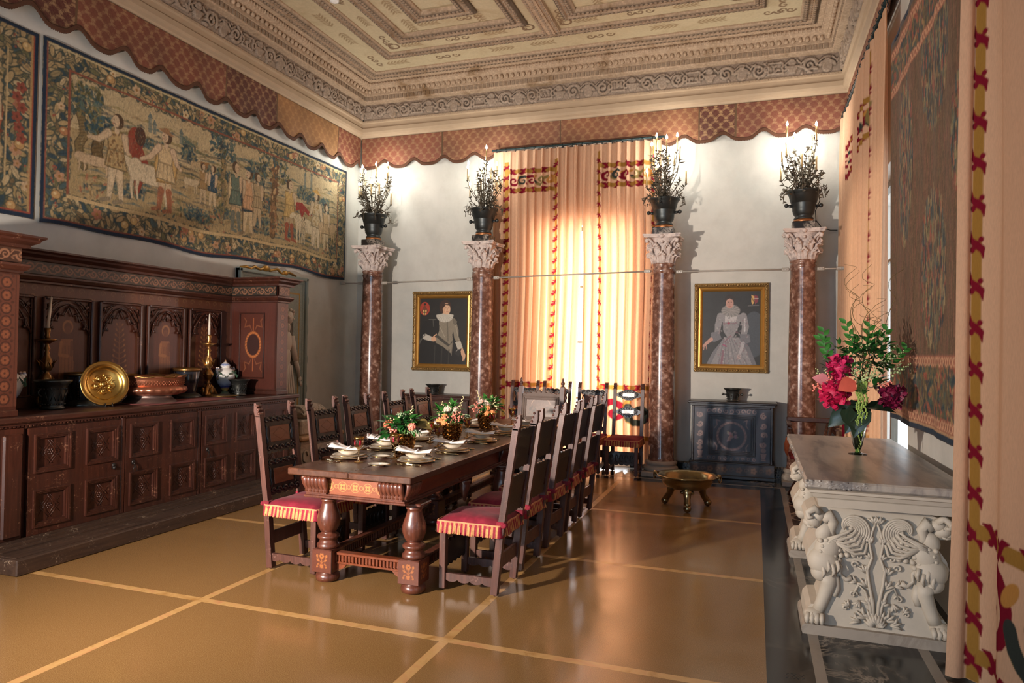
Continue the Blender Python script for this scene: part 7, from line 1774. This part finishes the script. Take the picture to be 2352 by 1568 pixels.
PR = {'charger_plate': ware('charger_plate', 'plate', 'charger plates', b_plate(.138, .012)), 'dinner_plate': ware('dinner_plate', 'plate', 'dinner plates', b_plate(.122, .014)), 'soup_bowl': ware('soup_bowl', 'bowl', 'soup bowls', b_bowl), 'napkin': ware('napkin', 'napkin', 'white napkins', b_napkin),
      'bread_plate': ware('bread_plate', 'plate', 'bread plates', b_plate(.078, .012)), 'fork': ware('fork', 'fork', 'forks', b_fork), 'knife': ware('knife', 'knife', 'knives', b_knife), 'spoon': ware('spoon', 'spoon', 'spoons', b_spoon), 'goblet': ware('goblet', 'goblet', 'wine goblets', b_goblet)}
used = set()
def place(kind, x, y, z, rz, label):
    o = PR[kind]; g = o['group']
    if kind in used: return dup(o, (x, y, z), rz, label, g)
    used.add(kind); o.location = (x, y, z); o.rotation_euler = (0, 0, rz); o['label'] = label; return o
ord_ = ['nearest', 'second', 'third', 'fourth', 'farthest']
LP = [(-2.81, 4.475), (-2.82, 5.04), (-2.83, 5.66), (-2.83, 6.28), (-2.83, 6.88)]; RP = [(-2.29, 4.53), (-2.265, 5.115), (-2.29, 5.80), (-2.29, 6.45), (-2.29, 7.05)]
R = random.Random(77)
for side, pl in (('left', LP), ('right', RP)):
    for k, (x, y) in enumerate(pl):
        w = '%s place, %s side of table' % (ord_[k], side); sg = 1 if side == 'left' else -1   # diner looks along +x (left) or -x
        rz = 0 if side == 'left' else PI
        place('charger_plate', x, y, TZ, 0, 'gilt-edged charger plate under the stack, ' + w); place('dinner_plate', x, y, TZ + .0145, 0, 'cream dinner plate between charger and bowl, ' + w)
        place('soup_bowl', x, y, TZ + .031, 0, 'cream soup bowl on top of the plates, ' + w)
        place('napkin', x + R.uniform(-.01, .01), y, TZ + .0675, R.uniform(-.12, .12), 'white napkin folded like a bow on the bowl, ' + w)
        place('bread_plate', x + sg * (.19 if side == 'left' else .15), y + sg * (.135 if side == 'left' else .26), TZ, 0, 'small bread plate, ' + w)
        fy = y + sg * .165
        place('fork', x - sg * .02, fy - .012 * sg, TZ, PI if side == 'left' else 0, 'inner gilt fork, ' + w); place('fork', x - sg * .04, fy + .016 * sg, TZ, (PI if side == 'left' else 0) + .05, 'outer gilt fork, ' + w)
        ky = y - sg * .165
        place('knife', x - sg * .02, ky + .01 * sg, TZ, PI if side == 'left' else 0, 'gilt knife, ' + w); place('spoon', x - sg * .03, ky - .018 * sg, TZ, (PI if side == 'left' else 0) - .06, 'gilt spoon, ' + w)
        gx, gy = (x + .175, y - .15) if side == 'left' else (x - .21, y + (.07 if k == 0 else .18))
        if side == 'right' and k == 1: gx -= .0
        place('goblet', gx, gy, TZ, R.random(), 'ruby-panelled gilt goblet, ' + w)
# flower vases
M_vase = plain('mercury_gold_glass', S(184, 144, 92), .12, 1.0, .4, 26, .05, 20)
M_leafs = [plain('dark_green_leaf', S(30, 84, 34), .4, 0, .4, 14), plain('mid_green_leaf', S(58, 120, 48), .45, 0, .35, 14), plain('sage_green_umbel', S(126, 146, 112), .8, 0, .3, 40)]
M_snap = plain('pale_yellow_blossom', S(226, 214, 160), .6, 0, .15, 20); M_stem = plain('green_stem', S(96, 140, 66), .5)
def petalm(c): return plain('rose_petal', c, .55, 0, .18, 18)
M_peach, M_coral, M_blush, M_pinkb, M_mag, M_wine = petalm(S(240, 160, 104)), petalm(S(232, 112, 84)), petalm(S(230, 200, 184)), petalm(S(236, 140, 120)), petalm(S(196, 24, 76)), petalm(S(120, 14, 56))
def fl_part(t, name, mat, fn):
    m = MB(); fn(m); k = t.get('_k', 1.0); z = t.get('_z', 0.0); m.v = [(p[0] * k, p[1] * k, (p[2] - z) * k + z) for p in m.v]; return m.build(name, mat, t)
def rose(m, c, r, R, tilt=(0, 0, 1)):
    tv = Vector(tilt).normalized(); Q = tv.to_track_quat('Z', 'Y').to_matrix().to_4x4(); M = Matrix.Translation(c) @ Q
    m.ball((0, 0, 0), (r * .55, r * .55, r * .6), 8, 6, M)
    for ring, (n, rr, zz) in enumerate(((4, .35, .35), (5, .6, .2), (6, .85, -.05))):
        for k in range(n):
            a = 2 * PI * k / n + ring * .5; m.ball((r * rr * math.cos(a), r * rr * math.sin(a), r * zz), (r * .16, r * .42, r * .42), 8, 5, M @ Matrix.Translation((0, 0, 0)), rot=(0, .35 * ring, a) if 0 else (0, 0, a))
def spike(m, c, d, L, R):
    d = Vector(d).normalized(); c = Vector(c)
    for k in range(int(L / .009)):
        q = k * .009 / L; a = k * 2.1; r = .011 * (1 - q * .75); o = d.orthogonal().normalized(); o = (Matrix.Rotation(a, 3, d) @ o)
        p = c + d * (q * L) + o * r; m.ball(tuple(p), (.007 * (1.1 - q * .6),) * 3, 6, 4)
def berries(m, c, n, s, R):
    for _ in range(int(n * 1.4)): m.ball((c[0] + R.gauss(0, s), c[1] + R.gauss(0, s), c[2] + R.gauss(0, s * .8)), .0062, 6, 5)
def umbel(m, c, r, R):
    for _ in range(70):
        a, b = R.uniform(0, 2 * PI), R.uniform(0, 1.3); m.ball((c[0] + r * math.sin(b) * math.cos(a), c[1] + r * math.sin(b) * math.sin(a), c[2] + r * .8 * math.cos(b)), r * .10, 5, 4)
def leafball(m, c, n, r, L, R, out=True):
    for _ in range(n):
        a = R.uniform(0, 2 * PI); b = R.uniform(-.3, 1.1); d = Vector((math.cos(b) * math.cos(a), math.cos(b) * math.sin(a), math.sin(b) + .2))
        m.leaf((c[0] + d.x * r, c[1] + d.y * r, c[2] + d.z * r), d + Vector((R.uniform(-.3, .3), R.uniform(-.3, .3), R.uniform(-.4, .2))), (R.uniform(-.3, .3), R.uniform(-.3, .3), 1), L * R.uniform(.7, 1.2), L * .5, R.uniform(.1, .6))
def vase(x, y, s, label):
    t = thing('vase', label, 'vase', (x, y, TZ)); r = .088 * s; h = .165 * s
    def fn(a, rr, z): return rr
    m = MB(); rows, n = 9, 13
    v = []; f = []
    def rad(q): return r * (.62 + .38 * math.sin(min(q * 1.9, PI / 2 + max(q - .5, 0) * .9)))
    for j in range(rows + 1):
        q = j / rows
        for i in range(n): a = 2 * PI * (i + .5 * (j % 2)) / n; v.append((rad(q) * math.cos(a), rad(q) * math.sin(a), .004 + (h - .004) * q))
    b0 = len(v)
    for j in range(rows):
        for i in range(n):
            A = j * n + i; i2 = (i + 1) % n
            if j % 2 == 0: B, C_, D = j * n + i2, (j + 1) * n + i, (j + 1) * n + (i - 1) % n
            else: B, C_, D = j * n + i2, (j + 1) * n + i2, (j + 1) * n + i
            f += [(A, B, C_), (A, C_, D)]
    m.add(v, f); m.add([(0, 0, .004)] + v[:n], [(0, 1 + (i + 1) % n, 1 + i) for i in range(n)])
    # raised diamond studs give the quilted surface
    for j in range(1, rows):
        for i in range(n):
            a = 2 * PI * (i + .5 * (j % 2)) / n; q = j / rows; rr = rad(q); dz = h / rows; w = PI * rr / n
            M = Matrix.Translation((rr * math.cos(a), rr * math.sin(a), .004 + (h - .004) * q)) @ Matrix.Rotation(a, 4, 'Z')
            m.add([(.012 * s, 0, 0), (0, -w, 0), (0, 0, dz), (0, w, 0), (0, 0, -dz)], [(0, 1, 4), (0, 4, 3), (0, 3, 2), (0, 2, 1)], False, M)
    m.build('body', M_vase, t)
    m = MB(); m.lathe([(rad(1), h - .003), (rad(1) + .003, h), (rad(1) - .004, h + .001), (rad(1) - .006, h - .06), (0, h - .06)], n=30); m.build('lip', M_goldrim, t); return h
def bouquet_small(x, y, h, label, kind, seed):
    R = random.Random(seed); t = thing('flower_arrangement', label, 'flowers', (x, y, TZ + h - .055)); t['_k'] = 1.22; t['_z'] = .04
    def F(nm, mat, fn): fl_part(t, nm, mat, fn)
    F('stems', M_stem, lambda m: [m.tube([(R.uniform(-.03, .03), R.uniform(-.03, .03), 0), (R.uniform(-.06, .06), R.uniform(-.06, .06), .11)], .0028, 5) for _ in range(14)])
    if kind == 0:
        F('dark_leaves', M_leafs[0], lambda m: (leafball(m, (-.05, -.02, .05), 40, .05, .085, R), leafball(m, (0, -.03, .10), 30, .035, .08, R)))
        F('mid_leaves', M_leafs[1], lambda m: leafball(m, (.0, 0, .08), 36, .055, .075, R)); F('sage_umbel', M_leafs[2], lambda m: umbel(m, (.10, -.05, .045), .045, R)); F('sage_umbel', M_leafs[2], lambda m: umbel(m, (-.01, -.01, .13), .055, R))
        F('anthurium_spathe', plain('bronze_green_spathe', S(120, 104, 60), .3, 0, .2), lambda m: m.leaf((.05, .02, .12), (1, .1, -.1), (0, -.6, 1), .13, .10, .3))
        for a_ in (((-.06, 0, .12), (-1, 0, .35), .09), ((.035, .0, .13), (.3, 0, 1), .11), ((-.04, .01, .12), (-.2, 0, 1), .07), ((.05, -.02, .11), (.5, -.2, .8), .05)): F('blossom_spike', M_snap, lambda m: spike(m, *a_, R))
        for c, r, mt in (((.085, -.055, .10), .027, M_pinkb), ((-.10, -.01, .10), .036, M_coral)): F('rose', mt, lambda m: rose(m, c, r, R, (c[0], -.8, .6)))
        F('berry_cluster', M_pinkb, lambda m: berries(m, (-.03, -.08, .075), 9, .014, R))
    else:
        sx = 1 if kind == 1 else -1
        F('dark_leaves', M_leafs[0], lambda m: (leafball(m, (sx * .05, -.03, .045), 18, .035, .06, R), leafball(m, (0, 0, .07), 10, .05, .06, R))); F('mid_leaves', M_leafs[1], lambda m: (leafball(m, (-sx * .05, 0, .08), 36, .055, .07, R), leafball(m, (0, .02, .10), 26, .06, .065, R)))
        F('sage_umbel', M_leafs[2], lambda m: umbel(m, (0, -.02, .11), .05, R)); F('sage_umbel', M_leafs[2], lambda m: umbel(m, (sx * .11, -.01, .08), .045, R))
        for a_ in (((sx * .05, .0, .13), (sx * .35, 0, 1), .13), ((-sx * .06, 0, .12), (-.25 * sx, 0, 1), .09), ((-sx * .03, .02, .13), (.1, 0, 1), .08), ((-sx * .085, -.01, .10), (-.6 * sx, 0, .8), .06)): F('blossom_spike', M_snap, lambda m: spike(m, *a_, R))
        for c, r, mt in (((-sx * .07, -.05, .06), .03, M_peach), ((-sx * .03, -.065, .055), .024, M_peach), ((-sx * .03, -.06, .10), .026, M_peach), ((-sx * .02, -.03, .15), .032, M_blush), ((sx * .04, -.02, .15), .024, M_blush)): F('rose', mt, lambda m: rose(m, c, r, R, (c[0], -.7, .7)))
        F('berry_cluster', M_pinkb, lambda m: berries(m, (sx * .055, -.055, .10), 44, .026, R)); F('berry_cluster', M_pinkb, lambda m: berries(m, (-sx * .09, -.03, .07), 8, .010, R))
for k, (x, y, kd) in enumerate(((-2.535, 4.80, 0), (-2.535, 5.70, 1), (-2.60, 6.72, 2))):
    w = ['nearest', 'middle', 'farthest'][k]; h = vase(x, y, 1.0, 'quilted bronze-gold glass vase, %s of the three on the table' % w)
    bouquet_small(x, y, h, ['dark green leaves with a few coral and pink roses, nearest bouquet on the table', 'peach roses and many coral berries, middle bouquet on the table', 'peach and blush roses, farthest bouquet on the table'][k], kd, 5 + k)
# big bouquet on the console
vx, vy, vz = .675, 5.38, .9305
t = thing('glass_vase', 'tall flared clear glass vase on the marble console', 'vase', (vx, vy, vz)); M_gl = m_glass('clear_glass', S(236, 244, 240))
m = MB(); m.lathe([(0, 0), (.06, 0), (.062, .003), (.03, .010), (.012, .018), (.010, .026), (.022, .036), (.03, .06), (.045, .14), (.062, .24), (.085, .32), (.082, .32), (.059, .24), (.042, .14), (.026, .06), (.012, .044), (0, .042)], n=40); m.build('body', M_gl, t)
R = random.Random(42)
t = thing('flower_arrangement', 'tall bouquet of crimson peonies, greenery and curly branches in the glass vase', 'flowers', (vx, vy, vz + .052)); t['_k'] = 1.2; t['_z'] = .26
F = lambda nm, mat, fn: fl_part(t, nm, mat, fn)
F('stems', M_stem, lambda m: [m.tube([(R.uniform(-.012, .012), R.uniform(-.012, .012), 0), (R.uniform(-.03, .03), R.uniform(-.03, .03), .14), (R.uniform(-.06, .06), R.uniform(-.06, .06), .30)], .004, 6) for _ in range(16)])
F('dark_leaves', plain('blackish_green_leaf', S(34, 52, 36), .3, 0, .3), lambda m: [m.leaf((R.uniform(-.07, .03), -.03, .29), (a, -.5, -.75), (0, -1, .3), .19, .13, .35) for a in (-1.2, -.9, -.5, -.2, .4)] + [m.leaf((.03, -.02, .27), (.9, -.3, .2), (0, -.5, 1), .15, .11, .4)])
F('green_leaves', M_leafs[0], lambda m: (leafball(m, (.02, 0, .50), 110, .10, .06, R), leafball(m, (-.12, 0, .45), 22, .06, .06, R), leafball(m, (.06, -.04, .36), 12, .04, .09, R)))
F('bright_leaves', M_leafs[1], lambda m: (leafball(m, (.05, 0, .56), 80, .11, .05, R), leafball(m, (-.08, .02, .55), 24, .08, .05, R), leafball(m, (.12, 0, .48), 24, .07, .05, R)))
F('twig_sprays', M_leafs[1], lambda m: [[m.leaf(tuple(Vector(b) + Vector(d) * (.022 * k)), (Vector(d) + Vector((.9 * (-1) ** k, .1, .1))), (0, -1, .3), .05, .028, .3) for k in range(8)] for b, d in (((.10, 0, .56), (.3, 0, 1)), ((.05, 0, .58), (.05, 0, 1)), ((-.14, 0, .52), (-.4, 0, .9)), ((-.17, 0, .55), (-.1, 0, 1)), ((-.02, 0, .6), (-.3, 0, 1)), ((.15, 0, .5), (.6, 0, .7)))])
F('sage_blossom', plain('pale_green_blossom', S(186, 200, 142), .7, 0, .2, 40), lambda m: [(spike(m, b, d, L * 1.25, R), spike(m, (b[0] + .02, b[1] - .01, b[2] + .01), (d[0] + .5, d[1], d[2]), L, R)) for b, d, L in (((-.03, -.06, .46), (0, -.1, 1), .09), ((.02, -.07, .42), (.3, -.1, 1), .10), ((.12, -.04, .52), (.5, 0, .8), .12), ((.0, -.06, .58), (.1, 0, 1), .08), ((-.2, -.02, .43), (-.4, 0, 1), .06), ((.17, -.02, .46), (.5, 0, .8), .10), ((-.01, -.07, .40), (-.3, 0, 1), .08), ((.06, -.06, .44), (.3, -.2, 1), .08))])
F('trailing_amaranth', plain('chartreuse_tassel', S(150, 176, 88), .8, 0, .25, 60), lambda m: [[m.ball((dx + .006 * math.sin(k * .5) + R.uniform(-.004, .004), -.075 - .0 * k + R.uniform(-.004, .004), .42 - k * .0065), .0065 * (1.2 - k / 90), 5, 4) for k in range(n_)] for dx, n_ in ((0, 62), (.014, 48), (-.01, 40), (.03, 34))])
def peony(m, c, r, R):
    c = Vector(c)
    for k in range(150):
        d = Vector((R.gauss(0, 1), R.gauss(0, 1), R.gauss(0, 1))).normalized(); q = R.uniform(.6, 1.0); p = c + d * r * q
        m.leaf(tuple(p - d * r * .15), d + Vector((R.uniform(-.5, .5), R.uniform(-.5, .5), R.uniform(-.5, .5))), (R.gauss(0, 1), R.gauss(0, 1), R.gauss(0, 1)), r * .38, r * .42, R.uniform(-.4, .6))
    m.ball(tuple(c), r * .72, 12, 8)
for c, r, mt in (((-.13, -.06, .345), .085, M_mag), ((-.10, -.04, .50), .075, petalm(S(206, 40, 96))), ((.17, -.02, .345), .075, M_wine)): F('peony', mt, lambda m: peony(m, c, r, R))
F('anthurium_spathe', petalm(S(214, 96, 78)), lambda m: m.leaf((-.03, -.12, .42), (-.6, -.3, -.3), (0, -1, .3), .11, .10, .1)); F('anthurium_spathe', petalm(S(206, 126, 132)), lambda m: m.leaf((-.16, -.06, .42), (-.9, -.2, .2), (0, -1, .3), .09, .07, .2))
for c_, n_, s_ in (((-.21, -.03, .38), 22, .018), ((-.16, -.05, .43), 12, .014), ((.14, -.04, .41), 16, .02)): F('berry_cluster', M_pinkb, lambda m: berries(m, c_, n_, s_, R))
def curly():
    m = MB()
    for k in range(11):
        x, y, z = R.uniform(-.02, .06), R.uniform(-.02, .02), .45; dx = R.uniform(-.15, .25); ph = R.random() * 6; top = R.uniform(.85, 1.35); P_ = []
        for i in range(40):
            q = i / 39; P_.append((x + dx * q * (1 - .2 * q) + .05 * q * math.sin(ph + q * 17 + 2 * math.sin(q * 7)), y + .04 * q * math.cos(ph + q * 14), z + (top - z) * q + .02 * math.sin(q * 25 + ph)))
        m.tube(P_, [.0034 * (1.1 - .75 * i / 39) for i in range(40)], 5)
    return m
curly().build('curly_branches', plain('willow_bark', S(112, 92, 52), .6), t)
for o_ in SC.objects:
    for k_ in ('_k', '_z'):
        if k_ in o_.keys(): del o_[k_]
M_dummy = None
# ================================================================ CAMERA, LIGHT
f_, yaw, pit, rol = 1609.0, .33465, .01436, -.01645
cy_, sy_ = math.cos(yaw), math.sin(yaw)
fwd = Vector((-sy_ * math.cos(pit), cy_ * math.cos(pit), math.sin(pit))); rt = Vector((cy_, sy_, 0)); dn = fwd.cross(rt)
r2 = rt * math.cos(rol) + dn * math.sin(rol); d2 = -rt * math.sin(rol) + dn * math.cos(rol)
cam = bpy.data.cameras.new('camera'); cam.sensor_width = 36; cam.lens = f_ / 2352 * 36; cam.clip_start = .05
co = bpy.data.objects.new('camera', cam); COL.objects.link(co)
Mx = Matrix((r2, -d2, -fwd)).transposed().to_4x4(); Mx.translation = Vector((0, 0, 1.6)); co.matrix_world = Mx
SC.camera = co
def area(name, loc, target, size, power, color, shape='SQUARE', sy=None, spread=None):
    L = bpy.data.lights.new(name, 'AREA'); L.energy = power; L.color = color; L.size = size
    if sy: L.shape = 'RECTANGLE'; L.size_y = sy
    if spread: L.spread = spread
    o = bpy.data.objects.new(name, L); COL.objects.link(o); o.location = loc
    o.rotation_euler = (Vector(target) - Vector(loc)).to_track_quat('-Z', 'Y').to_euler(); return o
def point(name, loc, power, color, r=.03):
    L = bpy.data.lights.new(name, 'POINT'); L.energy = power; L.color = color; L.shadow_soft_size = r
    o = bpy.data.objects.new(name, L); COL.objects.link(o); o.location = loc; return o
warm = (1.0, .85, .73); cool = (.50, .73, 1.0); day = (.86, .93, 1.0)
# photographer's lamp on a stand left of the camera
area('key_lamp', (-3.8, .6, 1.62), (-1.9, 9.5, 2.4), .14, KEY, warm, spread=math.radians(112))
area('daylight_window_back', ((WX0 + WX1) / 2, YB + .45, 1.8), ((WX0 + WX1) / 2, 5, 1.6), WX1 - WX0, WBK, day, sy=3.3)
area('daylight_window_right', (XR + .5, 8.5, 1.9), (-2, 8.5, 1.7), 1.4, WRT, day, sy=3.0)
area('daylight_window_right', (XR + .5, (R2 + R3) / 2, 1.9), (-2, (R2 + R3) / 2, 1.7), R3 - R2, WR2, day, sy=3.0)
area('fill_light_front', (-3.9, YF - .4, 2.2), (-3.0, 5, 2.0), 1.4, WFILL, cool, sy=3.2)  # both front area lights are added fill, behind the camera and out of view
area('fill_light_front', (-.9, YF - .4, 2.2), (-1.5, 5, 2.0), 1.4, WFILL, cool, sy=3.2)
w = bpy.data.worlds.new('world'); SC.world = w; w.use_nodes = True
w.node_tree.nodes['Background'].inputs[0].default_value = (.85, .93, 1, 1); w.node_tree.nodes['Background'].inputs[1].default_value = 2.2
SC.view_settings.view_transform = 'Standard'; SC.view_settings.look = 'None'; SC.view_settings.gamma = 1; SC.view_settings.use_curve_mapping = False
SC.view_settings.exposure = EXPO
c = SC.cycles; c.use_denoising = True
try: c.denoiser = 'OPENIMAGEDENOISE'
except Exception: pass
c.max_bounces = 7; c.diffuse_bounces = 4; c.glossy_bounces = 3; c.transmission_bounces = 6; c.transparent_max_bounces = 10
c.caustics_reflective = False; c.caustics_refractive = False; c.sample_clamp_indirect = 4.0
for k, cx in enumerate(CB):
    bs = [b for b in BULBS if abs(b[0] - cx) < .45]
    for j in range(3):
        g = bs[j::3]; p_ = np.mean(np.array(g), 0); point('candle_bulb_light', (float(p_[0]), float(p_[1]), float(p_[2]) + .02), CAND, (1.0, .97, .90), .05)
